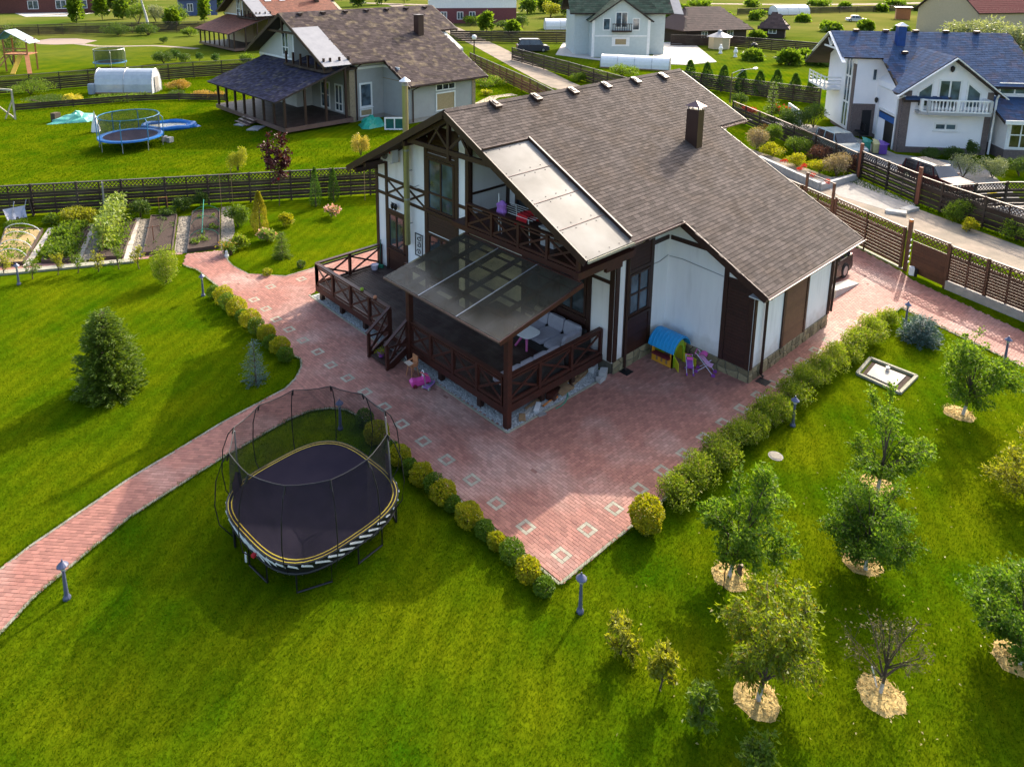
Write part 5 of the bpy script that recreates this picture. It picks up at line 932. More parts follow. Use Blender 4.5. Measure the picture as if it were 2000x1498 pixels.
def stroller(px, lb, rz, mf, ms, s=1.0):
    p = G(*px); t = thing('doll_stroller', lb, 'stroller', (p[0], p[1], 0)); R = Matrix.Rotation(rz, 3, 'Z'); f = lambda x, y, z: tuple(Vector(p)+R @ Vector((x*s, y*s, z*s)))
    for y in (-0.14, 0.14):
        pipe('frame', [f(-0.25, y, 0.06), f(0.28, y, 0.66), f(0.34, y, 0.68)], 0.014, mf, t, 6); pipe('frame', [f(0.26, y, 0.06), f(-0.12, y, 0.42)], 0.014, mf, t, 6)
        for x in (-0.26, 0.27): q = MB(); q.tube([f(x, y-0.03, 0.06), f(x, y+0.03, 0.06)], 0.06*s, 10); make('wheel', q, m_purp, t)
    pipe('handle', [f(0.34, -0.16, 0.68), f(0.34, 0.16, 0.68)], 0.017, m_pk, t, 6); mb = MB(); V = [f(-0.2+0.09*i, y, 0.32-0.05*math.sin(i*1.1)+0.05*i) for i in range(6) for y in (-0.13, 0, 0.13)]
    mb.add(V, [(3*i+j, 3*i+3+j, 3*i+4+j, 3*i+1+j) for i in range(5) for j in range(2)]); make('seat_fabric', mb, ms, t)
    mb = MB(); V = [f(0.05+0.13*math.cos(a)+0.05, y, 0.55+0.15*math.sin(a)) for a in np.linspace(0.3, 2.6, 6) for y in (-0.13, 0.13)]; mb.add(V, [(2*i, 2*i+2, 2*i+3, 2*i+1) for i in range(5)]); make('hood', mb, m_pk, t)
stroller((1378, 729), 'pink folding doll stroller leaning by the garage wall', 1.9, m_wpipe, M('pink_print_cloth', (0.6, 0.2, 0.5), (0.75, 0.5, 0.65), scale=18), 1.1); stroller((1346, 728), 'small lilac doll stroller at the door of the toy house', 0.7, m_wpipe, m_purp, 0.8)
m_whl = M('grey_wheel', (0.42, 0.4, 0.36), rough=0.6)
p = G(838, 757); sc = thing('toy_scooter', 'pink and lilac three-wheeled scooter lying by the terrace', 'scooter', (p[0], p[1], 0)); U = Vector(G(852, 742)-G(832, 758)); U.z = 0; U.normalize(); Sd = Vector((-U.y, U.x, 0)); f = lambda u, s_, z: tuple(Vector(p)+U*u+Sd*s_+Vector((0, 0, z)))
mb = MB(); mb.ext([f(-0.22, -0.1, 0.08), f(-0.1, -0.11, 0.08), f(0.25, -0.07, 0.08), f(0.34, 0, 0.08), f(0.25, 0.07, 0.08), f(-0.1, 0.11, 0.08), f(-0.22, 0.1, 0.08)], (0, 0, 0.035)); make('deck', mb, M('lilac_plastic', (0.42, 0.22, 0.55), rough=0.45), sc)
mb = MB(); mb.ext([f(-0.05, -0.06, 0.118), f(0.2, -0.05, 0.118), f(0.2, 0.05, 0.118), f(-0.05, 0.06, 0.118)], (0, 0, 0.006)); make('grip_pad', mb, M('slate_pad', (0.13, 0.15, 0.22)), sc)
pipe('stem', [f(-0.18, 0, 0.1), f(-0.24, 0.02, 0.62)], 0.018, m_steel, sc, 7); pipe('handlebar', [f(-0.24, -0.16, 0.62), f(-0.24, 0.18, 0.64)], 0.02, M('coral_grip', (0.65, 0.12, 0.12)), sc, 7)
for u, s_ in ((-0.16, -0.13), (-0.16, 0.13), (0.33, 0.0)): q = MB(); q.tube([f(u, s_-0.02, 0.062), f(u, s_+0.02, 0.062)], 0.062, 12); make('wheel', q, m_whl, sc)
p = G(820, 752); rc = thing('ride_on_car', 'hot pink ride-on toy car with a white steering wheel beside the scooter', 'toy car', (p[0], p[1], 0)); U = Vector(G(835, 742)-G(808, 748)); U.z = 0; U.normalize(); Sd = Vector((-U.y, U.x, 0)); f = lambda u, s_, z: tuple(Vector(p)+U*u+Sd*s_+Vector((0, 0, z)))
mb = MB(); prof = [(-0.32, 0.08), (-0.34, 0.2), (-0.26, 0.27), (-0.1, 0.23), (0.08, 0.24), (0.16, 0.36), (0.30, 0.33), (0.36, 0.2), (0.34, 0.08)]; mb.ext([f(u, -0.11, z) for u, z in prof], Sd*0.22); mb.ext([f(u, -0.15, z*0.8+0.01) for u, z in prof], Sd*0.30); make('body', mb, m_pk, rc)
mb = MB(); mb.tube([f(0.12+0.0, 0.10*math.cos(a), 0.42+0.10*math.sin(a)) for a in np.linspace(0, 2*math.pi, 15)], 0.02, 6, cap=False); sw_ = make('steering_wheel', mb, m_white, rc); pipe('column', [f(0.18, 0, 0.34), f(0.12, 0, 0.42)], 0.03, m_black, rc, 6); strip('spoke', f(0.12, -0.1, 0.42), f(0.12, 0.1, 0.42), 0.02, 0.03, m_black, sw_)
for u in (-0.22, 0.24):
    for s_ in (-0.17, 0.17): q = MB(); q.tube([f(u, s_-0.025, 0.075), f(u, s_+0.025, 0.075)], 0.075, 12); make('wheel', q, m_darkred, rc)
p = G(806, 735); oc = thing('toy_chair', 'orange doll high chair standing behind the pink toy car', 'toy chair', (p[0], p[1], 0)); m_or2 = M('salmon_orange_plastic', (0.55, 0.24, 0.11), rough=0.5); f = lambda x, y, z: (p[0]+x, p[1]+y, z)
for x in (-0.13, 0.13):
    for y in (-0.13, 0.13): pipe('leg', [f(x*1.25, y*1.25, 0), f(x*0.8, y*0.8, 0.42)], 0.018, m_or2, oc, 6)
mb = MB(); mb.box(f(0, 0, 0.43), (0.26, 0.28, 0.04)); make('seat', mb, m_or2, oc); mb = MB(); mb.box(f(0.13, 0, 0.6), (0.04, 0.27, 0.34)); make('backrest', mb, m_or2, oc); mb = MB(); mb.box(f(-0.14, 0, 0.56), (0.2, 0.3, 0.03)); make('tray', mb, M('pale_tray', (0.55, 0.45, 0.36)), oc)
for y in (-0.15, 0.15): strip('armrest', f(-0.15, y, 0.55), f(0.14, y, 0.58), 0.03, 0.04, m_or2, oc)
p = G(790, 712); o = thing('broom_handle', 'white stick lying on the gravel behind the steps', 'stick', p); pipe('stick', [G(789, 697)+[0, 0, 0.1], G(800, 714)+[0, 0, 0.05]], 0.018, m_white, o, 6)
br = thing('green_broom', 'dark green broom standing in the terrace corner by the wall', 'broom', (17.0, 25.6, DZ)); pipe('handle', [(17.1, 25.55, DZ+0.1), (17.25, 25.62, DZ+1.25)], 0.022, M('dark_green', (0.01, 0.09, 0.06)), br, 6); mb = MB(); mb.box((17.08, 25.54, DZ+0.08), (0.1, 0.42, 0.14), 0.3); make('broom_head', mb, M('green_bristle', (0.02, 0.22, 0.12)), br)
mb = MB(); mb.lathe((16.8, 25.5, DZ), [(0.13, 0), (0.17, 0.22), (0.175, 0.23), (0.12, 0.2)], 12); make('bucket', mb, m_wpipe, None, label='pale lilac bucket beside the green broom on the terrace', cat='bucket', at=(16.8, 25.5, DZ))
p = G(737, 690, 0.17); pot = thing('potted_plant', 'bright lime green potted plant on the lowest terrace step', 'plant', (13.35, 20.0, 0.17)); mb = MB(); mb.lathe((13.35, 20.0, 0.17), [(0.10, 0), (0.14, 0.17), (0.15, 0.18)], 10); make('pot', mb, m_purp, pot); leaves('foliage', np.array([13.35, 20.0, 0.34])+RNG.normal(0, 1, (260, 3))*[0.09, 0.09, 0.05], RNG.normal(0, 1, (260, 3))+[0, 0, 0.8], 0.07, L_yel, pot)
for px, zz, c_, lb in (((716, 565), 1.66, (0.3, 0.42, 0.03), 'lime green toy on the terrace railing'), ((740, 581), 1.66, (0.5, 0.2, 0.1), 'orange toy on the terrace railing')): p = G(*px, zz); mb = MB(); mb.lathe((14.07, p[1], zz), [(0.03, 0), (0.08, 0.04), (0.07, 0.1), (0.02, 0.14)], 8); make('small_toy', mb, M('toy_plastic', c_), None, label=lb, cat='toy', at=(14.07, p[1], zz))
# ------------------------------------------------------------------ vegetable garden
z8 = lambda x, y: (x/3.226, 320+y/3.226)
m_bedboard = M('bed_board', (0.085, 0.055, 0.042), (0.055, 0.036, 0.028), scale=6, rough=0.8); m_whiteboard = M('weathered_white_plank', (0.48, 0.44, 0.38), (0.36, 0.33, 0.28), scale=5, rough=0.85, c3=(0.3, 0.26, 0.2), s3=2); m_gpath = M('bed_gravel', (0.29, 0.25, 0.19), (0.20, 0.175, 0.135), scale=25, rough=0.95, bump=0.5, isl=0.3); m_strawbed = M('straw_bed', (0.40, 0.29, 0.13), (0.28, 0.2, 0.08), scale=12, rough=0.95, bump=0.6)
def bed(q, lb, soil, h=0.2, board=True):
    P = [G(*z8(*p)) for p in q]; c = sum(P)/4; t = thing('raised_bed', lb, 'garden bed', (c[0], c[1], 0)); mb = MB(); mb.prism([p[:2] for p in P], 0.0, h-0.05); make('soil', mb, soil, t)
    for i in range(4): strip('board', P[i]+[0, 0, h/2], P[(i+1) % 4]+[0, 0, h/2], 0.05, h, m_bedboard, t)
    return P, c
def scatter(P, n, rng=RNG):
    a, b = rng.random(n), rng.random(n); P = np.array(P); return (P[0]*(1-a)[:, None]*(1-b)[:, None]+P[1]*(a*(1-b))[:, None]+P[2]*(a*b)[:, None]+P[3]*((1-a)*b)[:, None])
def bed_plants(name, lb, P, n, hgt, leaf, mat, cat='vegetables', clumps=40, spread=0.16, ratio=0.6):
    c = sum(P)/4; t = thing(name, lb, cat, (c[0], c[1], 0.15)); Q = np.array(P); cc = Q.mean(0); Q = cc+(Q-cc)*0.85; k = scatter(Q, clumps); i = RNG.integers(0, clumps, n); hh = RNG.random(n)
    X = k[i]+np.c_[RNG.normal(0, spread, (n, 2)), hh*hgt*RNG.uniform(0.5, 1, n)+0.15]; leaves('leaves', X, RNG.normal(0, 1, (n, 3))+[0, 0, 0.6], leaf, mat, t, ratio); stems('stems', (c[0], c[1], 0.15), [tuple(q+[0, 0, 0.2+hgt*0.3]) for q in k[:8]], 0.008, L_weed2, t); return t
def planks(name, a, b, w, lb, mat=None, h=0.06, par=None):
    A = G(*z8(*a)); B = G(*z8(*b)); t = thing(name, lb, 'plank', ((A+B)/2)); n = 3; d = (B-A)
    for i in range(n): strip('plank', A+d*(i/n)+[0, 0, h/2], A+d*((i+1)/n-0.01)+[0, 0, h/2], w, h, mat or m_whiteboard, t)
    return t
P1, _ = bed([(-40, 650), (150, 640), (270, 430), (40, 420)], 'raised bed covered with straw under white hoops at the left edge', m_strawbed); P2, _ = bed([(265, 630), (455, 625), (575, 400), (380, 400)], 'raised bed full of dark leafy vegetables', m_soil)
P3, _ = bed([(605, 610), (770, 600), (860, 370), (690, 380)], 'raised bed with climbing beans', m_soil); P4, _ = bed([(905, 580), (1085, 560), (1115, 340), (955, 345)], 'dug over bare dark soil bed behind the mottled bush', m_soil); P5, _ = bed([(1185, 560), (1380, 535), (1385, 300), (1215, 318)], 'dark soil bed with seedlings and green hoops at the right end', m_soil)
planks('plank_walk', (165, 650), (325, 408), 0.28, 'wide white weathered plank between the straw bed and the leafy bed'); planks('plank_walk', (480, 640), (600, 378), 0.24, 'white weathered plank between the leafy bed and the bean bed'); planks('plank_walk', (795, 615), (868, 345), 0.26, 'white weathered plank to the right of the bean bed')
for nm, q in (('gravel_walk', [(500, 640), (590, 620), (680, 380), (610, 375)]), ('gravel_walk', [(815, 600), (893, 590), (945, 348), (878, 350)]), ('gravel_walk', [(1097, 565), (1178, 562), (1205, 330), (1127, 335)]), ('gravel_walk', [(1390, 540), (1425, 560), (1480, 430), (1460, 270), (1395, 275)])):
    P = [G(*z8(*p))[:2] for p in q]; mb = MB(); mb.prism(P, 0, 0.012); o = make(nm, mb, m_gpath, kind='structure'); pebbles('pebbles', P, 500, 0.035, 0.012, m_gpath, o, kind='stuff')
q = [G(*z8(*p))[:2] for p in ((-60, 712), (845, 626), (845, 606), (-60, 690))]; mb = MB(); mb.prism(q, 0, 0.10); make('garden_kerb', mb, m_kerb, kind='structure')
q = [G(*z8(*p))[:2] for p in ((-60, 690), (940, 598), (940, 585), (1150, 570), (1150, 560), (900, 582), (-60, 650))]; mb = MB(); mb.prism(q, 0, 0.012); make('garden_walk', mb, m_brick_i, kind='structure')
bed_plants('leafy_vegetables', 'dense dark green vegetables filling the raised bed', P2, 2600, 0.4, 0.16, L_weed, clumps=60); bed_plants('strawberry_plants', 'low pale plants among the straw under the white hoops', P1, 420, 0.25, 0.13, L_weed, clumps=26); bed_plants('seedlings', 'scattered small seedlings in the dark bed', P5, 300, 0.2, 0.12, L_weed, clumps=12, spread=0.08); bed_plants('weeds', 'few small weeds on the bare soil bed', P4, 90, 0.1, 0.1, L_weed2, clumps=9, spread=0.06); bed_plants('bed_greens', 'green plants at the foot of the bean frame', P3, 700, 0.3, 0.14, L_weed, clumps=22)
a, b = G(*z8(655, 560)), G(*z8(760, 345)); bt = thing('bean_vines', 'tall pale climbing beans on a frame across the raised bed', 'vines', (a+b)/2); n = 2300; s = RNG.random(n); X = a+(b-a)*s[:, None]+np.c_[RNG.normal(0, 0.22, (n, 2)), 0.2+1.35*RNG.random(n)**0.8]; leaves('leaves', X, RNG.normal(0, 1, (n, 3))+[-0.5, 0, -0.2], 0.2, L_bean, bt, 0.75)
for i in range(5): p = a+(b-a)*i/4; pipe('cane', [p, p+[0, 0, 1.6]], 0.015, m_wood, bt, 5)
hp = thing('white_hoops', 'row of white tunnel hoops over the straw bed', 'hoops', P1[0]); hp2 = thing('green_hoops', 'thin green tunnel hoops over the seedling bed', 'hoops', P5[0])
def hoops(t, P, fs, mat, h, r=0.02):
    for f_ in fs: l_ = P[0]+(P[3]-P[0])*f_; r_ = P[1]+(P[2]-P[1])*f_; pipe('hoop', [tuple(l_*(0.5+0.5*math.cos(a))+r_*(0.5-0.5*math.cos(a))+np.array([0, 0, 0.1+h*math.sin(a)])) for a in np.linspace(0, math.pi, 11)], r, mat, t, 5)
hoops(hp, P1, (0.15, 0.4, 0.65, 0.9), m_white, 0.5); hoops(hp2, P5, (0.25, 0.6, 0.9), M('green_hoop', (0.03, 0.25, 0.14)), 0.5, 0.014); p0, p1 = G(*z8(1275, 470)), G(*z8(1290, 310)); pipe('stake', [p0+[0, 0, 0.3], p1+[0, 0, 0.8]], 0.02, M('teal_stake', (0.02, 0.26, 0.2)), hp2, 5)
fr = thing('rusty_frame', 'small rusty wire trellis standing in the bare soil bed', 'trellis', G(*z8(970, 500))); p = G(*z8(970, 500)); pipe('upright', [p, p+[0, 0, 0.9]], 0.02, M('rust', (0.25, 0.09, 0.04)), fr, 5); pipe('crossbar', [p+[-0.25, 0.1, 0.85], p+[0.3, -0.15, 0.9]], 0.016, M('rust2', (0.25, 0.09, 0.04)), fr, 5)
fo = thing('garden_arch', 'orange tubular garden arch near the back fence', 'garden arch', G(*z8(1030, 290))); p = G(*z8(1030, 290)); pipe('tube', [p+[-0.2, 0.1, 0], p+[-0.2, 0.1, 0.75], p+[0.2, -0.12, 0.75], p+[0.2, -0.12, 0]], 0.03, M('orange_paint', (0.45, 0.17, 0.06)), fo, 6)
# shrubs and weeds behind the beds
for i, (x, y, rp, hp_, n, mt, lb) in enumerate(((330, 380, 60, 70, 900, L_weed, 'low green weeds left of the yellow shrub by the back fence'), (490, 375, 135, 110, 3000, L_yel, 'wide yellow-green shrub against the back fence'), (890, 340, 75, 140, 1500, L_weed2, 'dark green plant behind the bean frame'), (1060, 330, 60, 60, 800, L_weed2, 'low dark plant behind the bare soil bed'), (1160, 300, 70, 110, 1200, L_weed2, 'tall dark weeds by the back fence'), (1270, 270, 60, 110, 900, L_weed2, 'dark weeds with pale stems right of the tall dark weeds'), (1500, 400, 85, 170, 2200, L_weed, 'big leafy green plant left of the golden thuja'), (1515, 535, 58, 105, 1700, L_hedge, 'round green shrub beside the garden path end'), (1685, 490, 62, 100, 1500, L_bean, 'pale hydrangea with cream flower heads beside the golden thuja'), (1800, 390, 55, 90, 1300, L_gold, 'yellow-green bush on the lawn right of the golden thuja'), (100, 400, 70, 50, 600, L_weed, 'low weeds beside the wheelbarrow'))):
    b = G(*z8(x, y)); r = rp/3.226*MPP(b); bush('garden_bush', lb, 'plant', b, r, max(0.3, HGT(*z8(x, y-hp_), b)), n, 0.11, mt, None, 130+i, 12, 0.55, 0.3, flowers=(L_pinkf, 60, 0.12) if 'cream' in lb else None)
b = G(*z8(1640, 425)); column('golden_thuja', 'bright golden pointed thuja beside the vegetable garden', b, HGT(*z8(1618, 180), b), 58/3.226*MPP(b), L_gthuja, 3, 2600, 0.10)
b = G(*z8(1780, 590)); conifer('small_spruce', 'small dark spruce on the lawn beyond the path', b, HGT(*z8(1780, 425), b), 50/3.226*MPP(b), L_spruce, 9, tiers=11, per=11, leaf=0.1, dens=16, pw=0.6)
for x, y, r, lb, mt in ((1685, 705, 30, 'tiny yellow-green bush by the path curve', L_yel), (1897, 655, 26, 'tiny dark bush near the terrace corner', L_weed2)): b = G(*z8(x, y)); globe('dwarf_bush', lb, b, r/3.226*MPP(b), 0.35, mt, 420, 0.07, 77)
fp = thing('flower_pot', 'pot of orange and red flowers at the end of the garden path', 'flower pot', G(*z8(1440, 575))); b = G(*z8(1440, 575)); mb = MB(); mb.lathe(b, [(0.16, 0), (0.24, 0.28), (0.25, 0.3)], 10); make('pot', mb, m_soil, fp); leaves('foliage', b+np.array([0, 0, 0.42])+RNG.normal(0, 1, (420, 3))*[0.18, 0.18, 0.12], RNG.normal(0, 1, (420, 3)), 0.12, L_weed, fp); leaves('flowers', b+np.array([0, 0, 0.5])+RNG.normal(0, 1, (70, 3))*[0.2, 0.2, 0.1], RNG.normal(0, 1, (70, 3))+[0, 0, 1], 0.1, L_orange, fp, 0.9)
p = G(*z8(1430, 590)); mb = MB(); mb.lathe(p, [(0.1, 0), (0.11, 0.1), (0.07, 0.2), (0.08, 0.3), (0.03, 0.36)], 8); make('white_figurine', mb, m_white, None, label='small white garden figurine beside the flower pot', cat='figurine', at=(p[0], p[1], 0))
for i, (x, y, yt, lb) in enumerate(((617, 404, 328, 'left one of two dark pointed thujas before the back fence'), (652, 392, 330, 'right one of two dark pointed thujas before the back fence'))): b = G(x, y); column('thuja', lb, b, HGT(x, yt, b), 13*MPP(b), L_thuja, 12+i, 1900, 0.08, 'dark thujas')
b = G(648, 425); bush('rose_bush', 'small shrub with pale pink flowers before the back fence', 'bush', b, 18*MPP(b), 0.75, 500, 0.1, L_weed, None, 150, 8, flowers=(L_pinkf, 160, 0.14))
b = G(546, 402); t = fruit_tree('burgundy_maple', 'young burgundy-leaved maple on a thin trunk before the back fence', (546, 402), (535, 255), 26, L_burg, 151, nl=1500, leaf=0.16, clear=0.45, limbs=12, sub=6, clump=0.2, wash=False, thick=0.6, group=None, up=0.4, ratio=0.8)
mb = MB(); mb.box(b+[0, 0, HGT(540, 350, b)], (0.12, 0.12, 0.14)); make('red_tie', mb, m_red, t)
for x, y, yt, lb in ((433, 408, 340, 'thin pale stake by the back fence left of the maple'), (455, 398, 330, 'thin brown stake by the back fence nearest the maple'), (713, 392, 330, 'thin brown stake beside the house corner')): b = G(x, y); o = thing('garden_stake', lb, 'stake', b); pipe('stake', [b, b+[0, 0, HGT(x, yt, b)]], 0.02, m_wood, o, 5)
b = G(*z8(662, 320)); o = thing('leaning_board', 'pale grey board leaning upright against the back fence', 'board', b); strip('board', b+[0, 0, 0.0], b+[0.05, 0.1, HGT(*z8(648, 120), b)], 0.2, 0.05, m_concrete, o, up=(1, 0, 0))
b = G(*z8(210, 330)); o = thing('leaning_sheet', 'dark panel leaning against the back fence behind the wheelbarrow', 'panel', b); strip('sheet', b, b+[-0.1, 0.2, 1.0], 0.35, 0.04, m_bedboard, o, up=(1, 0, 0))
b = G(*z8(105, 365)); wb = thing('wheelbarrow', 'grey wheelbarrow tipped up by the back fence', 'wheelbarrow', b); mb = MB(); T8 = [(-0.35, -0.3, 0.2), (0.35, -0.3, 0.2), (0.4, 0.3, 0.55), (-0.4, 0.3, 0.55)]; T9 = [(-0.2, -0.1, 0.12), (0.2, -0.1, 0.12), (0.22, 0.2, 0.35), (-0.22, 0.2, 0.35)]
mb.add([tuple(b+np.array(q)*1.3) for q in T8+T9], [(0, 1, 5, 4), (1, 2, 6, 5), (2, 3, 7, 6), (3, 0, 4, 7), (4, 5, 6, 7)]); make('tub', mb, M('zinc', (0.38, 0.40, 0.46), rough=0.45), wb)
for s_ in (-0.25, 0.25): pipe('handle', [b+[s_, -0.2, 0.2], b+[s_*1.2+0.4, 0.7, 0.95]], 0.025, m_steel, wb, 6)
q = MB(); q.tube([b+[-0.05, -0.45, 0.2], b+[0.05, -0.45, 0.2]], 0.2, 12); make('wheel', q, m_black, wb)
# ------------------------------------------------------------------ fences
m_fence = M('fence_board', (0.040, 0.022, 0.015), (0.028, 0.016, 0.011), scale=5, rough=0.75, obj=0.2, c3=(0.06, 0.045, 0.032), s3=1.0)
m_fence2 = M('fence_board_warm', (0.078, 0.032, 0.015), (0.052, 0.021, 0.011), scale=5, rough=0.6, obj=0.2)
m_fcap = M('fence_cap', (0.075, 0.068, 0.062), (0.055, 0.05, 0.045), rough=0.7)
def fence(label, pts, h=1.75, pl=2.4, boards=7, lat=0.42, mat=None, capm=None, detail=True, z0=0.08, bh=0.155, step=0.0, lw=0.042, ls=0.21, postm=None, gap=None, name='fence', cap=True, cat='fence', over=0.0, weave=True):
    mat = mat or m_fence; postm = postm or mat; P = [Vector((p[0], p[1], p[2] if len(p) > 2 else 0)) for p in pts]; t = thing(name, label, cat, P[0]); bcache = {}
    for a, b in zip(P[:-1], P[1:]):
        L = (b-a).length; n = max(1, int(round(L/pl))); d = (b-a)/n; u = d.normalized(); nrm = Vector((-u.y, u.x, 0)); w = d.length
        for i in range(n):
            p = a+d*i; q = p+d; zz = -step*i; up = Vector((0, 0, 1)); zt = h-lat
            strip('post', p+up*(zz-0.1), p+up*(h+0.05+over+zz), 0.11, 0.11, postm, t, up=nrm)
            if detail:
                pitch = (zt-z0)/boards
                for k in range(boards):
                    z = z0+pitch*(k+0.5)+zz; off = nrm*(0.03 if (k % 2 and weave) else (-0.03 if weave else 0)); hh = bh if gap is None else pitch-gap
                    key = (round(w, 2), round(hh, 3))
                    if key not in bcache:
                        mb = MB(); mb.box((0, 0, 0), (w-0.06, 0.02, hh)); me = bpy.data.meshes.new('board'); me.from_pydata(mb.v, [], mb.f); me.materials.append(mat); bcache[key] = me
                    o = bpy.data.objects.new('board', bcache[key]); c = (p+q)/2+off+up*z-Vector(ORG[t.name]); o.location = c; o.rotation_euler = (0, 0, math.atan2(u.y, u.x)); link(o, t)
                mid = (p+q)/2; strip('post', mid+up*zz+nrm*0.06, mid+up*(h+zz)+nrm*0.06, 0.07, 0.04, postm, t, up=nrm)
            else:
                mb = MB(); pitch = (zt-z0)/boards
                for k in range(boards): z = z0+pitch*(k+0.5)+zz; off = nrm*(0.03 if k % 2 else -0.03); mb.beam(p+off+up*z, q+off+up*z, 0.02, pitch*0.86)
                make('board_panel', mb, mat, t)
            if lat > 0:
                mb = MB(); m = int(w/ls)+1; zb = zt+0.03+zz; ztp = h-0.02+zz; hl = ztp-zb
                for sgn, o2 in ((1, 0.010), (-1, -0.010)):
                    s = -hl
                    while s < w:
                        s0, s1 = max(s, 0), min(s+hl, w)
                        if s1 > s0+0.02:
                            za = zb+(s0-s); zc_ = zb+(s1-s)
                            if sgn < 0: za, zc_ = ztp-(s0-s), ztp-(s1-s)
                            mb.beam(p+u*s0+up*za+nrm*o2, p+u*s1+up*zc_+nrm*o2, 0.012, lw)
                        s += ls
                mb.beam(p+up*zb, q+up*zb, 0.04, 0.05); make('lattice', mb, mat, t)
            if cap: strip('cap_rail', p+up*(h+zz), q+up*(h+zz), 0.12, 0.05, capm or m_fcap, t)
    strip('post', P[-1]-Vector((0, 0, 0.1)), P[-1]+Vector((0, 0, h+0.05)), 0.11, 0.11, postm, t); return t
fence('dark woven board fence with lattice top behind the vegetable beds', [(1.2, 49.15), (23.6, 36.05), (27.5, 33.8)], 1.78, 2.45, 7, 0.42)
# right front fence: low concrete base, boards, lattice; sliding gate towards the house
fr_ = fence('brown slatted fence on a concrete base beside the driveway at the right edge', [(35.38, 8.45), (34.36, 5.36), (33.1, 1.4)], 2.0, 2.0, 9, 0.45, m_fence2, m_fence2, z0=0.42, gap=0.010, step=0.0, weave=False)
for a, b in (((35.36, 8.42), (34.36, 5.36)), ((34.36, 5.36), (33.1, 1.4))): strip('concrete_base', (*a, 0.18), (*b, 0.18), 0.16, 0.42, m_concrete, fr_)
gt = thing('yard_door', 'closed dark brown board door panel between the gate post and the slatted fence', 'door', (35.75, 9.3, 0)); a_, b_ = Vector((36.05, 10.1, 0)), Vector((35.4, 8.5, 0)); u_ = (b_-a_).normalized(); L_ = (b_-a_).length
for k in range(10): strip('board', a_+Vector((0, 0, 0.16+0.148*k)), b_+Vector((0, 0, 0.16+0.148*k)), 0.03, 0.143, m_fence2, gt)
mb = MB(); s = -0.4
for sg in (1, -1):
    s = -0.4
    while s < L_:
        s0, s1 = max(s, 0), min(s+0.4, L_)
        if s1 > s0+0.02:
            z1_, z2_ = (1.62+(s0-s), 1.62+(s1-s)) if sg > 0 else (2.02-(s0-s), 2.02-(s1-s)); mb.beam(a_+u_*s0+Vector((0, 0, z1_)), a_+u_*s1+Vector((0, 0, z2_)), 0.014+0.006*sg, 0.042)
        s += 0.21
make('lattice', mb, m_fence2, gt); strip('top_rail', a_+Vector((0, 0, 2.06)), b_+Vector((0, 0, 2.06)), 0.1, 0.06, m_fence2, gt); strip('post', b_, b_+Vector((0, 0, 2.1)), 0.1, 0.1, m_fence2, gt)
gp = thing('gate_post', 'tall brown gate post with an orange cap and white reflectors', 'post', (36.12, 10.3, 0)); strip('post', (36.12, 10.3, 0), (36.12, 10.3, 2.4), 0.16, 0.16, m_fence2, gp); mb = MB(); mb.box((36.12, 10.3, 2.46), (0.15, 0.15, 0.12)); make('orange_cap', mb, m_orange, gp)
for k in range(5): mb = MB(); mb.box((36.02, 10.18, 0.5+0.27*k), (0.1, 0.04, 0.07)); make('reflector', mb, m_white, gp)
ga = fence('brown sliding gate of open slats with a lattice top beside the house', [(36.25, 10.55), (38.3, 14.5)], 2.0, 4.5, 9, 0.45, m_fence2, m_fence2, z0=0.12, gap=0.016, weave=False, name='sliding_gate', cat='gate'); strip('track', (36.2, 10.4, 0.03), (38.4, 14.7, 0.03), 0.16, 0.05, m_kerb, ga)
wk = fence('low lattice wicket with a tall bare frame beside the sliding gate', [(38.3, 14.6), (39.3, 16.6)], 1.9, 2.2, 8, 0.45, m_fence2, m_fence2, z0=0.12, gap=0.016, weave=False, name='wicket_gate', cat='gate')
for p in ((38.35, 14.7), (39.25, 16.5)): strip('tall_post', (*p, 0), (*p, 2.75), 0.12, 0.12, m_fence2, wk)
strip('lintel', (38.35, 14.7, 2.72), (39.25, 16.5, 2.72), 0.05, 0.05, m_fence2, wk)
fence('lattice-topped fence along the road behind the garage', [(39.4, 16.8), (41.2, 20.5), (45.5, 30), (53, 46)], 1.9, 2.6, 7, 0.45, m_fence2, m_fence2, detail=False)
p = G(1783, 538); mt = thing('gate_motor', 'small white and black gate motor on the grass beside the gate post', 'motor', (p[0], p[1], 0)); mb = MB(); mb.box((p[0], p[1]+0.08, 0.2), (0.28, 0.2, 0.36), 0.4); make('casing', mb, m_white, mt); mb = MB(); mb.box((p[0]+0.02, p[1]-0.08, 0.18), (0.3, 0.12, 0.34), 0.4); make('cover', mb, m_black, mt)
# fences of the other plots
def gp_(*a): return [G(*p)[:2] for p in a]
fence('red-brown lattice fence along the left side of the road', gp_((918, 128), (1035, 185), (1100, 222)), 1.7, 2.6, 6, 0.6, M('red_fence', (0.15, 0.06, 0.045), (0.10, 0.04, 0.03), obj=0.2), m_fcap, detail=False)
fence('brown board fence along the right side of the road before the pale green house', gp_((1000, 118), (1110, 150), (1245, 192)), 1.8, 3.0, 6, 0.5, detail=False)
fence('old brown fence with lattice top beyond the grey neighbour house', [(-6, 93), (12.8, 90.1), (32.5, 87.5), (42, 85)], 1.9, 3.0, 6, 0.5, detail=False)
fence('far brown board fence behind the playground lawn', gp_((-20, 72), (215, 66), (430, 62)), 2.0, 4.0, 6, 0.5, detail=False)
fence('dark brown fence behind the grey house by the road', gp_((880, 82), (1000, 84), (1130, 84)), 1.9, 4, 6, 0.0, detail=False, cap=True)
fence('dark fence in front of the brown log house', gp_((1310, 90), (1420, 92), (1600, 108)), 1.8, 4, 6, 0.0, detail=False)
fence('dark fence behind the row of pointed thujas', gp_((1330, 168), (1450, 186), (1600, 206)), 1.7, 3, 6, 0.4, detail=False)
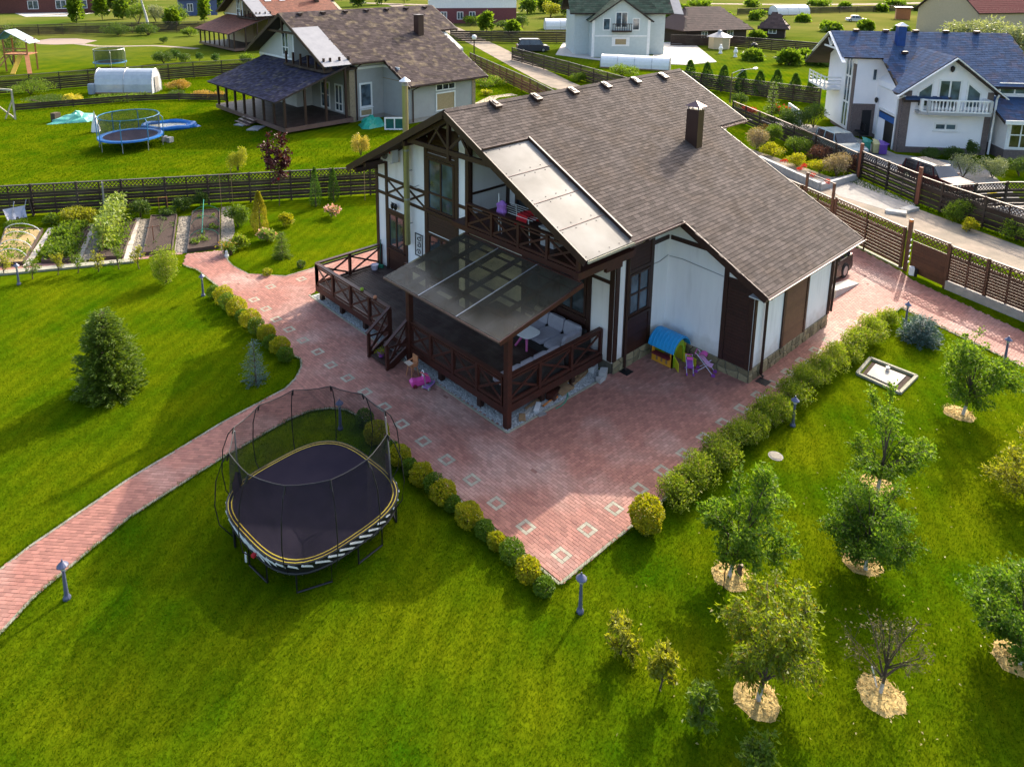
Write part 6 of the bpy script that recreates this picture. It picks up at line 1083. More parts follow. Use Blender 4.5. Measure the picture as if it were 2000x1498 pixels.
fence('far thin fence across the open field on the right', gp_((1440, 30), (1640, 26), (1860, 20)), 1.6, 6, 5, 0.0, detail=False)
fence('low dark board edging around the neighbour vegetable patch', gp_((30, 218), (250, 200), (350, 196), (440, 198)), 0.7, 4, 3, 0.0, detail=False, cap=False)
fence('lattice fence of the white house running down to its gate', gp_((1430, 232), (1510, 268), (1590, 306), (1672, 345)), 1.6, 2.6, 6, 0.45, detail=False, capm=m_fence2)
fence('dark lattice fence of the white house beyond its gate post', gp_((1792, 398), (1835, 415), (2010, 478)), 1.7, 2.4, 7, 0.45, m_fence, m_fence2, detail=True)
fence('side lattice fence in front of the white house shrubs', gp_((1838, 412), (1960, 404), (2040, 404)), 1.5, 2.6, 6, 0.45, m_fence, m_fence2, detail=False)
wg = fence('dark two-leaf slatted gate in front of the white house drive', gp_((1680, 348), (1786, 396)), 1.8, 2.6, 7, 0.42, M('black_gate_board', (0.022, 0.014, 0.013), rough=0.5), m_fence2, name='drive_gate', cat='gate')
for px, lb in (((1677, 346), 'reddish gate post on the left of the white house gate'), ((1790, 400), 'tall reddish gate post on the right of the white house gate')): p = G(*px); o = thing('gate_post', lb, 'post', p); strip('post', p, p+[0, 0, 2.3], 0.18, 0.18, M('red_post', (0.22, 0.075, 0.04)), o)
# ------------------------------------------------------------------ cars
m_tyre = M('tyre_rubber', (0.015, 0.015, 0.016), rough=0.85); m_rim = M('alloy_rim', (0.5, 0.5, 0.5), metal=0.7, rough=0.3); m_carglass = GLASS('car_glass', (0.02, 0.025, 0.03), 0.05)
def car(label, pos, rz, paint, L=4.5, W=1.8, Hc=1.6, suv=False, estate=True, roofm=None, van=False):
    t = thing('parked_car' if not van else 'parked_van', label, 'van' if van else 'car', (pos[0], pos[1], 0)); R = Matrix.Rotation(rz, 3, 'Z'); f = lambda x, y, z: Vector((pos[0], pos[1], 0))+R @ Vector((x, y, z)); h = L/2; wb = Hc*0.56
    def shell(prof, w0, w1, mat, nm, par=t, z_in=None):      # side profile extruded with tumblehome
        mb = MB(); n = len(prof); zz = [p[1] for p in prof]; lo, hi = min(zz), max(zz); V = []
        for s in (-1, 1):
            for x, z in prof: k = (z-lo)/max(1e-6, hi-lo); V.append(f(x, s*(w0+(w1-w0)*k), z))
        mb.add(V, [tuple(range(n)), tuple(range(2*n-1, n-1, -1))]+[(i+1 if i < n-1 else 0, i, n+i, n+(i+1 if i < n-1 else 0)) for i in range(n)]); return make(nm, mb, mat, par)
    g = 0.24 if suv else 0.19
    body = shell([(-h, g+0.12), (-h+0.06, wb*0.92), (-h*0.92, wb), (h*0.35, wb), (h*0.9, wb*0.86), (h, wb*0.68), (h, g+0.08), (h*0.8, g), (-h*0.85, g)], W/2, W/2*0.95, paint, 'body')
    rear = -h*0.9 if (estate or suv or van) else -h*0.62; fx = h*0.30 if not van else h*0.55
    shell([(rear, wb-0.01), (rear+0.18, Hc*0.94), (rear+0.5, Hc), (fx-0.55, Hc*0.985), (fx-0.3, Hc*0.95), (fx+0.28, wb-0.01)], W/2*0.93, W/2*0.74, m_carglass, 'cabin_glass')
    shell([(rear+0.17, Hc*0.935), (rear+0.5, Hc+0.008), (fx-0.55, Hc*0.99), (fx-0.29, Hc*0.945), (fx-0.5, Hc*0.93)], W/2*0.80, W/2*0.74, roofm or paint, 'roof_panel')
    for x in (rear+0.25, (rear+fx)/2-0.1, fx-0.15):
        for s in (-1, 1): strip('pillar', f(x, s*W/2*0.935, wb), f(x-0.05 if x < 0 else x-0.25, s*W/2*0.775, Hc*0.95), 0.07, 0.05, paint, t)
    for x in (-h*0.62, h*0.62):
        for s in (-1, 1):
            r = 0.36 if suv else 0.32; q = MB(); q.tube([f(x, s*(W/2-0.19), r), f(x, s*(W/2+0.012), r)], r, 18); w_ = make('wheel', q, m_tyre, t); q = MB(); q.tube([f(x, s*(W/2+0.012), r), f(x, s*(W/2+0.02), r)], r*0.62, 14); make('rim', q, m_rim, w_)
    for s in (-1, 1):
        mb = MB(); mb.box(f(-h+0.03, s*W*0.40, wb*0.88), (0.12, 0.22, 0.18), rz); make('tail_light', mb, M('tail_red', (0.45, 0.02, 0.02), rough=0.3), t); mb = MB(); mb.box(f(h*0.965, s*W*0.38, wb*0.72), (0.16, 0.3, 0.13), rz); make('headlight', mb, M('headlight_glass', (0.6, 0.6, 0.6), rough=0.2), t)
        mb = MB(); mb.box(f(fx+0.1, s*(W/2+0.06), wb+0.08), (0.1, 0.16, 0.1), rz); make('wing_mirror', mb, paint, t); mb = MB(); mb.box(f((rear+fx)/2, s*(W/2*0.975+0.005), wb*0.88), (0.16, 0.02, 0.03), rz); make('door_handle', mb, m_black, t)
    mb = MB(); mb.box(f(-h-0.005, 0, g+0.2), (0.08, W*0.92, 0.2), rz); make('bumper', mb, m_black if suv else paint, t); mb = MB(); mb.box(f(h+0.005, 0, g+0.18), (0.08, W*0.9, 0.2), rz); make('bumper', mb, m_black if suv else paint, t)
    if suv:
        for s in (-1, 1): strip('roof_rail', f(rear+0.4, s*W*0.34, Hc+0.06), f(fx-0.5, s*W*0.34, Hc+0.06), 0.05, 0.05, m_rim, t)
    return t
m_brpaint = M('dark_bronze_paint', (0.045, 0.030, 0.022), rough=0.22, spec=0.7); m_silver = M('silver_green_paint', (0.30, 0.36, 0.36), (0.27, 0.33, 0.33), rough=0.25, spec=0.7, metal=0.3); m_maroon = M('maroon_paint', (0.09, 0.018, 0.018), rough=0.55, spec=0.15); m_vanpaint = M('dark_violet_paint', (0.035, 0.035, 0.05), rough=0.3); m_wpaint = M('white_car_paint', (0.6, 0.62, 0.62), rough=0.3)
car('dark bronze off-road car with roof rails parked behind the garage wall', (31.75, 12.75, 0), math.pi, m_brpaint, 4.5, 1.85, 1.72, suv=True)
p = (G(1606, 284)+G(1672, 306))/2; d = G(1676, 308)-G(1604, 278); car('silver estate car parked on the forecourt of the white house', p, math.atan2(d[1], d[0]), m_silver, 4.4, 1.75, 1.5)
p = (G(1785, 352)+G(1868, 372))/2; d = G(1872, 374)-G(1782, 344); car('maroon car with a pale roof behind the dark gate', p, math.atan2(d[1], d[0]), m_maroon, 4.4, 1.7, 1.45, roofm=M('grey_roof_paint', (0.10, 0.09, 0.09), rough=0.5, spec=0.2))
car('dark violet van parked on the grass beside the road', G(1040, 101), math.radians(-38), m_vanpaint, 5.0, 1.95, 2.0, van=True); car('distant white saloon car on the open field', G(1673, 43), math.radians(-60), m_wpaint, 4.6, 1.8, 1.45, estate=False)
mb = MB(); a, b = G(1631, 584), G(1678, 556); mb.ext([(a[0], a[1], 0), (b[0], b[1], 0), (b[0], b[1], 0.06), (a[0], a[1], 0.38)], (0.06, 0.5, 0)); make('concrete_ramp', mb, m_pale, None, label='pale concrete ramp wedge at the rear corner of the garage', cat='ramp', at=(a[0], a[1], 0))
# ------------------------------------------------------------------ neighbour houses
m_grey_up = M('pale_render', (0.52, 0.52, 0.47), (0.47, 0.47, 0.43), scale=1.2, rough=0.9); m_grey_lo = M('grey_render', (0.36, 0.36, 0.35), (0.32, 0.32, 0.31), scale=1.2, rough=0.9); m_beige = M('beige_render', (0.52, 0.42, 0.28), (0.47, 0.38, 0.25), rough=0.9)
m_sh_mix = M('brown_violet_shingle', (0.072, 0.055, 0.052), (0.052, 0.039, 0.039), scale=1.0, spec=0.08, rough=0.9, isl=0.34, c3=(0.135, 0.105, 0.072), s3=1.3, t3=(0.52, 0.66)); m_sh_blue = M('slate_violet_shingle', (0.050, 0.046, 0.072), (0.036, 0.033, 0.055), scale=1.0, spec=0.1, rough=0.85, isl=0.45, c3=(0.10, 0.085, 0.07), s3=1.6, t3=(0.55, 0.68)); m_sh_terra = M('terracotta_tile', (0.19, 0.062, 0.033), (0.15, 0.049, 0.027), scale=1.0, rough=0.8, isl=0.25); m_greypoly = M('grey_sheet', (0.30, 0.30, 0.31), (0.25, 0.25, 0.265), scale=1.5, rough=0.45, spec=0.1)
m_bbrick = M('sand_brick_pillar', (0.36, 0.28, 0.18), (0.24, 0.18, 0.12), scale=6, rough=0.9, bump=0.4, bscale=12)
m_opp = M('osb_board', (0.40, 0.30, 0.16), (0.3, 0.22, 0.12), scale=8)
def alpine(label, X0, RYa, RZa, s, wallA, wallB, shm, lowm, detail=True, trim=None, deckm=None, postm=None):
    trim = trim or m_white; h = thing('gable_house', label, 'house', (X0+8*s, RYa, 0)); z = lambda Y: RZa-PT*abs(Y-RYa); D = lambda Y: (RYa-Y)/ca; yy = lambda y: RYa-(RY-y)*s; xx = lambda x: X0+(x-16.2)*s
    ye, yg, yb, yp = yy(13.1), yy(9.9), yy(16.2), yy(17.78)
    poly = [(0, 0), (15.35*s, 0), (15.35*s, D(yb)), (13.3*s, D(yb)), (13.3*s, D(yg)), (5.35*s, D(yg)), (5.35*s, D(ye)), (2.3*s, D(ye)), (2.3*s, D(yp)), (0, D(yp))]
    rf = shingles(h, (X0, RYa, RZa), (1, 0, 0), (0, -ca, -sa), poly, shm, tw=0.4, ex=0.26); shingles(h, (X0, RYa, RZa), (1, 0, 0), (0, ca, -sa), [(0, 0), (15.35*s, 0), (15.35*s, D(ye)), (0, D(ye))], shm, tw=0.6, ex=0.4, name='rear_roof')
    e = 0.3; xw, xr, xb, xg0, xg1 = xx(17.4), xx(18.8), xx(30.3), xx(21.9), xx(28.6); yw, yl, ys_, ygw = RYa-0.02, yy(26.1), yy(13.9), yy(10.5); zf = 4.4*s*0.98
    yz(h, xw, xb, [(yw, 0.4), (yl, 0.4), (yl, z(yl)-e), (yw, z(yw)-e)], wallA); yz(h, xr, xb, [(ys_, 0.4), (yw, 0.4), (yw, zf), (ys_, zf)], wallB); yz(h, xr+0.6, xb, [(ys_, zf), (yw, zf), (yw, z(yw)-e), (ys_, z(ys_)-e)], wallA)
    yz(h, xg0, xg1, [(ygw, 0.4), (ys_, 0.4), (ys_, z(ys_)-e), (ygw, z(ygw)-e)], wallB)
    mbp = MB(); mbp.b2((xw+0.05, yw, 0), (xb-0.05, yl-0.05, 0.4)).b2((xr+0.05, ys_+0.05, 0), (xb-0.05, yw, 0.4)).b2((xg0+0.05, ygw+0.05, 0), (xg1-0.05, ys_, 0.4)); make('foundation', mbp, m_concrete, h)
    g1 = Wall(h, (xw, 0, 0), (0, 1, 0), (-1, 0, 0)); g1.win(yw+1.0, yw+2.3, zf+0.35, zf+2.7, 2, (0.33,), 0.12, trim, m_glass2); strip('band', (xw-0.04, yw, zf+0.1), (xw-0.04, yl, zf+0.1), 0.06, 0.18, trim, h); strip('corner_board', (xw-0.03, yw+0.1, zf), (xw-0.03, yw+0.1, z(yw)-0.5), 0.2, 0.05, trim, h, up=(1, 0, 0))
    g2 = Wall(h, (0, ys_, 0), (1, 0, 0), (0, -1, 0)); g2.win(xr+0.95, xr+2.3, 1.15, 3.4, 1, (), 0.16, trim, m_glass2); g2.win(xr+0.95, xr+2.3, 0.35, 1.05, 1, (), 0.12, trim, m_opp, sill=False); strip('band', (xr, ys_-0.03, 4.15*s), (xg0, ys_-0.03, 4.15*s), 0.05, 0.2, trim, h)
    g3 = Wall(h, (xg0, 0, 0), (0, 1, 0), (-1, 0, 0)); strip('band', (xg0-0.03, ys_, 4.15*s), (xg0-0.03, yy(11.6), 4.15*s), 0.05, 0.2, trim, h); strip('band', (xg0-0.02, ys_, 3.2*s), (xg0-0.02, ygw, 3.2*s), 0.03, 0.06, m_bbrick, h)
    g4 = Wall(h, (0, ygw, 0), (1, 0, 0), (0, -1, 0)); g4.win(xg0+2.6*s, xg0+4.6*s, 2.55, 3.2, 3, (), 0.1, trim, m_glass, sill=False); g4.win(xg0+2.6*s, xg0+4.6*s, 0.7, 2.4, 1, (), 0.12, trim, m_opp, sill=False)
    for x in (xg1-0.35,): mb = MB(); mb.b2((x, ygw-0.06, 0), (x+0.4, ygw+0.3, z(ygw)-0.35)); make('brick_pillar', mb, m_bbrick, h)
    mb = MB(); mb.b2((xr-0.06, ys_-0.06, 0), (xr+0.5, ys_+0.4, 4.0*s)); make('brick_pillar', mb, m_bbrick, h)
    def vg(x, y0, y1): strip('bargeboard', (x, y0, z(y0)-0.16), (x, y1, z(y1)-0.16), 0.06, 0.28, m_timber, h, up=(0, 0.001, 1))
    vg(X0-0.03, RYa, yy(26.5)); vg(X0-0.03, RYa, ye); vg(X0+5.35*s-0.03, ye, yg); vg(X0+13.3*s+0.03, yb, yg); vg(X0+15.35*s+0.03, RYa, yb)
    for a, b, Y in ((2.3*s, 5.35*s, ye), (5.35*s, 13.3*s, yg), (13.3*s, 15.35*s, yb)): gutter(h, (X0+a, Y-0.06, z(Y)-0.08), (X0+b, Y-0.06, z(Y)-0.08), m_timber, 0.09)
    xt = X0+0.25; strip('collar_beam', (xt, RYa+2.5*s, z(RYa+2.9*s)), (xt, RYa-2.5*s, z(RYa+2.9*s)), 0.14, 0.2, m_timber, h); strip('king_post', (xt, RYa, z(RYa+3.2*s)), (xt, RYa, RZa-0.2), 0.15, 0.15, m_timber, h)
    for k in range(7): mb = MB(); x = X0+(1.6+2.1*k)*s; mb.box((x, RYa-0.5, z(RYa-0.5)+0.08), (0.35, 0.45, 0.2)); make('roof_vent', mb, m_timber, h)
    for i, (a, b) in enumerate(((yp, yy(15.4)), (yy(15.4), ye-0.1))): mb = MB(); mb.ext([(X0, a, z(a)-0.02), (X0+2.27*s, a, z(a)-0.02), (X0+2.27*s, b+0.02, z(b)-0.02), (X0, b+0.02, z(b)-0.02)], (0, 0, 0.03)); make('roof_sheet', mb, m_greypoly, h)
    pipe('downpipe', [(xr+0.7, ye-0.05, z(ye)-0.1), (xr+0.62, ys_-0.1, z(ye)-0.6), (xr+0.62, ys_-0.1, 0.1)], 0.07, m_timber, h); pipe('downpipe', [(xg0+0.8, yg, z(yg)-0.1), (xg0+0.35, ygw-0.1, z(yg)-0.5), (xg0+0.35, ygw-0.1, 0.1)], 0.07, m_timber, h)
    cx_, cy_ = X0+10.6*s, RYa-4.2*s; mb = MB(); mb.b2((cx_, cy_, z(cy_)-0.5), (cx_+0.65, cy_+0.75, z(cy_)+1.9)); c_ = make('chimney', mb, m_chim, h); mb = MB(); mb.b2((cx_-0.08, cy_-0.08, z(cy_)+1.93), (cx_+0.73, cy_+0.83, z(cy_)+2.0)); make('chimney_cap', mb, m_chim, c_)
    # balcony and covered terrace
    bf = MB(); bf.b2((X0+0.2, ye+0.5, zf-0.2), (xr+0.6, yw, zf)); make('balcony_floor', bf, deckm or m_deck, h)
    pm = postm or m_timber
    for k in range(6): y = ye+0.6+(yw-ye-1.0)*k/5; strip('post', (X0+0.3, y, zf), (X0+0.3, y, zf+1.05), 0.16, 0.16, pm, h)
    for k in range(3): strip('post', (X0+0.9+0.9*k, ye+0.55, zf), (X0+0.9+0.9*k, ye+0.55, zf+1.05), 0.16, 0.16, pm, h)
    tx0, tx1, ty0, ty1 = X0-3.2*s, xr-0.1, ye+0.4, yl-0.6
    mb = MB(); mb.b2((tx0, ty0, 0.42), (xw-0.02, ty1, 0.58)); mb.b2((xw-0.02, ty0, 0.42), (tx1, yw-0.1, 0.58)); make('terrace_floor', mb, deckm or m_deck, h)
    for a, b in (((tx0, ty0-0.03), (tx0, ty1)), ((tx0, ty0-0.03), (tx1, ty0-0.03))): strip('edge_beam', (*a, 0.38), (*b, 0.38), 0.08, 0.36, m_gutter, h)
    zl, zh_ = 3.15, zf+0.25; sl = (zh_-zl)/(xw+0.0-tx0+0.9); x0_ = tx0-0.9
    L3 = Vector((1, 0, sl)).normalized(); top_x = xr-0.3
    if lowm is not None:
        shingles(h, (top_x, ty0-0.3, zl+(top_x-x0_)*sl-0.25), (0, 1, 0), (-L3.x, 0, -L3.z), [(0, 0), (yw-ty0+0.25, 0), (yw-ty0+0.25, (top_x-xw-0.0)/L3.x), (ty1-ty0, (top_x-xw)/L3.x), (ty1-ty0-0.2, (top_x-x0_)/L3.x), (0, (top_x-x0_)/L3.x)], lowm, tw=0.4, ex=0.24, name='terrace_roof', thick=0.14)
        for k in range(8): y = ty0+0.1+(ty1-ty0-0.5)*k/7; strip('post', (tx0+0.1, y, 0.5), (tx0+0.1, y, zl+0.0), 0.18, 0.18, pm, h)
        for k in range(1, 4): x = tx0+(tx1-tx0)*k/3.3; strip('post', (x, ty0+0.1, 0.5), (x, ty0+0.1, zl+(x-x0_)*sl-0.45), 0.18, 0.18, pm, h)
    return h, (tx0, tx1, ty0, ty1, xw, xr, ys_, ygw, xg0, z)
hA, qa = alpine('grey rendered house with mottled brown roof and a pillared terrace behind the fence', 30.6, 60.8, 9.4, 1.14, m_grey_up, m_grey_lo, m_sh_mix, m_sh_blue)
tx0, tx1, ty0, ty1, xw, xr, ys_, ygw, xg0, _ = qa
for k in range(3): mb = MB(); mb.b2((tx0-0.35*(k+1), ty0+5.0, 0.36-0.15*k), (tx0-0.35*k, ty0+7.4, 0.44-0.15*k)); make('step', mb, m_gutter, hA)
wA = Wall(hA, (xr, 0, 0), (0, 1, 0), (-1, 0, 0)); wA.win(ys_+1.2, ys_+2.5, 0.7, 3.2, 2, (0.3,), 0.14, m_white, m_glass2, sill=False); wA.win(ys_+3.4, ys_+5.0, 0.7, 3.2, 2, (0.5,), 0.14, m_white, m_glass2, sill=False)
off = G(497, 33, 5.35)-np.array([30.31, 53.08, 5.35])
hC, qc = alpine('beige house with orange tiled roof and dark timber terrace at the top left', 30.6+off[0], 60.8+off[1], 9.4, 1.14, m_beige, m_beige, m_sh_terra, m_sh_terra)
for x, y in ((3.5, 3.4), (6.0, 3.4)): mb = MB(); X_, Y_ = qc[5]-3+x, 60.8+off[1]-y; zz = qc[9](Y_); mb.ext([(X_, Y_+0.5, qc[9](Y_+0.5)+0.05), (X_+1.0, Y_+0.5, qc[9](Y_+0.5)+0.05), (X_+1.0, Y_-0.6, qc[9](Y_-0.6)+0.05), (X_, Y_-0.6, qc[9](Y_-0.6)+0.05)], (0, 0, 0.08)); make('skylight', mb, m_white, hC)
# loose things beside the grey house
def cloth(name, lb, cat, c, r, h, mat, seed=1, sx=1.0, sy=1.0):
    rng = np.random.default_rng(seed); mb = MB(); n, m = 14, 6; V = []; F = []
    for j in range(m+1):
        f_ = j/m
        for i in range(n): a = 2*math.pi*i/n; q = r*(1-f_)*(1+0.18*math.sin(3*a+seed)+0.1*rng.normal()); V.append((c[0]+q*math.cos(a)*sx, c[1]+q*math.sin(a)*sy, c[2]+h*math.sin(f_*1.57)*(1+0.15*rng.normal())+0.01))
    for j in range(m):
        for i in range(n): F.append((j*n+i, j*n+(i+1) % n, (j+1)*n+(i+1) % n, (j+1)*n+i))
    mb.add(V, F); return make(name, mb, mat, None, label=lb, cat=cat, at=tuple(float(q) for q in c))
m_tarp = M('green_tarp', (0.015, 0.32, 0.22), (0.01, 0.24, 0.17), scale=3, rough=0.45, bump=0.5, bscale=6); m_tarp2 = M('mint_tarp', (0.06, 0.42, 0.30), (0.25, 0.55, 0.45), scale=3, rough=0.5, bump=0.6, bscale=5)
p = G(724, 246); cloth('tarpaulin', 'bright green tarpaulin over a heap at the grey house corner', 'tarpaulin', (p[0], p[1], 0), 1.2, 0.8, m_tarp, 3)
p = G(772, 255); sf = thing('spare_window', 'white framed window leaning against the grey house wall', 'window', p); ws = Wall(sf, (p[0]-0.6, p[1]+0.7, 0), (0.75, -0.66, 0), (-0.66, -0.75, 0)); ws.win(0, 1.7, 0.02, 1.1, 2, (), 0.12, m_white, M('teal_glass', (0.02, 0.12, 0.11), rough=0.15), sill=False, depth=0.1, name='sash')
for i, (px, lb) in enumerate((((478, 243), 'pale slab lying on the grass by the terrace steps'), ((500, 252), 'second pale slab on the grass nearer the terrace steps'))): p = G(*px); mb = MB(); mb.box((p[0], p[1], 0.05), (1.6, 1.0, 0.08), 0.4+0.3*i); make('loose_slab', mb, m_greypoly, None, label=lb, cat='slab', at=(p[0], p[1], 0))
# ------------------------------------------------------------------ white house with blue roof
UB = Vector((math.cos(math.radians(-50)), math.sin(math.radians(-50)), 0)); VB = Vector((-UB.y, UB.x, 0)); PB = Vector((59.1, 18.5, 0)); BW = lambda u, v, z: PB+UB*u+VB*v+Vector((0, 0, z))
m_wh = M('white_render', (0.84, 0.83, 0.84), (0.78, 0.77, 0.79), scale=0.8, rough=0.85, bump=0.1); m_sh_b = M('blue_mottled_shingle', (0.048, 0.085, 0.165), (0.036, 0.064, 0.125), scale=0.9, spec=0.06, rough=0.9, isl=0.22, c3=(0.068, 0.072, 0.115), s3=1.2, t3=(0.5, 0.68)); m_gbrick2 = M('grey_brown_brick', (0.16, 0.125, 0.115), (0.11, 0.085, 0.08), scale=7, rough=0.9, bump=0.4, bscale=14)
hB = thing('blue_roofed_house', 'large white house with blue shingle roof and balustraded balcony on the right', 'house', BW(3, 5, 0))
RV, RH = 7.6, 8.35; pB = 0.53; cB = math.cos(math.atan(pB)); sB = math.sin(math.atan(pB)); zB = lambda v: RH-pB*abs(v-RV)
def Bp(u, v, z): return BW(u, v, z)
def bext(poly, d, nm, mat, par=hB): mb = MB(); mb.ext([Bp(*p) for p in poly], Bp(*d)-Bp(0, 0, 0)); return make(nm, mb, mat, par)
Dn = -VB*cB-Vector((0, 0, sB)); Db = lambda v: (RV-v)/cB
shingles(hB, Bp(-3.1, RV, RH), UB, Dn, [(0, 0), (13.6, 0), (13.6, Db(1.2)), (7.6, Db(1.2)), (6.0, Db(-0.45)), (3.0, Db(-0.45)), (3.0, Db(4.3)), (0, Db(4.3))], m_sh_b, tw=0.4, ex=0.24)
shingles(hB, Bp(-3.1, RV, RH), UB, VB*cB-Vector((0, 0, sB)), [(0, 0), (13.6, 0), (13.6, 7.2), (0, 7.2)], m_sh_b, tw=0.6, ex=0.4, name='rear_roof')
# cross gable: ridge along V at u = GU
GU, GZ, gp2 = 3.05, 7.35, 0.78; cg = math.cos(math.atan(gp2)); sg = math.sin(math.atan(gp2)); vback = RV-(RH-GZ)/pB
for s_ in (-1, 1):
    Dg = UB*(s_*cg)-Vector((0, 0, sg)); ee = 3.65/cg; ztop = lambda d: GZ-sg*d; vb = lambda d: RV-(RH-ztop(d)-0.02)/pB
    shingles(hB, Bp(GU, -0.55, GZ), VB, Dg, [(0, 0), (vback+0.5, 0), (max(0.4, vb(ee)+0.6), ee), (0, ee)], m_sh_b, tw=0.4, ex=0.24, name='gable_roof')
    strip('bargeboard', Bp(GU, -0.60, GZ-0.12), Bp(GU+s_*3.72, -0.60, GZ-0.12-3.72*gp2), 0.07, 0.32, m_white, hB, up=tuple(VB))
bext([(0, 0, 0.3), (6.1, 0, 0.3), (6.1, 0, 4.75), (GU, 0, GZ-0.3), (0, 0, 4.75)], (0, 6, 0), 'wall', m_wh); bext([(6.1, 1.6, 0.3), (9.8, 1.6, 0.3), (9.8, 1.6, zB(1.6)-0.3), (6.1, 1.6, zB(1.6)-0.3)], (0, 10, 0), 'wall', m_wh)
bext([(-1.7, 4.9, 0.3), (-1.7, 11.5, 0.3), (-1.7, 11.5, zB(11.5)-0.3), (-1.7, RV, RH-0.3), (-1.7, 4.9, zB(4.9)-0.3)], (9, 0, 0), 'wall', m_wh); bext([(0, 0.02, 0), (9.8, 1.6, 0), (9.8, 10, 0), (-1.6, 10, 0), (-1.6, 5, 0), (0, 5, 0)], (0, 0, 0.3), 'foundation', m_gbrick2)
f0 = Wall(hB, Bp(0, 0, 0), UB, -VB); s0 = Wall(hB, Bp(0, 0, 0), VB, -UB); s1 = Wall(hB, Bp(-1.7, 0, 0), VB, -UB); r0 = Wall(hB, Bp(0, 1.6, 0), UB, -VB); f3 = Wall(hB, Bp(0, 4.9, 0), UB, -VB)
mb = f0.slab(0, 0.55, 0, 4.7, 0.003, 0.06); make('brick_pillar', mb, m_gbrick2, hB); mb = f0.slab(5.7, 6.1, 0, 4.7, 0.003, 0.06); make('brick_pillar', mb, m_gbrick2, hB); mb = f0.slab(0.55, 5.7, 0, 0.45, 0.003, 0.04); make('plinth', mb, m_gbrick2, hB); mb = s0.slab(0, 0.5, 0, 4.5, 0.003, 0.06); make('brick_pillar', mb, m_gbrick2, hB)
f0.win(2.3, 3.9, 3.35, 5.6, 2, (), 0.13, m_white, m_glass2, sill=False, name='balcony_door'); f0.win(2.35, 3.95, 1.75, 2.35, 2, (), 0.13, m_white, m_glass2)
for u0, u1, lo in ((1.05, 1.85, 0), (4.35, 5.15, 1)):
    prof = [(u0, 3.6), (u1, 3.6), (u1, 5.25 if not lo else 4.6), (u0, 4.6 if not lo else 5.25)]; cc = (sum(p[0] for p in prof)/4, sum(p[1] for p in prof)/4)
    mb = MB(); mb.ext([f0.P(cc[0]+(u-cc[0])*1.3, cc[1]+(z-cc[1])*1.22, 0.003) for u, z in prof], f0.N*0.05); w_ = make('gable_window', mb, m_white, hB); mb = MB(); mb.ext([f0.P(u, z, 0.054) for u, z in prof], f0.N*0.01); make('pane', mb, m_glass2, w_)
mb = MB(); mb.ext([Bp(0.9, 0, 3.1), Bp(5.6, 0, 3.1), Bp(5.6, -1.1, 3.1), Bp(1.3, -1.1, 3.1), Bp(0.9, -0.7, 3.1)], (0, 0, 0.2)); bal = make('balcony', mb, m_grey_lo, hB)
for a, b in (((1.0, -0.75), (1.35, -1.03)), ((1.35, -1.03), (5.5, -1.03)), ((5.5, -1.03), (5.5, -0.1))):
    A = Bp(*a, 0); B_ = Bp(*b, 0); strip('handrail', A+Vector((0, 0, 4.2)), B_+Vector((0, 0, 4.2)), 0.16, 0.1, m_white, bal); strip('base_rail', A+Vector((0, 0, 3.36)), B_+Vector((0, 0, 3.36)), 0.14, 0.1, m_white, bal); n = max(1, int((B_-A).length/0.24))
    for k in range(n+1):
        q = A.lerp(B_, k/max(1, n)); mb = MB()
        if k in (0, n) or (n > 10 and k == n//2): mb.box((q.x, q.y, 3.8), (0.2, 0.2, 0.85), math.radians(-50)); make('pier', mb, m_white, bal)
        else: mb.lathe((q.x, q.y, 3.4), [(0.045, 0), (0.085, 0.2), (0.05, 0.4), (0.035, 0.55), (0.05, 0.76)], 7); make('baluster', mb, m_white, bal)
mb = MB(); q = f0.P(3.05, 6.35, 0.12); mb.lathe(q, [(0.05, -0.2), (0.14, -0.05), (0.14, 0.15), (0.05, 0.25)], 8); make('wall_lamp', mb, m_black, hB); mb = MB(); q = s0.P(4.4, 3.1, 0.15); mb.lathe(q, [(0.05, -0.2), (0.13, -0.05), (0.13, 0.15), (0.05, 0.25)], 8); make('wall_lamp', mb, m_black, hB)
mb = s0.slab(0.75, 3.9, 0.02, 2.45, 0.003, 0.03); gd = make('garage_opening', mb, m_black, hB)
mb = s0.slab(0.9, 3.75, 1.9, 2.35, 0.03, 0.06); make('raised_door', mb, M('blue_shutter', (0.02, 0.10, 0.32)), gd); mb = s0.slab(0.62, 0.76, 0, 2.6, 0.003, 0.1); s0.slab(3.9, 4.05, 0, 2.6, 0.003, 0.1, mb); s0.slab(0.62, 4.05, 2.6, 2.72, 0.003, 0.1, mb); make('door_frame', mb, m_white, gd); mb = s0.slab(2.6, 3.88, 0.03, 1.88, 0.031, 0.05); make('inner_wall', mb, m_wh, gd)
mb = f3.slab(-1.7, 0, 0, 2.7, 0.003, 0.05); make('brick_facing', mb, m_gbrick2, hB); mb = f3.slab(-0.95, -0.25, 0.1, 2.2, 0.05, 0.08); make('door', mb, m_black, hB); f3.win(-0.5, -0.1, 4.6, 5.6, 1, (), 0.08, m_white, m_glass2, sill=False)
mb = s1.slab(4.9, 5.5, 0, 5.9, 0.003, 0.06); make('brick_pillar', mb, m_gbrick2, hB); s1.win(5.7, 7.2, 0.4, 6.6, 2, (0.35, 0.7), 0.18, m_white, m_glass2, sill=False, name='stair_window')
for s_, e_ in ((-1, 3.9), (1, 3.9)): strip('bargeboard', Bp(-3.15, RV, RH-0.12), Bp(-3.15, RV+s_*e_, zB(RV+e_)-0.12), 0.07, 0.3, m_white, hB, up=tuple(UB))
strip('collar_beam', Bp(-3.0, RV-1.5, RH-1.35), Bp(-3.0, RV+1.5, RH-1.35), 0.1, 0.14, m_white, hB); strip('king_post', Bp(-3.0, RV, RH-1.35), Bp(-3.0, RV, RH-0.2), 0.1, 0.1, m_white, hB)
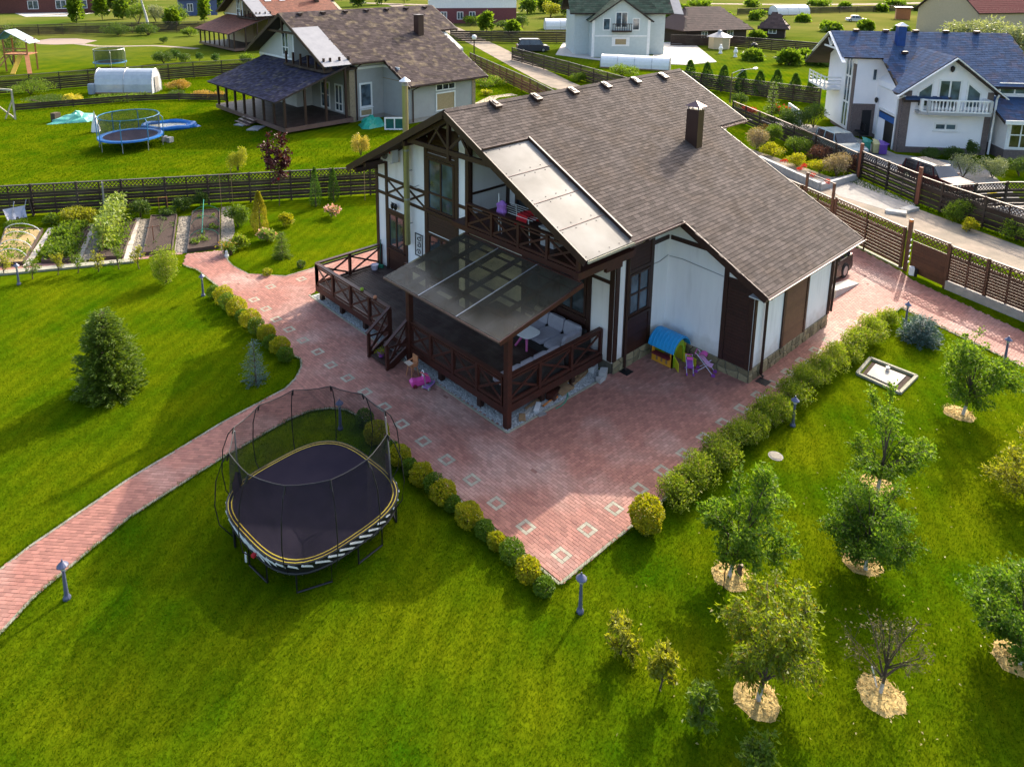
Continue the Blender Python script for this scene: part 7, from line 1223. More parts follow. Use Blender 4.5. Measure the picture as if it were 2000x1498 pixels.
for s_ in (-1, 1): strip('strut', Bp(-3.0, RV+s_*0.1, RH-1.3), Bp(-3.0, RV+s_*0.8, RH-0.6), 0.08, 0.08, m_white, hB)
bext([(-3.0, 8.2, 3.2), (-1.7, 8.2, 3.2), (-1.7, 12.5, 3.2), (-3.0, 12.5, 3.2)], (0, 0, 0.2), 'side_balcony', m_white)
for z in (3.7, 4.0, 4.3): strip('balcony_rail', Bp(-3.0, 8.2, z), Bp(-3.0, 12.5, z), 0.06, 0.1, m_white, hB); strip('balcony_rail', Bp(-3.0, 8.2, z), Bp(-1.7, 8.2, z), 0.06, 0.1, m_white, hB)
for k in range(5): strip('balcony_post', Bp(-3.0, 8.2+1.07*k, 3.3), Bp(-3.0, 8.2+1.07*k, 4.4), 0.09, 0.09, m_white, hB)
strip('porch_wall', Bp(-4.4, 8.5, 0.55), Bp(-4.4, 13, 0.55), 0.12, 1.1, m_white, hB)
gutter(hB, Bp(-0.1, -0.5, 4.38), Bp(-0.1, 4.2, 4.38), m_white, 0.08); pipe('downpipe', [Bp(6.2, -0.5, 4.6), Bp(6.3, -0.1, 4.2), Bp(6.25, -0.12, 0.1)], 0.07, m_white, hB); pipe('downpipe', [Bp(-0.1, -0.3, 4.3), Bp(-0.12, 0.55, 3.9), Bp(-0.12, 0.6, 0.1)], 0.06, m_white, hB)
for k in range(5): mb = MB(); q = Bp(-1.2+2.3*k, RV-0.15, RH+0.05); mb.box(q, (0.4, 0.35, 0.2), math.radians(-50)); make('roof_vent', mb, m_timber, hB)
for u, v in ((1.6, 4.6), (2.5, 3.7)): mb = MB(); mb.box(Bp(u, v, zB(v)+0.2), (0.4, 0.35, 0.2), math.radians(-50)); make('roof_vent', mb, m_timber, hB)
c_ = Bp(1.7, 6.0, 0); mb = MB(); mb.box((c_.x, c_.y, zB(6.0)+0.45), (0.6, 0.6, 1.9), math.radians(-50)); ch = make('chimney', mb, M('blue_chimney', (0.015, 0.06, 0.24), rough=0.35), hB); mb = MB(); mb.lathe((c_.x, c_.y, zB(6.0)+1.45), [(0.55, 0), (0.1, 0.25)], 4); make('chimney_cap', mb, m_white, ch)
# lower conservatory on the right
bext([(6.7, -1.2, 0), (12, -1.2, 0), (12, 2.0, 0), (6.7, 2.0, 0)], (0, 0, 0.75), 'plinth', m_gbrick2); bext([(6.75, -1.1, 0.75), (12, -1.1, 0.75), (12, 1.6, 0.75), (6.75, 1.6, 0.75)], (0, 0, 2.2), 'wall', m_white)
cw = Wall(hB, Bp(0, -1.1, 0), UB, -VB)
for k in range(3): cw.win(6.9+1.7*k, 8.45+1.7*k, 0.85, 2.85, 2, (0.5,), 0.1, m_white, GLASS('warm_glass', (0.06, 0.05, 0.03)), sill=False)
shingles(hB, Bp(6.3, 1.7, 4.2), UB, -VB*0.93-Vector((0, 0, 0.37)), [(0, 0), (6, 0), (6, 3.6), (0, 3.6)], m_sh_b, tw=0.4, ex=0.24, name='low_roof'); strip('fascia', Bp(6.3, -1.65, 2.85), Bp(12, -1.65, 2.85), 0.06, 0.3, m_white, hB); r0.win(7.2, 9.4, 4.3, 5.2, 2, (), 0.12, m_white, m_glass2, sill=False)
# ------------------------------------------------------------------ simpler far houses
def far_house(label, P0, ang, L, W, eave, ridge, wallm, roofm, wins=(), over=0.5, along=True, band=None, name='far_house', hip=0.0, extra=None):
    U = Vector((math.cos(ang), math.sin(ang), 0)); Vv = Vector((-U.y, U.x, 0)); P0 = Vector((float(P0[0]), float(P0[1]), 0)); t = thing(name, label, 'house', P0+U*L/2+Vv*W/2); Q = lambda u, v, z: P0+U*u+Vv*v+Vector((0, 0, z)); mb = MB()
    if along: mb.ext([Q(0, 0, 0), Q(0, W, 0), Q(0, W, eave), Q(0, W/2, ridge-0.2), Q(0, 0, eave)] if not hip else [Q(0, 0, 0), Q(0, W, 0), Q(0, W, eave), Q(0, 0, eave)], U*L)
    else: mb.ext([Q(0, 0, 0), Q(L, 0, 0), Q(L, 0, eave), Q(L/2, 0, ridge-0.2), Q(0, 0, eave)], Vv*W)
    make('wall', mb, wallm, t)
    if band: mb = MB(); mb.ext([Q(-0.02, -0.02, 0), Q(L+0.02, -0.02, 0), Q(L+0.02, -0.02, band[0]), Q(-0.02, -0.02, band[0])], Vv*(W+0.04)); make('lower_wall', mb, band[1], t)
    span = W if along else L; run = math.hypot(span/2, ridge-eave); c, s = (span/2)/run, (ridge-eave)/run; R_ = run*(span/2+over)/(span/2)
    for sg_ in (-1, 1):
        if along: O = Q(-over, W/2, ridge); uu = U; dd = Vv*(sg_*c)-Vector((0, 0, s)); ln = L+2*over
        else: O = Q(L/2, -over, ridge); uu = Vv; dd = U*(sg_*c)-Vector((0, 0, s)); ln = W+2*over
        shingles(t, O, uu, dd, [(hip, 0), (ln-hip, 0), (ln, R_), (0, R_)], roofm, tw=0.8, ex=0.5, thick=0.18)
    if hip:
        for e0, sg_ in ((-over, -1), (L+over, 1)):
            a = Q(e0, -over, ridge-s*R_); b = Q(e0, W+over, ridge-s*R_); k = Q(e0-sg_*hip, W/2, ridge); mb = MB(); mb.add([a, b, k, a-Vector((0, 0, 0.15)), b-Vector((0, 0, 0.15)), k-Vector((0, 0, 0.15))], [(0, 1, 2), (5, 4, 3), (0, 3, 4, 1), (1, 4, 5, 2), (2, 5, 3, 0)]); make('hip_roof', mb, roofm, t)
    fr0 = Wall(t, Q(0, -0.025 if band else 0, 0), U, -Vv); sd0 = Wall(t, Q(-0.025 if band else 0, 0, 0), Vv, -U)
    for w in wins: (fr0 if w[0] == 'f' else sd0).win(w[1], w[2], w[3], w[4], w[5] if len(w) > 5 else 2, (), 0.12, m_white, m_glass2, sill=False)
    return t, Q, fr0, sd0
m_sh_green = M('green_shingle', (0.045, 0.075, 0.052), (0.034, 0.056, 0.040), scale=1, spec=0.06, rough=0.9, isl=0.3, c3=(0.065, 0.08, 0.06), s3=1.5); m_sh_brown = M('plain_brown_shingle', (0.085, 0.048, 0.040), (0.065, 0.038, 0.032), isl=0.3, rough=0.85); m_mint = M('pale_mint_render', (0.50, 0.55, 0.54), (0.45, 0.50, 0.49), rough=0.9); m_maroonw = M('maroon_siding', (0.16, 0.045, 0.05), (0.13, 0.036, 0.04), rough=0.7); m_log = M('dark_log', (0.04, 0.022, 0.016), (0.03, 0.017, 0.012), rough=0.7)
aF = math.radians(-41); P0 = G(1155, 112); LF = np.linalg.norm(G(1268, 113)-P0); UF = np.array([math.cos(aF), math.sin(aF), 0]); VF = np.array([-UF[1], UF[0], 0])
tF, QF, fF, sF = far_house('pale mint house with green roof and a small flower balcony at the top', P0, aF, LF, 7, 5.6, 8.6, m_mint, m_sh_green, [('f', LF/2-0.9, LF/2+0.9, 4.3, 6.6, 2), ('f', LF/2-2.7, LF/2-1.6, 3.9, 5.7, 1), ('f', LF/2+1.6, LF/2+2.7, 3.9, 5.7, 1)], along=False, name='mint_house')
far = [(-4.5, LF+4.0)]; mb = MB(); mb.ext([QF(-2.2, 3, 0), QF(LF+3.0, 3, 0), QF(LF+3.0, 12, 0), QF(-2.2, 12, 0)], (0, 0, 6.2)); make('wing_wall', mb, m_mint, tF)
shingles(tF, QF(-3, 7.5, 10.0), tuple(UF), tuple(-VF*0.82-np.array([0, 0, 0.57])), [(0, 0), (LF+7, 0), (LF+7, 6.6), (0, 6.6)], m_sh_green, tw=0.8, ex=0.5, name='wing_roof'); shingles(tF, QF(-3, 7.5, 10.0), tuple(UF), tuple(VF*0.82-np.array([0, 0, 0.57])), [(0, 0), (LF+7, 0), (LF+7, 6.6), (0, 6.6)], m_sh_green, tw=0.8, ex=0.5, name='wing_roof')
mb = MB(); fF.slab(LF/2-1.4, LF/2+1.4, 3.7, 3.9, 0, 0.8, mb); bl = make('balcony', mb, m_log, tF)
for k in range(9): mb = MB(); fF.slab(LF/2-1.4+0.34*k, LF/2-1.32+0.34*k, 3.9, 4.85, 0.72, 0.78, mb); make('baluster', mb, m_log, bl)
mb = MB(); fF.slab(LF/2-1.45, LF/2+1.45, 4.85, 4.95, 0.66, 0.84, mb); make('handrail', mb, m_log, bl)
mb = MB(); fF.slab(LF/2-1.3, LF/2+1.3, 1.6, 2.9, 0.003, 0.04, mb); pn = make('wall_panel', mb, m_white, tF); mb = MB(); fF.slab(LF/2-0.8, LF/2+0.8, 1.85, 2.65, 0.04, 0.06, mb); make('relief', mb, m_opp, pn)
for u in (0.15, LF-0.15): mb = MB(); fF.slab(u-0.2, u+0.2, 0, 5.4, 0.003, 0.06, mb); make('corner_quoin', mb, m_white, tF)
mb = MB(); fF.slab(0.4, LF-0.4, 3.0, 3.2, 0.003, 0.05, mb); make('band', mb, m_white, tF); mb = MB(); mb.ext([QF(LF+2.0, 2.6, 6.3), QF(LF+5.6, 2.6, 6.0), QF(LF+5.6, 6.4, 8.6), QF(LF+2.0, 6.4, 8.9)], (0, 0, 0.06)); make('side_sheet', mb, m_greypoly, tF)
pad('mint_house_terrace', [(1085, 108), (1100, 84), (1150, 88), (1160, 114), (1270, 118), (1290, 84), (1350, 82), (1400, 122), (1340, 128), (1180, 120)], 0.06, m_pale)
a = G(838, 47); b = G(1008, 46); far_house('maroon and white sided house at the top centre', a, math.atan2(b[1]-a[1], b[0]-a[0]), np.linalg.norm(b-a), 8, 6.5, 9.5, m_white, m_sh_brown, [('f', 2.6, 4.0, 0.9, 2.6), ('f', 6.2, 7.6, 0.9, 2.6), ('f', 8.9, 10.3, 0.9, 2.6), ('f', 0.6, 1.4, 0.2, 2.4, 1)], band=(3.4, m_maroonw), name='maroon_house')
a = G(1338, 88); b = G(1456, 84); far_house('dark log house with a hipped brown roof', a, math.atan2(b[1]-a[1], b[0]-a[0]), np.linalg.norm(b-a), 9, 3.0, 6.0, m_log, m_sh_brown, [('f', 3, 4.2, 1, 2.2), ('f', 8, 9.2, 1, 2.2)], hip=3.5, name='log_house', over=0.9)
a = G(1486, 74); b = G(1532, 76); far_house('small dark gazebo with a pyramid roof on the field', a, math.atan2(b[1]-a[1], b[0]-a[0]), np.linalg.norm(b-a), 4.6, 2.4, 4.6, m_log, m_sh_brown, [('f', 1.2, 2.6, 0.8, 2.0)], hip=2.4, name='gazebo', over=0.7)
a = G(-30, 28); b = G(198, 24); far_house('dark red-brown timber house at the top left corner', a, math.atan2(b[1]-a[1], b[0]-a[0]), np.linalg.norm(b-a), 10, 4.5, 8, M('red_brown_wall', (0.13, 0.04, 0.03), rough=0.7), m_sh_brown, [('f', 10, 12.5, 1, 3.2), ('f', 16.5, 19, 1, 3.2), ('f', 21, 24, 1, 3.2)], name='timber_house'); pad('timber_house_patio', [(50, 34), (135, 33), (215, 22), (205, 10), (190, 26), (20, 24)], 0.06, m_pale)
a = G(350, 32); b = G(425, 30); far_house('blue timber house behind the trees at the top left', a, math.atan2(b[1]-a[1], b[0]-a[0]), np.linalg.norm(b-a), 9, 4.5, 8, M('blue_wall', (0.07, 0.10, 0.22), rough=0.7), m_sh_brown, [('f', 2, 3.4, 1, 3), ('f', 6, 7.5, 1, 3)], name='blue_house')
a = G(1830, 44); b = G(1905, 60); tI, QI, fI, sI = far_house('tall half-timbered house at the top right corner', a, math.atan2(b[1]-a[1], b[0]-a[0]), np.linalg.norm(b-a)*1.0, 10, 9, 13, m_grey_up, m_sh_brown, [('f', 3.0, 4.6, 5.2, 7.2), ('f', 7.5, 9.2, 5.2, 7.2), ('f', 3.0, 4.6, 1, 3)], name='half_timbered_house', along=True)
for u in (0.2, 2.3, 5.2, 7.0, 9.8): fI.timber(u, 0, u, 8.9, 0.35, 0.05)
for z in (0.3, 3.6, 7.6): fI.timber(0, z, 10.5, z, 0.35, 0.06)
mb = fI.slab(5.3, 6.9, 0.5, 3.4, 0.003, 0.04); make('dark_panel', mb, m_maroonw, tI)
a = G(1905, 76); far_house('house with a bright red metal roof at the top right corner', a, math.radians(-30), 36, 14, 5.0, 10.5, m_beige, M('red_metal_roof', (0.17, 0.025, 0.025), (0.13, 0.02, 0.02), spec=0.1, rough=0.7), [('f', 3, 5, 1, 3)], name='red_roofed_house')
# ------------------------------------------------------------------ things in the other plots
m_ghouse = M('greenhouse_sheet', (0.46, 0.50, 0.50), (0.38, 0.42, 0.42), scale=1.5, rough=0.25, spec=0.6)
def greenhouse(label, a, b, w, h, mat=None, nb=3, door=True):
    A = Vector(a); B = Vector(b); u = (B-A).normalized(); v = Vector((-u.y, u.x, 0)); L = (B-A).length; t = thing('greenhouse', label, 'greenhouse', A); arc = [(w*0.5*(1-math.cos(x)), h*(math.sin(x)**0.7)) for x in np.linspace(0, math.pi, 13)]
    for k in range(nb):
        p = A+u*(L*k/nb+0.02); q = A+u*(L*(k+1)/nb-0.02); mb = MB(); mb.add([p+v*y+Vector((0, 0, z)) for y, z in arc]+[q+v*y+Vector((0, 0, z)) for y, z in arc], [(i, i+1, 14+i, 13+i) for i in range(12)]); make('cover_sheet', mb, mat or m_ghouse, t)
    for k in range(nb+1): p = A+u*(L*k/nb); pipe('hoop', [p+v*y+Vector((0, 0, z+0.01)) for y, z in arc], 0.04, m_steel, t, 5)
    for p in (A, B): mb = MB(); mb.add([p+v*y+Vector((0, 0, z)) for y, z in arc], [tuple(range(13))]); make('end_wall', mb, mat or m_ghouse, t)
    for s in (0, w): strip('base_rail', A+v*s+Vector((0, 0, 0.08)), B+v*s+Vector((0, 0, 0.08)), 0.06, 0.16, m_wood, t)
    if door: q = B+u*0.05+v*(w*0.3); mb = MB(); mb.ext([q, q+v*0.9, q+v*0.9+Vector((0, 0, 1.7)), q+Vector((0, 0, 1.7))], u*0.04); make('door', mb, m_steel, t)
    return t
greenhouse('silvery arched greenhouse beyond the blue trampoline', G(186, 184), G(297, 184), 2.6, HGT(200, 133, G(192, 184))*0.92, M('silver_sheet', (0.40, 0.43, 0.46), (0.50, 0.53, 0.55), scale=1.5, rough=0.2, spec=0.7), 2)
greenhouse('long low white greenhouse in front of the mint house', G(1172, 133), G(1306, 140), 2.6, 1.7, m_white, 4); greenhouse('small pale greenhouse left of the mint house', G(1066, 60), G(1124, 60), 4, 2.2, m_white, 2); greenhouse('far pale tunnel greenhouse beside the gazebo', G(1518, 31), G(1582, 30), 4, 2.4, m_white, 3)
p = G(180, 184); mb = MB(); mb.lathe(p, [(0.35, 0), (0.38, 0.3), (0.38, 1.0), (0.33, 1.1)], 12); make('water_barrel', mb, M('grey_barrel', (0.30, 0.36, 0.42)), None, label='grey water barrel at the end of the silvery greenhouse', cat='barrel', at=p)
def round_trampoline(label, c, r, h, tz, padm, matm, netm, legs, polem):
    t = thing('round_trampoline', label, 'trampoline', (c[0], c[1], 0)); mb = MB(); mb.lathe((c[0], c[1], tz-0.03), [(r*0.86, 0), (r*0.86, 0.03), (0.01, 0.03)], 28); make('mat', mb, matm, t); mb = MB(); mb.lathe((c[0], c[1], tz), [(r*0.84, 0), (r*0.85, 0.05), (r, 0.05), (r*1.01, -0.06)], 28)
    mb.f = [q for q in mb.f if len(q) == 4]; make('pad', mb, padm, t); n = 20; mb = MB(); V = []
    for z in (tz+0.02, h): V += [(c[0]+r*0.93*math.cos(2*math.pi*i/n), c[1]+r*0.93*math.sin(2*math.pi*i/n), z) for i in range(n)]
    mb.add(V, [(i, (i+1) % n, n+(i+1) % n, n+i) for i in range(n)]); make('safety_net', mb, netm, t); pipe('top_ring', [(c[0]+r*0.93*math.cos(2*math.pi*i/n), c[1]+r*0.93*math.sin(2*math.pi*i/n), h) for i in range(n+1)], 0.035, polem, t, 5)
    for k in range(legs): a = 2*math.pi*(k+0.3)/legs; x, y = math.cos(a), math.sin(a); pipe('pole', [(c[0]+r*1.03*x, c[1]+r*1.03*y, tz-0.2), (c[0]+r*1.04*x, c[1]+r*1.04*y, h-0.25), (c[0]+r*0.94*x, c[1]+r*0.94*y, h)], 0.035, polem, t, 6); pipe('leg', [(c[0]+r*0.99*x, c[1]+r*0.99*y, 0), (c[0]+r*0.99*x, c[1]+r*0.99*y, tz-0.05)], 0.03, m_steel, t, 6)
    return t
m_bpad = M('blue_pad', (0.01, 0.16, 0.50), rough=0.4); m_bpole = M('blue_foam_pole', (0.03, 0.18, 0.36), rough=0.6); c = G(254, 284); zt_ = HGT(250, 262, c); c = (G(196, 270, 0.8)+G(313, 262, 0.8))/2
round_trampoline('blue-rimmed round trampoline with net on the neighbour lawn', c, 59*MPP(c), 2.45, 0.85, m_bpad, m_mat, SEE('dark_net', (0.02, 0.03, 0.05), 0.38, 0.8, 0.1), 8, m_bpole)
c = G(216, 133); round_trampoline('far small trampoline with a dark green net behind the greenhouse', c, 30*MPP(c), 2.5, 0.8, m_bpole, m_mat, SEE('green_net', (0.05, 0.08, 0.03), 0.6, 0.8, 0.1), 6, m_steel)
c = G(330, 248); pl = thing('paddling_pool', 'deflated oval blue paddling pool beside the round trampoline', 'pool', c); R_ = 42*MPP(c); mb = MB(); mb.tube([(c[0]+R_*1.15*math.cos(a)*0.75+0.55*R_*math.sin(a), c[1]-R_*1.15*math.cos(a)*0.65+0.55*R_*math.sin(a), 0.14+0.05*math.sin(5*a)) for a in np.linspace(0, 2*math.pi, 29)], 0.2, 7, cap=False); make('rim', mb, m_bpad, pl); mb = MB(); mb.prism([(c[0]+R_*1.1*math.cos(a)*0.75+0.5*R_*math.sin(a), c[1]-R_*1.1*math.cos(a)*0.65+0.5*R_*math.sin(a)) for a in np.linspace(0, 2*math.pi, 24, endpoint=False)][::-1], 0.01, 0.05); make('liner', mb, M('pool_liner', (0.55, 0.55, 0.46), rough=0.5), pl)
p = G(372, 248); cloth('blue_sheet', 'crumpled blue sheet at the end of the paddling pool', 'sheet', (p[0], p[1], 0), 0.7, 0.35, m_bpad, 9); p = G(150, 236); cloth('tarpaulin', 'crumpled mint green tarpaulin on the neighbour lawn', 'tarpaulin', (p[0], p[1], 0), 1.7, 0.7, m_tarp2, 5, 1.2, 0.7); p = G(188, 258); cloth('white_sheet', 'white sheet hanging beside the blue trampoline', 'sheet', (p[0], p[1], 0), 0.35, 1.4, m_white, 6)
for i, (px, lb) in enumerate((((322, 276), 'left one of two pale concrete blocks by the round trampoline'), ((332, 278), 'right one of two pale concrete blocks by the round trampoline'))): p = G(*px); mb = MB(); mb.box((p[0], p[1], 0.2), (0.42, 0.4, 0.4), 0.4*i); make('stone_block', mb, m_block, None, label=lb, cat='block', at=p)
p = G(110, 238); mb = MB(); mb.box((p[0], p[1], 0.4), (0.6, 0.5, 0.8), 0.5); make('wooden_stump', mb, m_bark, None, label='dark stump beside the mint tarpaulin', cat='stump', at=p)
p = G(8, 232); gl = thing('goal_frame', 'weathered white timber frame at the left edge of the neighbour lawn', 'frame', p); q = G(30, 234); hh = HGT(28, 176, q)
for s_ in (p-(q-p), q): strip('post', s_, s_+[0, 0, hh], 0.14, 0.14, m_whiteboard, gl); strip('stay', s_+[0, 0, hh*0.7], s_+[-0.6, 0.9, 0], 0.1, 0.1, m_whiteboard, gl)
strip('crossbar', p-(q-p)+[0, 0, hh], q+[0, 0, hh], 0.14, 0.14, m_whiteboard, gl); strip('brace', p-(q-p)+[0, 0, hh*0.6], q+[0, 0, 0.1], 0.08, 0.1, m_whiteboard, gl)
# playground tower
p = G(40, 138); pg = thing('playground_tower', 'orange timber play tower with slides at the left edge', 'playground', p); m_owood = M('orange_wood', (0.36, 0.15, 0.06), (0.28, 0.11, 0.045), rough=0.7); k_ = MPP(p); f = lambda x, y, z: Vector(p)+Vector(RT)*x*k_+Vector((FW[0], FW[1], 0)).normalized()*y*k_+Vector((0, 0, z*k_))
for x in (-18, 26):
    for y in (-14, 14): strip('post', f(x, y, 0), f(x, y, 62), 0.16, 0.16, m_owood, pg)
mb = MB(); mb.ext([f(-20, -16, 32), f(28, -16, 32), f(28, 16, 32), f(-20, 16, 32)], (0, 0, 0.12)); make('platform', mb, m_owood, pg)
for z in (38, 44): strip('rail', f(-18, -15, z), f(26, -15, z), 0.08, 0.14, m_owood, pg)
mb = MB(); mb.ext([f(-10, -18, 78), f(-10, 18, 78), f(34, 18, 54), f(34, -18, 54)], (0, 0, 0.08)); make('roof_sheet', mb, M('blue_white_sheet', (0.45, 0.52, 0.6), rough=0.4), pg); mb = MB(); mb.ext([f(-10, -18, 78), f(-10, 18, 78), f(-30, 18, 60), f(-30, -18, 60)], (0, 0, 0.08)); make('roof_sheet', mb, m_bpole, pg)
for a, b, w, mt in (((14, -16, 32), (22, -60, 2), 0.55, M('yellow_slide', (0.6, 0.38, 0.04), rough=0.4)), ((26, -16, 32), (52, -56, 2), 0.5, m_owood), ((-18, -16, 30), (-34, -50, 0), 0.14, m_owood), ((-10, -16, 30), (-20, -52, 0), 0.14, m_owood)): strip('slide' if w > 0.3 else 'ladder_rail', f(*a), f(*b), w, 0.08, mt, pg)
pad('round_sandpit', [(60, 82), (100, 76), (150, 76), (190, 80), (165, 86), (110, 88), (75, 87)], 0.02, M('pinkish_paving', (0.33, 0.25, 0.20), (0.27, 0.21, 0.17), scale=2, spec=0.1))
ribbon('far_garden_path', [G(*q)[:2] for q in ((150, 86), (190, 91), (240, 91), (300, 90), (350, 93), (385, 96))], 1.4, 0.012, m_road)
# street lamps
for px, top, arm, lb in (((1425, 208), (1429, 160), (1474, 150), 'street lamp with a long arm behind the main roof'),):
    b = G(*px); h = HGT(*top, b)+0.8; t = thing('street_lamp', lb, 'street lamp', b); pipe('pole', [b, b+[0, 0, h]], [0.07, 0.05], m_bark, t, 8); d = Vector(RT); e = Vector(b)+Vector((0, 0, h+0.5))+d*44*MPP(b); pipe('arm', [b+[0, 0, h], Vector(b)+Vector((0, 0, h+0.3))+d*14*MPP(b), e], 0.035, m_steel, t, 6); mb = MB(); mb.lathe(tuple(e), [(0.08, -0.12), (0.2, -0.05), (0.2, 0.04), (0.06, 0.12)], 10, 1.8, 1.0); make('lamp_head', mb, m_white, t); pipe('stay', [b+[0, 0, h-0.6], Vector(b)+Vector((0, 0, h+0.32))+d*22*MPP(b)], 0.025, m_steel, t, 5)
b = G(926, 112); h = HGT(926, 78, b); t = thing('globe_street_lamp', 'thin brown lamp post with a round globe beside the road', 'street lamp', b); pipe('pole', [b, b+[0, 0, h]], 0.09, m_timber, t, 7); mb = MB(); mb.lathe(b+[0, 0, h], [(0.05, -0.05), (0.3, 0.1), (0.38, 0.35), (0.3, 0.6), (0.05, 0.72)], 12); make('globe', mb, m_white, t)
b = G(957, 40); h = HGT(957, 20, b); t = thing('globe_street_lamp', 'lamp post with a white globe before the maroon house', 'street lamp', b); pipe('pole', [b, b+[0, 0, h]], 0.1, m_timber, t, 7); mb = MB(); mb.lathe(b+[0, 0, h], [(0.05, -0.05), (0.4, 0.15), (0.5, 0.45), (0.4, 0.8), (0.05, 0.95)], 12); make('globe', mb, m_white, t)
ks = thing('garden_kiosk', 'small pale octagonal kiosk on the mint house lawn', 'kiosk', G(1404, 95)); c = G(1404, 95); mb = MB(); mb.lathe(c, [(1.7, 0), (1.7, 1.9)], 8); make('wall', mb, m_beige, ks); mb = MB(); mb.lathe(c, [(2.1, 1.9), (0.4, 2.6), (0.3, 2.9), (0.05, 3.0)], 8); make('roof', mb, m_greypoly, ks)
for px, lb in (((1407, 105), 'white garden urn on the mint house lawn'), ((1436, 112), 'pale statue on the mint house lawn near the kiosk')): c = G(*px); mb = MB(); mb.lathe(c, [(0.3, 0), (0.2, 0.4), (0.35, 0.8), (0.15, 1.2), (0.2, 1.4)], 8); make('garden_ornament', mb, m_white, None, label=lb, cat='ornament', at=c)
hm = thing('hammock_chair', 'dark hanging chair on the mint house lawn', 'chair', G(1466, 104)); c = G(1466, 104); pipe('stand', [c, c+[0.6, -0.6, 1.2], c+[0.3, -0.3, 2.0]], 0.05, m_black, hm, 6); mb = MB(); mb.lathe(c+[0.3, -0.3, 0.7], [(0.1, 0), (0.5, 0.2), (0.55, 0.6), (0.2, 0.9)], 8); make('basket', mb, m_black, hm)
sh = thing('garden_shed', 'tiny brown shed far off on the field', 'shed', G(1762, 38)); c = G(1762, 38); mb = MB(); mb.box(c+[0, 0, 1.3], (3, 3, 2.6), 0.4); make('wall', mb, m_owood, sh); mb = MB(); mb.box(c+[0, 0, 2.75], (3.8, 3.8, 0.25), 0.4); make('roof', mb, m_timber, sh)
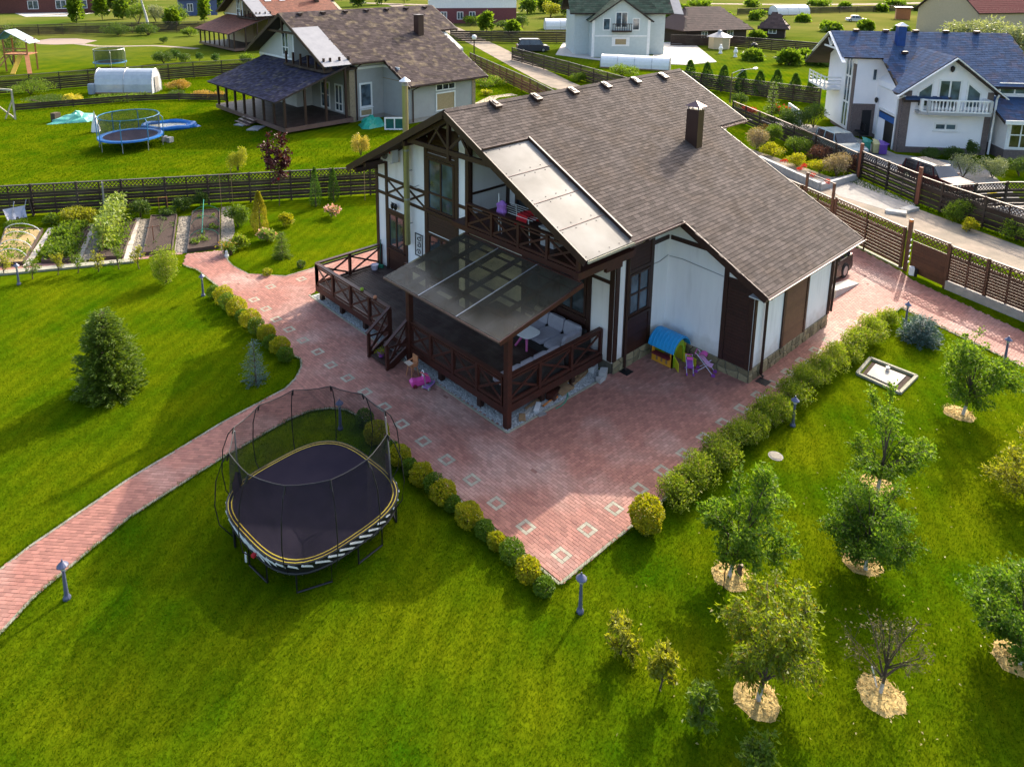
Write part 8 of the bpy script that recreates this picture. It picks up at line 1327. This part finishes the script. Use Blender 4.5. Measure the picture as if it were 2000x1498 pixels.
# ------------------------------------------------------------------ plants of the other plots
for i, (x, y) in enumerate([(1346, 168), (1379, 172), (1412, 178), (1448, 184), (1482, 188), (1515, 186), (1550, 194), (1583, 200)]):
    b = G(x, y); column('pointed_thuja', f'{ORD[i]} dark pointed thuja from the left in the row before the mint house', b, HGT(x, y-48, b), 15*MPP(b), L_thuja, 200+i, 1100, 0.22, 'row of pointed thujas')
b = G(1506, 232); conifer('young_spruce', 'slim dark spruce among shrubs left of the white house', b, HGT(1506, 158, b), 15*MPP(b), L_spruce, 210, tiers=14, per=9, leaf=0.2, dens=12, pw=0.7)
PL = [ # px, half width px, height px, leaves, material, label, flower
 ((1535, 258), 20, 42, L_weed2, 'round dark green shrub left of the white house porch', None), ((1560, 254), 22, 44, L_weed2, 'tall dark green shrub beside the white house porch', None), ((1588, 250), 24, 44, L_weed2, 'big dark green shrub nearest the white house porch', None), ((1525, 232), 16, 22, L_weed, 'red-flowering shrub behind the round dark shrubs', (L_red, 40, 0.2)), ((1478, 292), 18, 38, L_grass, 'tuft of feathery brown grass near the roof corner', None), ((1508, 282), 17, 36, L_weed, 'bright green shrub behind the feathery grass', None), ((1510, 306), 22, 24, L_gold, 'low golden shrub above the planter wall', None), ((1556, 304), 24, 34, L_weed, 'green feathery shrub in the middle of the planter', None), ((1556, 326), 24, 24, L_gold, 'golden shrub in the planter near the red flowers', None), ((1600, 318), 20, 30, L_barb, 'dark red barberry beside the silver car', None), ((1600, 338), 20, 22, L_gold, 'small golden shrub at the right of the planter', None), ((1633, 345), 22, 42, L_grass, 'feathery pale grass clump at the planter end', None), ((1655, 340), 18, 36, L_barb, 'red-brown shrub beside the gate post', None), ((1495, 262), 14, 16, L_orange, 'orange flowers by the white house fence', None), ((1880, 348), 26, 44, L_willow, 'grey-green rounded shrub before the white house wall', None), ((1938, 348), 24, 40, L_willow, 'grey-green rounded shrub below the conservatory', None), ((1990, 345), 22, 36, L_weed2, 'dark shrub at the right edge below the conservatory', None), ((1860, 312), 16, 24, L_weed2, 'slender dark shrub against the white wall', None), ((1895, 312), 10, 36, L_weed2, 'thin tall shrub against the white wall', None), ((1795, 322), 16, 12, L_yflower, 'yellow flowers before the white wall', None), ((1822, 310), 22, 16, L_weed2, 'row of low dark shrubs along the white wall', None), ((1870, 432), 24, 40, L_weed, 'leafy shrub outside the dark lattice fence', None), ((1893, 452), 14, 22, L_gold, 'small golden bush on the road verge', None), ((1985, 470), 28, 34, L_weed, 'leafy shrub by the fence at the right edge', None), ((1940, 392), 12, 14, L_yflower, 'yellow flower clump behind the side lattice fence', None),
 ((1380, 196), 14, 20, L_weed2, 'small dark shrub below the thuja row', None), ((1445, 205), 18, 26, L_weed2, 'rounded shrub near the street lamp', None), ((1430, 222), 22, 22, L_weed, 'low shrub with orange flowers by the roof ridge end', (L_orange, 50, 0.25)), ((1462, 225), 16, 22, L_red, 'red flower bed beyond the roof ridge end', None),
 ((1130, 160), 20, 22, L_weed, 'leafy green shrub by the road fence nearest the roof ridge', None), ((1165, 160), 22, 26, L_weed, 'bright green shrub by the road fence', None), ((1215, 150), 34, 26, L_weed, 'wide green shrub mass before the white greenhouse', None), ((1062, 128), 10, 12, L_weed, 'small bush at the foot of the road fence', None),
 ((960, 170), 36, 22, L_weed, 'flower bed with green clumps beside the grey house', (L_orange, 60, 0.25)), ((950, 186), 14, 14, L_yel, 'small yellow-green clump by the curved path', None), ((985, 60), 22, 24, L_weed2, 'round shrub at the corner of the maroon house', None), ((1020, 55), 16, 30, L_weed2, 'dark conifer-like shrub right of the maroon house', None), ((920, 50), 20, 22, L_weed, 'green bush before the maroon house wall', None), ((1075, 35), 20, 40, L_yel, 'yellow-green tree behind the small pale greenhouse', None),
 ((465, 335), 22, 55, L_yel, 'pale yellowish willow bush behind the back fence', None), ((705, 305), 20, 55, L_acer, 'pale yellow young maple beyond the back fence', None), ((140, 200), 22, 18, L_yflower, 'bright yellow bush in the neighbour vegetable patch', None), ((60, 185), 44, 34, L_weed, 'tall weedy greenery by the neighbour fence at the left', None), ((90, 205), 50, 20, L_weed2, 'low vegetables in the neighbour patch', None), ((230, 195), 60, 12, L_weed, 'low green strip before the silvery greenhouse', None), ((350, 175), 28, 20, L_orange, 'orange flower bed left of the grey house', None), ((410, 192), 34, 20, L_orange, 'orange and yellow flowers beside the terrace', None), ((345, 190), 20, 16, L_weed2, 'dark green plants under the orange flowers', None),
 ((25, 128), 34, 95, L_weed2, 'large bushy pine-like tree at the left edge', None), ((320, 125), 22, 30, L_weed2, 'round green bush on the playground lawn', None), ((345, 118), 12, 26, L_thuja, 'small dark thuja beside the round lawn bush', None), ((362, 122), 14, 20, L_weed2, 'dark flowerbed shrub near the patio', None), ((320, 85), 9, 14, L_weed2, 'lone small shrub on the far lawn', None), ((390, 120), 9, 20, L_thuja, 'small pointed thuja by the timber terrace', None), ((422, 122), 9, 20, L_thuja, 'second small pointed thuja by the timber terrace', None), ((480, 128), 20, 26, L_weed, 'light green tree behind the grey house terrace roof', None),
 ((230, 70), 36, 28, L_weed2, 'dark shrub mass along the far fence', None), ((290, 70), 30, 26, L_weed2, 'dark shrub by the far fence under the birch', None), ((370, 72), 18, 20, L_weed, 'green shrub at the right of the far fence', None), ((270, 48), 26, 46, L_weed, 'grey-green tree behind the far fence left of the birch', None), ((345, 46), 26, 44, L_weed, 'grey-green tree behind the far fence right of the birch', None), ((305, 44), 24, 40, L_willow, 'pale tree behind the birch', None), ((120, 66), 14, 16, L_weed, 'small bush before the far fence', None)]
for i, (px, w, hp_, mt, lb, fl) in enumerate(PL):
    if px[0] > 1450 and px[1] > 230: w *= 1.3; hp_ *= 1.25
    b = G(*px); r = w*MPP(b); h = max(0.35, HGT(px[0], px[1]-hp_, b)); sz = min(0.5, max(0.09, 2.6*MPP(b))); n = int(min(2200, max(350, 5.5*w*hp_*0.5))); grass = mt is L_grass
    bush('feather_grass' if grass else ('flower_clump' if mt in (L_orange, L_yflower, L_red) else 'shrub'), lb, 'grass' if grass else ('flowers' if mt in (L_orange, L_yflower, L_red) else 'shrub'), b, r, h, n, sz*(2.2 if grass else 1.0), mt, None, 300+i, 11, 0.16 if grass else 0.55, 0.35, flowers=fl)
for i, (x, y, w, hp_) in enumerate(((1880, 98, 56, 66), (1942, 108, 62, 78), (1995, 122, 56, 78))): b = G(x, y); bush('willow', ['left', 'middle', 'right'][i]+' one of the feathery grey willows behind the blue roof', 'tree', b, w*MPP(b), HGT(x, y-hp_, b), 2600, 0.7, L_willow, 'grey willows behind the blue roof', 400+i, 14, 0.3, 0.35)
b = G(292, 62); t = thing('birch_tree', 'thin white birch trunk by the far fence', 'tree', b); pipe('trunk', [b, b+[-0.3, 0.3, 3], b+[-1.0, 1.0, 7.5]], [0.3, 0.22, 0.12], m_limewash, t, 7); leaves('crown', b+np.array([-1.2, 1.2, 8.5])+RNG.normal(0, 1, (900, 3))*[1.6, 1.6, 1.6], RNG.normal(0, 1, (900, 3)), 0.45, L_weed, t)
# planter wall of the white house, red pots, toys on its forecourt
a, b = G(1482, 318), G(1600, 372); pw_ = thing('planter_wall', 'low grey block planter wall along the road before the white house', 'wall', a); n = 14
for k in range(n): p, q = a+(b-a)*k/n, a+(b-a)*((k+0.96)/n); strip('block', p+[0, 0, 0.25], q+[0, 0, 0.25], 0.3, 0.5, m_block, pw_)
c2 = G(1668, 352); strip('block', b+[0, 0, 0.2], c2+[0, 0, 0.2], 0.25, 0.4, m_block, pw_)
for i, px in enumerate(((1532, 318), (1562, 334), (1588, 346), (1616, 358), (1570, 328))): p = G(*px, 0.5); bush('red_flowers', f'{ORD[i]} clump of red flowers on the planter wall', 'flowers', (p[0], p[1], 0.5), 0.25, 0.25, 90, 0.11, L_red, 'red flowers on the planter wall', 420+i, 5)
for px, c_, lb in (((1690, 296), (0.03, 0.28, 0.2), 'teal toy slide on the white house forecourt'), ((1710, 300), (0.5, 0.45, 0.2), 'yellow and green toy kitchen on the forecourt'), ((1722, 302), (0.12, 0.05, 0.3), 'violet toy on the forecourt by the garage')): p = G(*px); mb = MB(); mb.box((p[0], p[1], 0.45), (0.7, 0.5, 0.7), 0.5); mb.ext([(p[0]-0.4, p[1]-0.3, 0.8), (p[0]+0.3, p[1]-0.4, 0.8), (p[0], p[1], 1.05)], (0.15, 0.4, 0)); make('plastic_toy', mb, M('toy_mix', c_, rough=0.5), None, label=lb, cat='toy', at=p)
bn = thing('garden_bench', 'dark metal bench against the brick wall of the white house', 'bench', G(1680, 272)); p = Vector(G(1680, 272)); strip('seat', p+Vector((0, 0, 0.5)), p+UB*0.2+VB*2.0+Vector((0, 0, 0.5)), 0.5, 0.08, m_black, bn); strip('backrest', p+UB*0.3+Vector((0, 0, 0.9)), p+UB*0.5+VB*2.0+Vector((0, 0, 0.9)), 0.06, 0.5, m_black, bn)
for k in (0.1, 1.9): strip('leg', p+VB*k, p+VB*k+Vector((0, 0, 0.5)), 0.08, 0.08, m_black, bn)
# pale stones at the driveway mouth
for i, px in enumerate(((1750, 418), (1776, 412), (1480, 330))): p = G(*px); mb = MB(); mb.box((p[0], p[1], 0.1), (0.5, 1.0, 0.2), 0.3+i); mb.xf(lambda v: (v[0]+random.uniform(-0.06, 0.06), v[1]+random.uniform(-0.06, 0.06), max(0.0, v[2]+random.uniform(-0.04, 0.04)))); make('kerb_stone', mb, m_pale, None, label=['broken pale kerb stone at the corner of the white house drive', 'second pale kerb stone on the grass by the white house gate', 'pale kerb stone at the start of the planter wall'][i], cat='stone', at=p)
# distant hedgerow and trees beyond the plots
def far_wood(px, n, lb, hh=5.0, mat=None):
    for i, (x, y, w) in enumerate(px): b = G(x, y); k_f = random.uniform(0.7, 1.35); bush('field_tree', f'{ORD[i]} {lb}', 'tree' if hh > 2 else 'bush', b, w*MPP(b)*k_f*(1.25 if hh < 2 else 1.0), hh*random.uniform(0.7, 1.3), n, 1.0, mat or L_weed2, None, 500+i+int(x) % 50, 10, 0.6, 0.4)
far_wood([(1090, 18, 22), (1108, 32, 14), (1050, 14, 20)], 600, 'leafy tree from the right behind the maroon house fence')
far_wood([(1330, 22, 14), (1365, 12, 18), (1465, 14, 16), (1600, 12, 16), (1650, 18, 12), (1745, 10, 16), (1800, 22, 14), (1720, 24, 10), (1480, 40, 12), (1570, 44, 14), (1620, 62, 16), (1480, 78, 12)], 420, 'scrubby bush from the left scattered over the open field', 1.7, L_weed)
far_wood([(225, 22, 16), (250, 14, 18), (430, 24, 14), (700, 14, 16), (745, 10, 18), (790, 8, 16), (860, 20, 10)], 500, 'dark tree from the left along the top of the picture', 6.0)
far_wood([(20, 12, 16), (60, 8, 18), (240, 38, 12), (150, 46, 12), (455, 45, 10), (335, 58, 14), (200, 40, 10), (400, 45, 12), (560, 6, 20), (620, 5, 20)], 700, 'rounded green tree from the left behind the playground lawn', 5.5, L_weed)
far_wood([(1030, 28, 16), (1062, 26, 14), (1120, 48, 12), (1135, 62, 10), (1310, 60, 12), (1000, 70, 10), (950, 66, 10), (1420, 60, 10)], 600, 'leafy bush from the left around the small pale greenhouse', 4.0, L_weed)
far_wood([(1540, 128, 16), (1570, 120, 14), (1470, 118, 10), (1600, 128, 14), (1500, 60, 10), (1690, 60, 10), (1760, 66, 12), (1820, 56, 14)], 600, 'low bush from the left on the rough field behind the white house', 1.4, L_weed)
ribbon('far_road', [G(*q)[:2] for q in ((1380, 8), (1560, 10), (1700, 9), (1900, 4))], 6, 0.012, m_road); ribbon('far_lane', [G(*q)[:2] for q in ((1000, 26), (880, 12), (690, 6))], 5, 0.012, m_road)
ribbon('curved_garden_path', [G(*q)[:2] for q in ((935, 205), (965, 190), (1005, 185))], 1.2, 0.012, M('beige_path', (0.45, 0.36, 0.26)))

# ------------------------------------------------------------------ grass
m_blade = LEAF('grass_blade', (0.028, 0.078, 0.001), (0.085, 0.122, 0.002), 0.35, 0.8, c3=(0.125, 0.135, 0.005), gloss=0.0)
def blades(name, P, h, w, mat, parent=None, **k):
    n = len(P); a = RNG.uniform(0, 6.283, n); hh = h*RNG.uniform(0.5, 1.4, n); ww = w*RNG.uniform(0.6, 1.3, n); lean = RNG.normal(0, 0.55, (n, 2))*hh[:, None]
    s = np.c_[np.cos(a), np.sin(a), np.zeros(n)]*ww[:, None]/2; B = np.c_[P, np.zeros(n)]; T_ = np.c_[P+lean, hh]
    V = np.stack([B-s, B+s, T_], 1).reshape(-1, 3); F = np.arange(3*n).reshape(-1, 3); return npmesh(name, V, F, mat, parent, **k)
def sample(n, x0, x1, y0, y1):
    P = RNG.uniform((x0, y0), (x1, y1), (n, 2)); px, py = PROJ(np.c_[P, np.zeros(n)]); return P[(px > -40) & (px < 2040) & (py < 1540) & (py > 0)]
no = lambda P: ~inpoly(P, PAVE) & ~((P[:, 0] > 13.9) & (P[:, 0] < 30.3) & (P[:, 1] > 14) & (P[:, 1] < 26.2)) & ~((P[:, 0] > 21.8) & (P[:, 0] < 28.2) & (P[:, 1] > 10.4) & (P[:, 1] < 14.1))
P = sample(1500000, -2, 35.2, 0, 36); P = P[no(P)]; d = np.hypot(P[:, 0], P[:, 1]); P = P[RNG.random(len(P)) < np.clip(15/np.maximum(d, 8), 0.25, 1)]
gb = [G(*z8(*q))[:2] for q in ((-80, 700), (850, 620), (1150, 560), (1430, 560), (1480, 260), (-80, 380))]; P = P[~inpoly(P, gb)]; P = P[~inpoly(P, [p[:2] for p in K])]
for px in ((1873, 808), (1713, 948), (1683, 1098), (1428, 1126), (1478, 1366), (1720, 1358), (1985, 1288)): c = G(*px)[:2]; P = P[np.hypot(*(P-c).T) > 0.42]
c = G(1515, 891)[:2]; P = P[np.hypot(*(P-c).T) > 0.2]; P = P[:520000]
blades('lawn_grass', P, 0.042, 0.013, m_blade, kind='stuff', label='short mown green grass of the garden lawns', cat='grass')
P = sample(500000, 2, 60, 36, 88); P = P[no(P)]; P = P[~inpoly(P, gb)]; sd_ = (P[:, 1]-49.15)+(P[:, 0]-1.2)*13.1/22.4; P = P[(sd_ > 0.3) & ~((P[:, 0] > 27) & (P[:, 1] > 49.5) & (P[:, 1] < 69) & (P[:, 0] < 48))][:150000]
blades('rough_grass', P, 0.09, 0.045, m_blade, kind='stuff', label='rough sunlit grass of the neighbour plot', cat='grass')
P = sample(300000, 38, 60, 0, 60); dd_ = np.abs((P[:, 0]-41.6)*0.915-(P[:, 1]-6.9)*0.40); P = P[(dd_ > 1.9) & (dd_ < 4.2)][:40000]; blades('verge_grass', P, 0.12, 0.04, m_blade, kind='stuff', label='tufty grass verge along the road', cat='grass')

KL = [[(10.96, 9.2), (31.9, 9.0), (31, 6.5), (30.25, 4.66)], [(10.9, 9.2), (10.9, 17.7), (10.75, 18.28), (10.42, 18.68), (9.85, 18.98), (9.13, 19.01), (6.82, 18.65), (4.1, 18.0), (1.78, 16.93), (0.98, 16.34), (-1.2, 14.95)], [(12.96, 32.3), (12.84, 31.5), (12.99, 30.15), (14.14, 28.84), (15.5, 28.79), (19.5, 28.69)], [(11.02, 33.1), (11.31, 32.1), (11.31, 29.5), (11.12, 25), (10.97, 22.6), (11.16, 22.0), (10.88, 21.5), (10.44, 21.02), (9.88, 20.71), (7.58, 20.34), (4.48, 19.58), (1.93, 18.7), (-1, 17.25)]]
EP = []
for ln in KL:
    for a, b in zip(ln[:-1], ln[1:]):
        a = np.array(a); b = np.array(b); L_ = np.linalg.norm(b-a); n = int(L_*420); t_ = RNG.random(n); q = a+(b-a)*t_[:, None]; w_ = 0.5+0.5*np.sin(q[:, 0]*5.1+q[:, 1]*3.7)*np.sin(q[:, 1]*6.3-q[:, 0]*1.7); keep = RNG.random(n) < 0.25+0.75*w_; EP.append((q+RNG.normal(0, 0.035, (n, 2)))[keep])
EP = np.concatenate(EP); blades('kerb_grass', EP, 0.085, 0.014, m_blade, kind='stuff', label='longer grass tufts spilling over the paving kerbs', cat='grass')
n = 420; q = np.concatenate([np.array(G(*px)[:2])+RNG.normal(0, 1.3, (26, 2)) for px in ((1873, 808), (1713, 948), (1683, 1098), (1428, 1126), (1478, 1366), (1720, 1358), (1985, 1288))]); q = q[no(q)]
leaves('fallen_leaves', np.c_[q, np.full(len(q), 0.05)], np.c_[RNG.normal(0, 1, (len(q), 2)), RNG.normal(0, 0.15, len(q))], 0.06, LEAF('dry_leaf', (0.30, 0.24, 0.08), (0.42, 0.36, 0.16), 0.2), None, 0.6, kind='stuff', label='dry leaves scattered on the lawn under the fruit trees', cat='leaves')
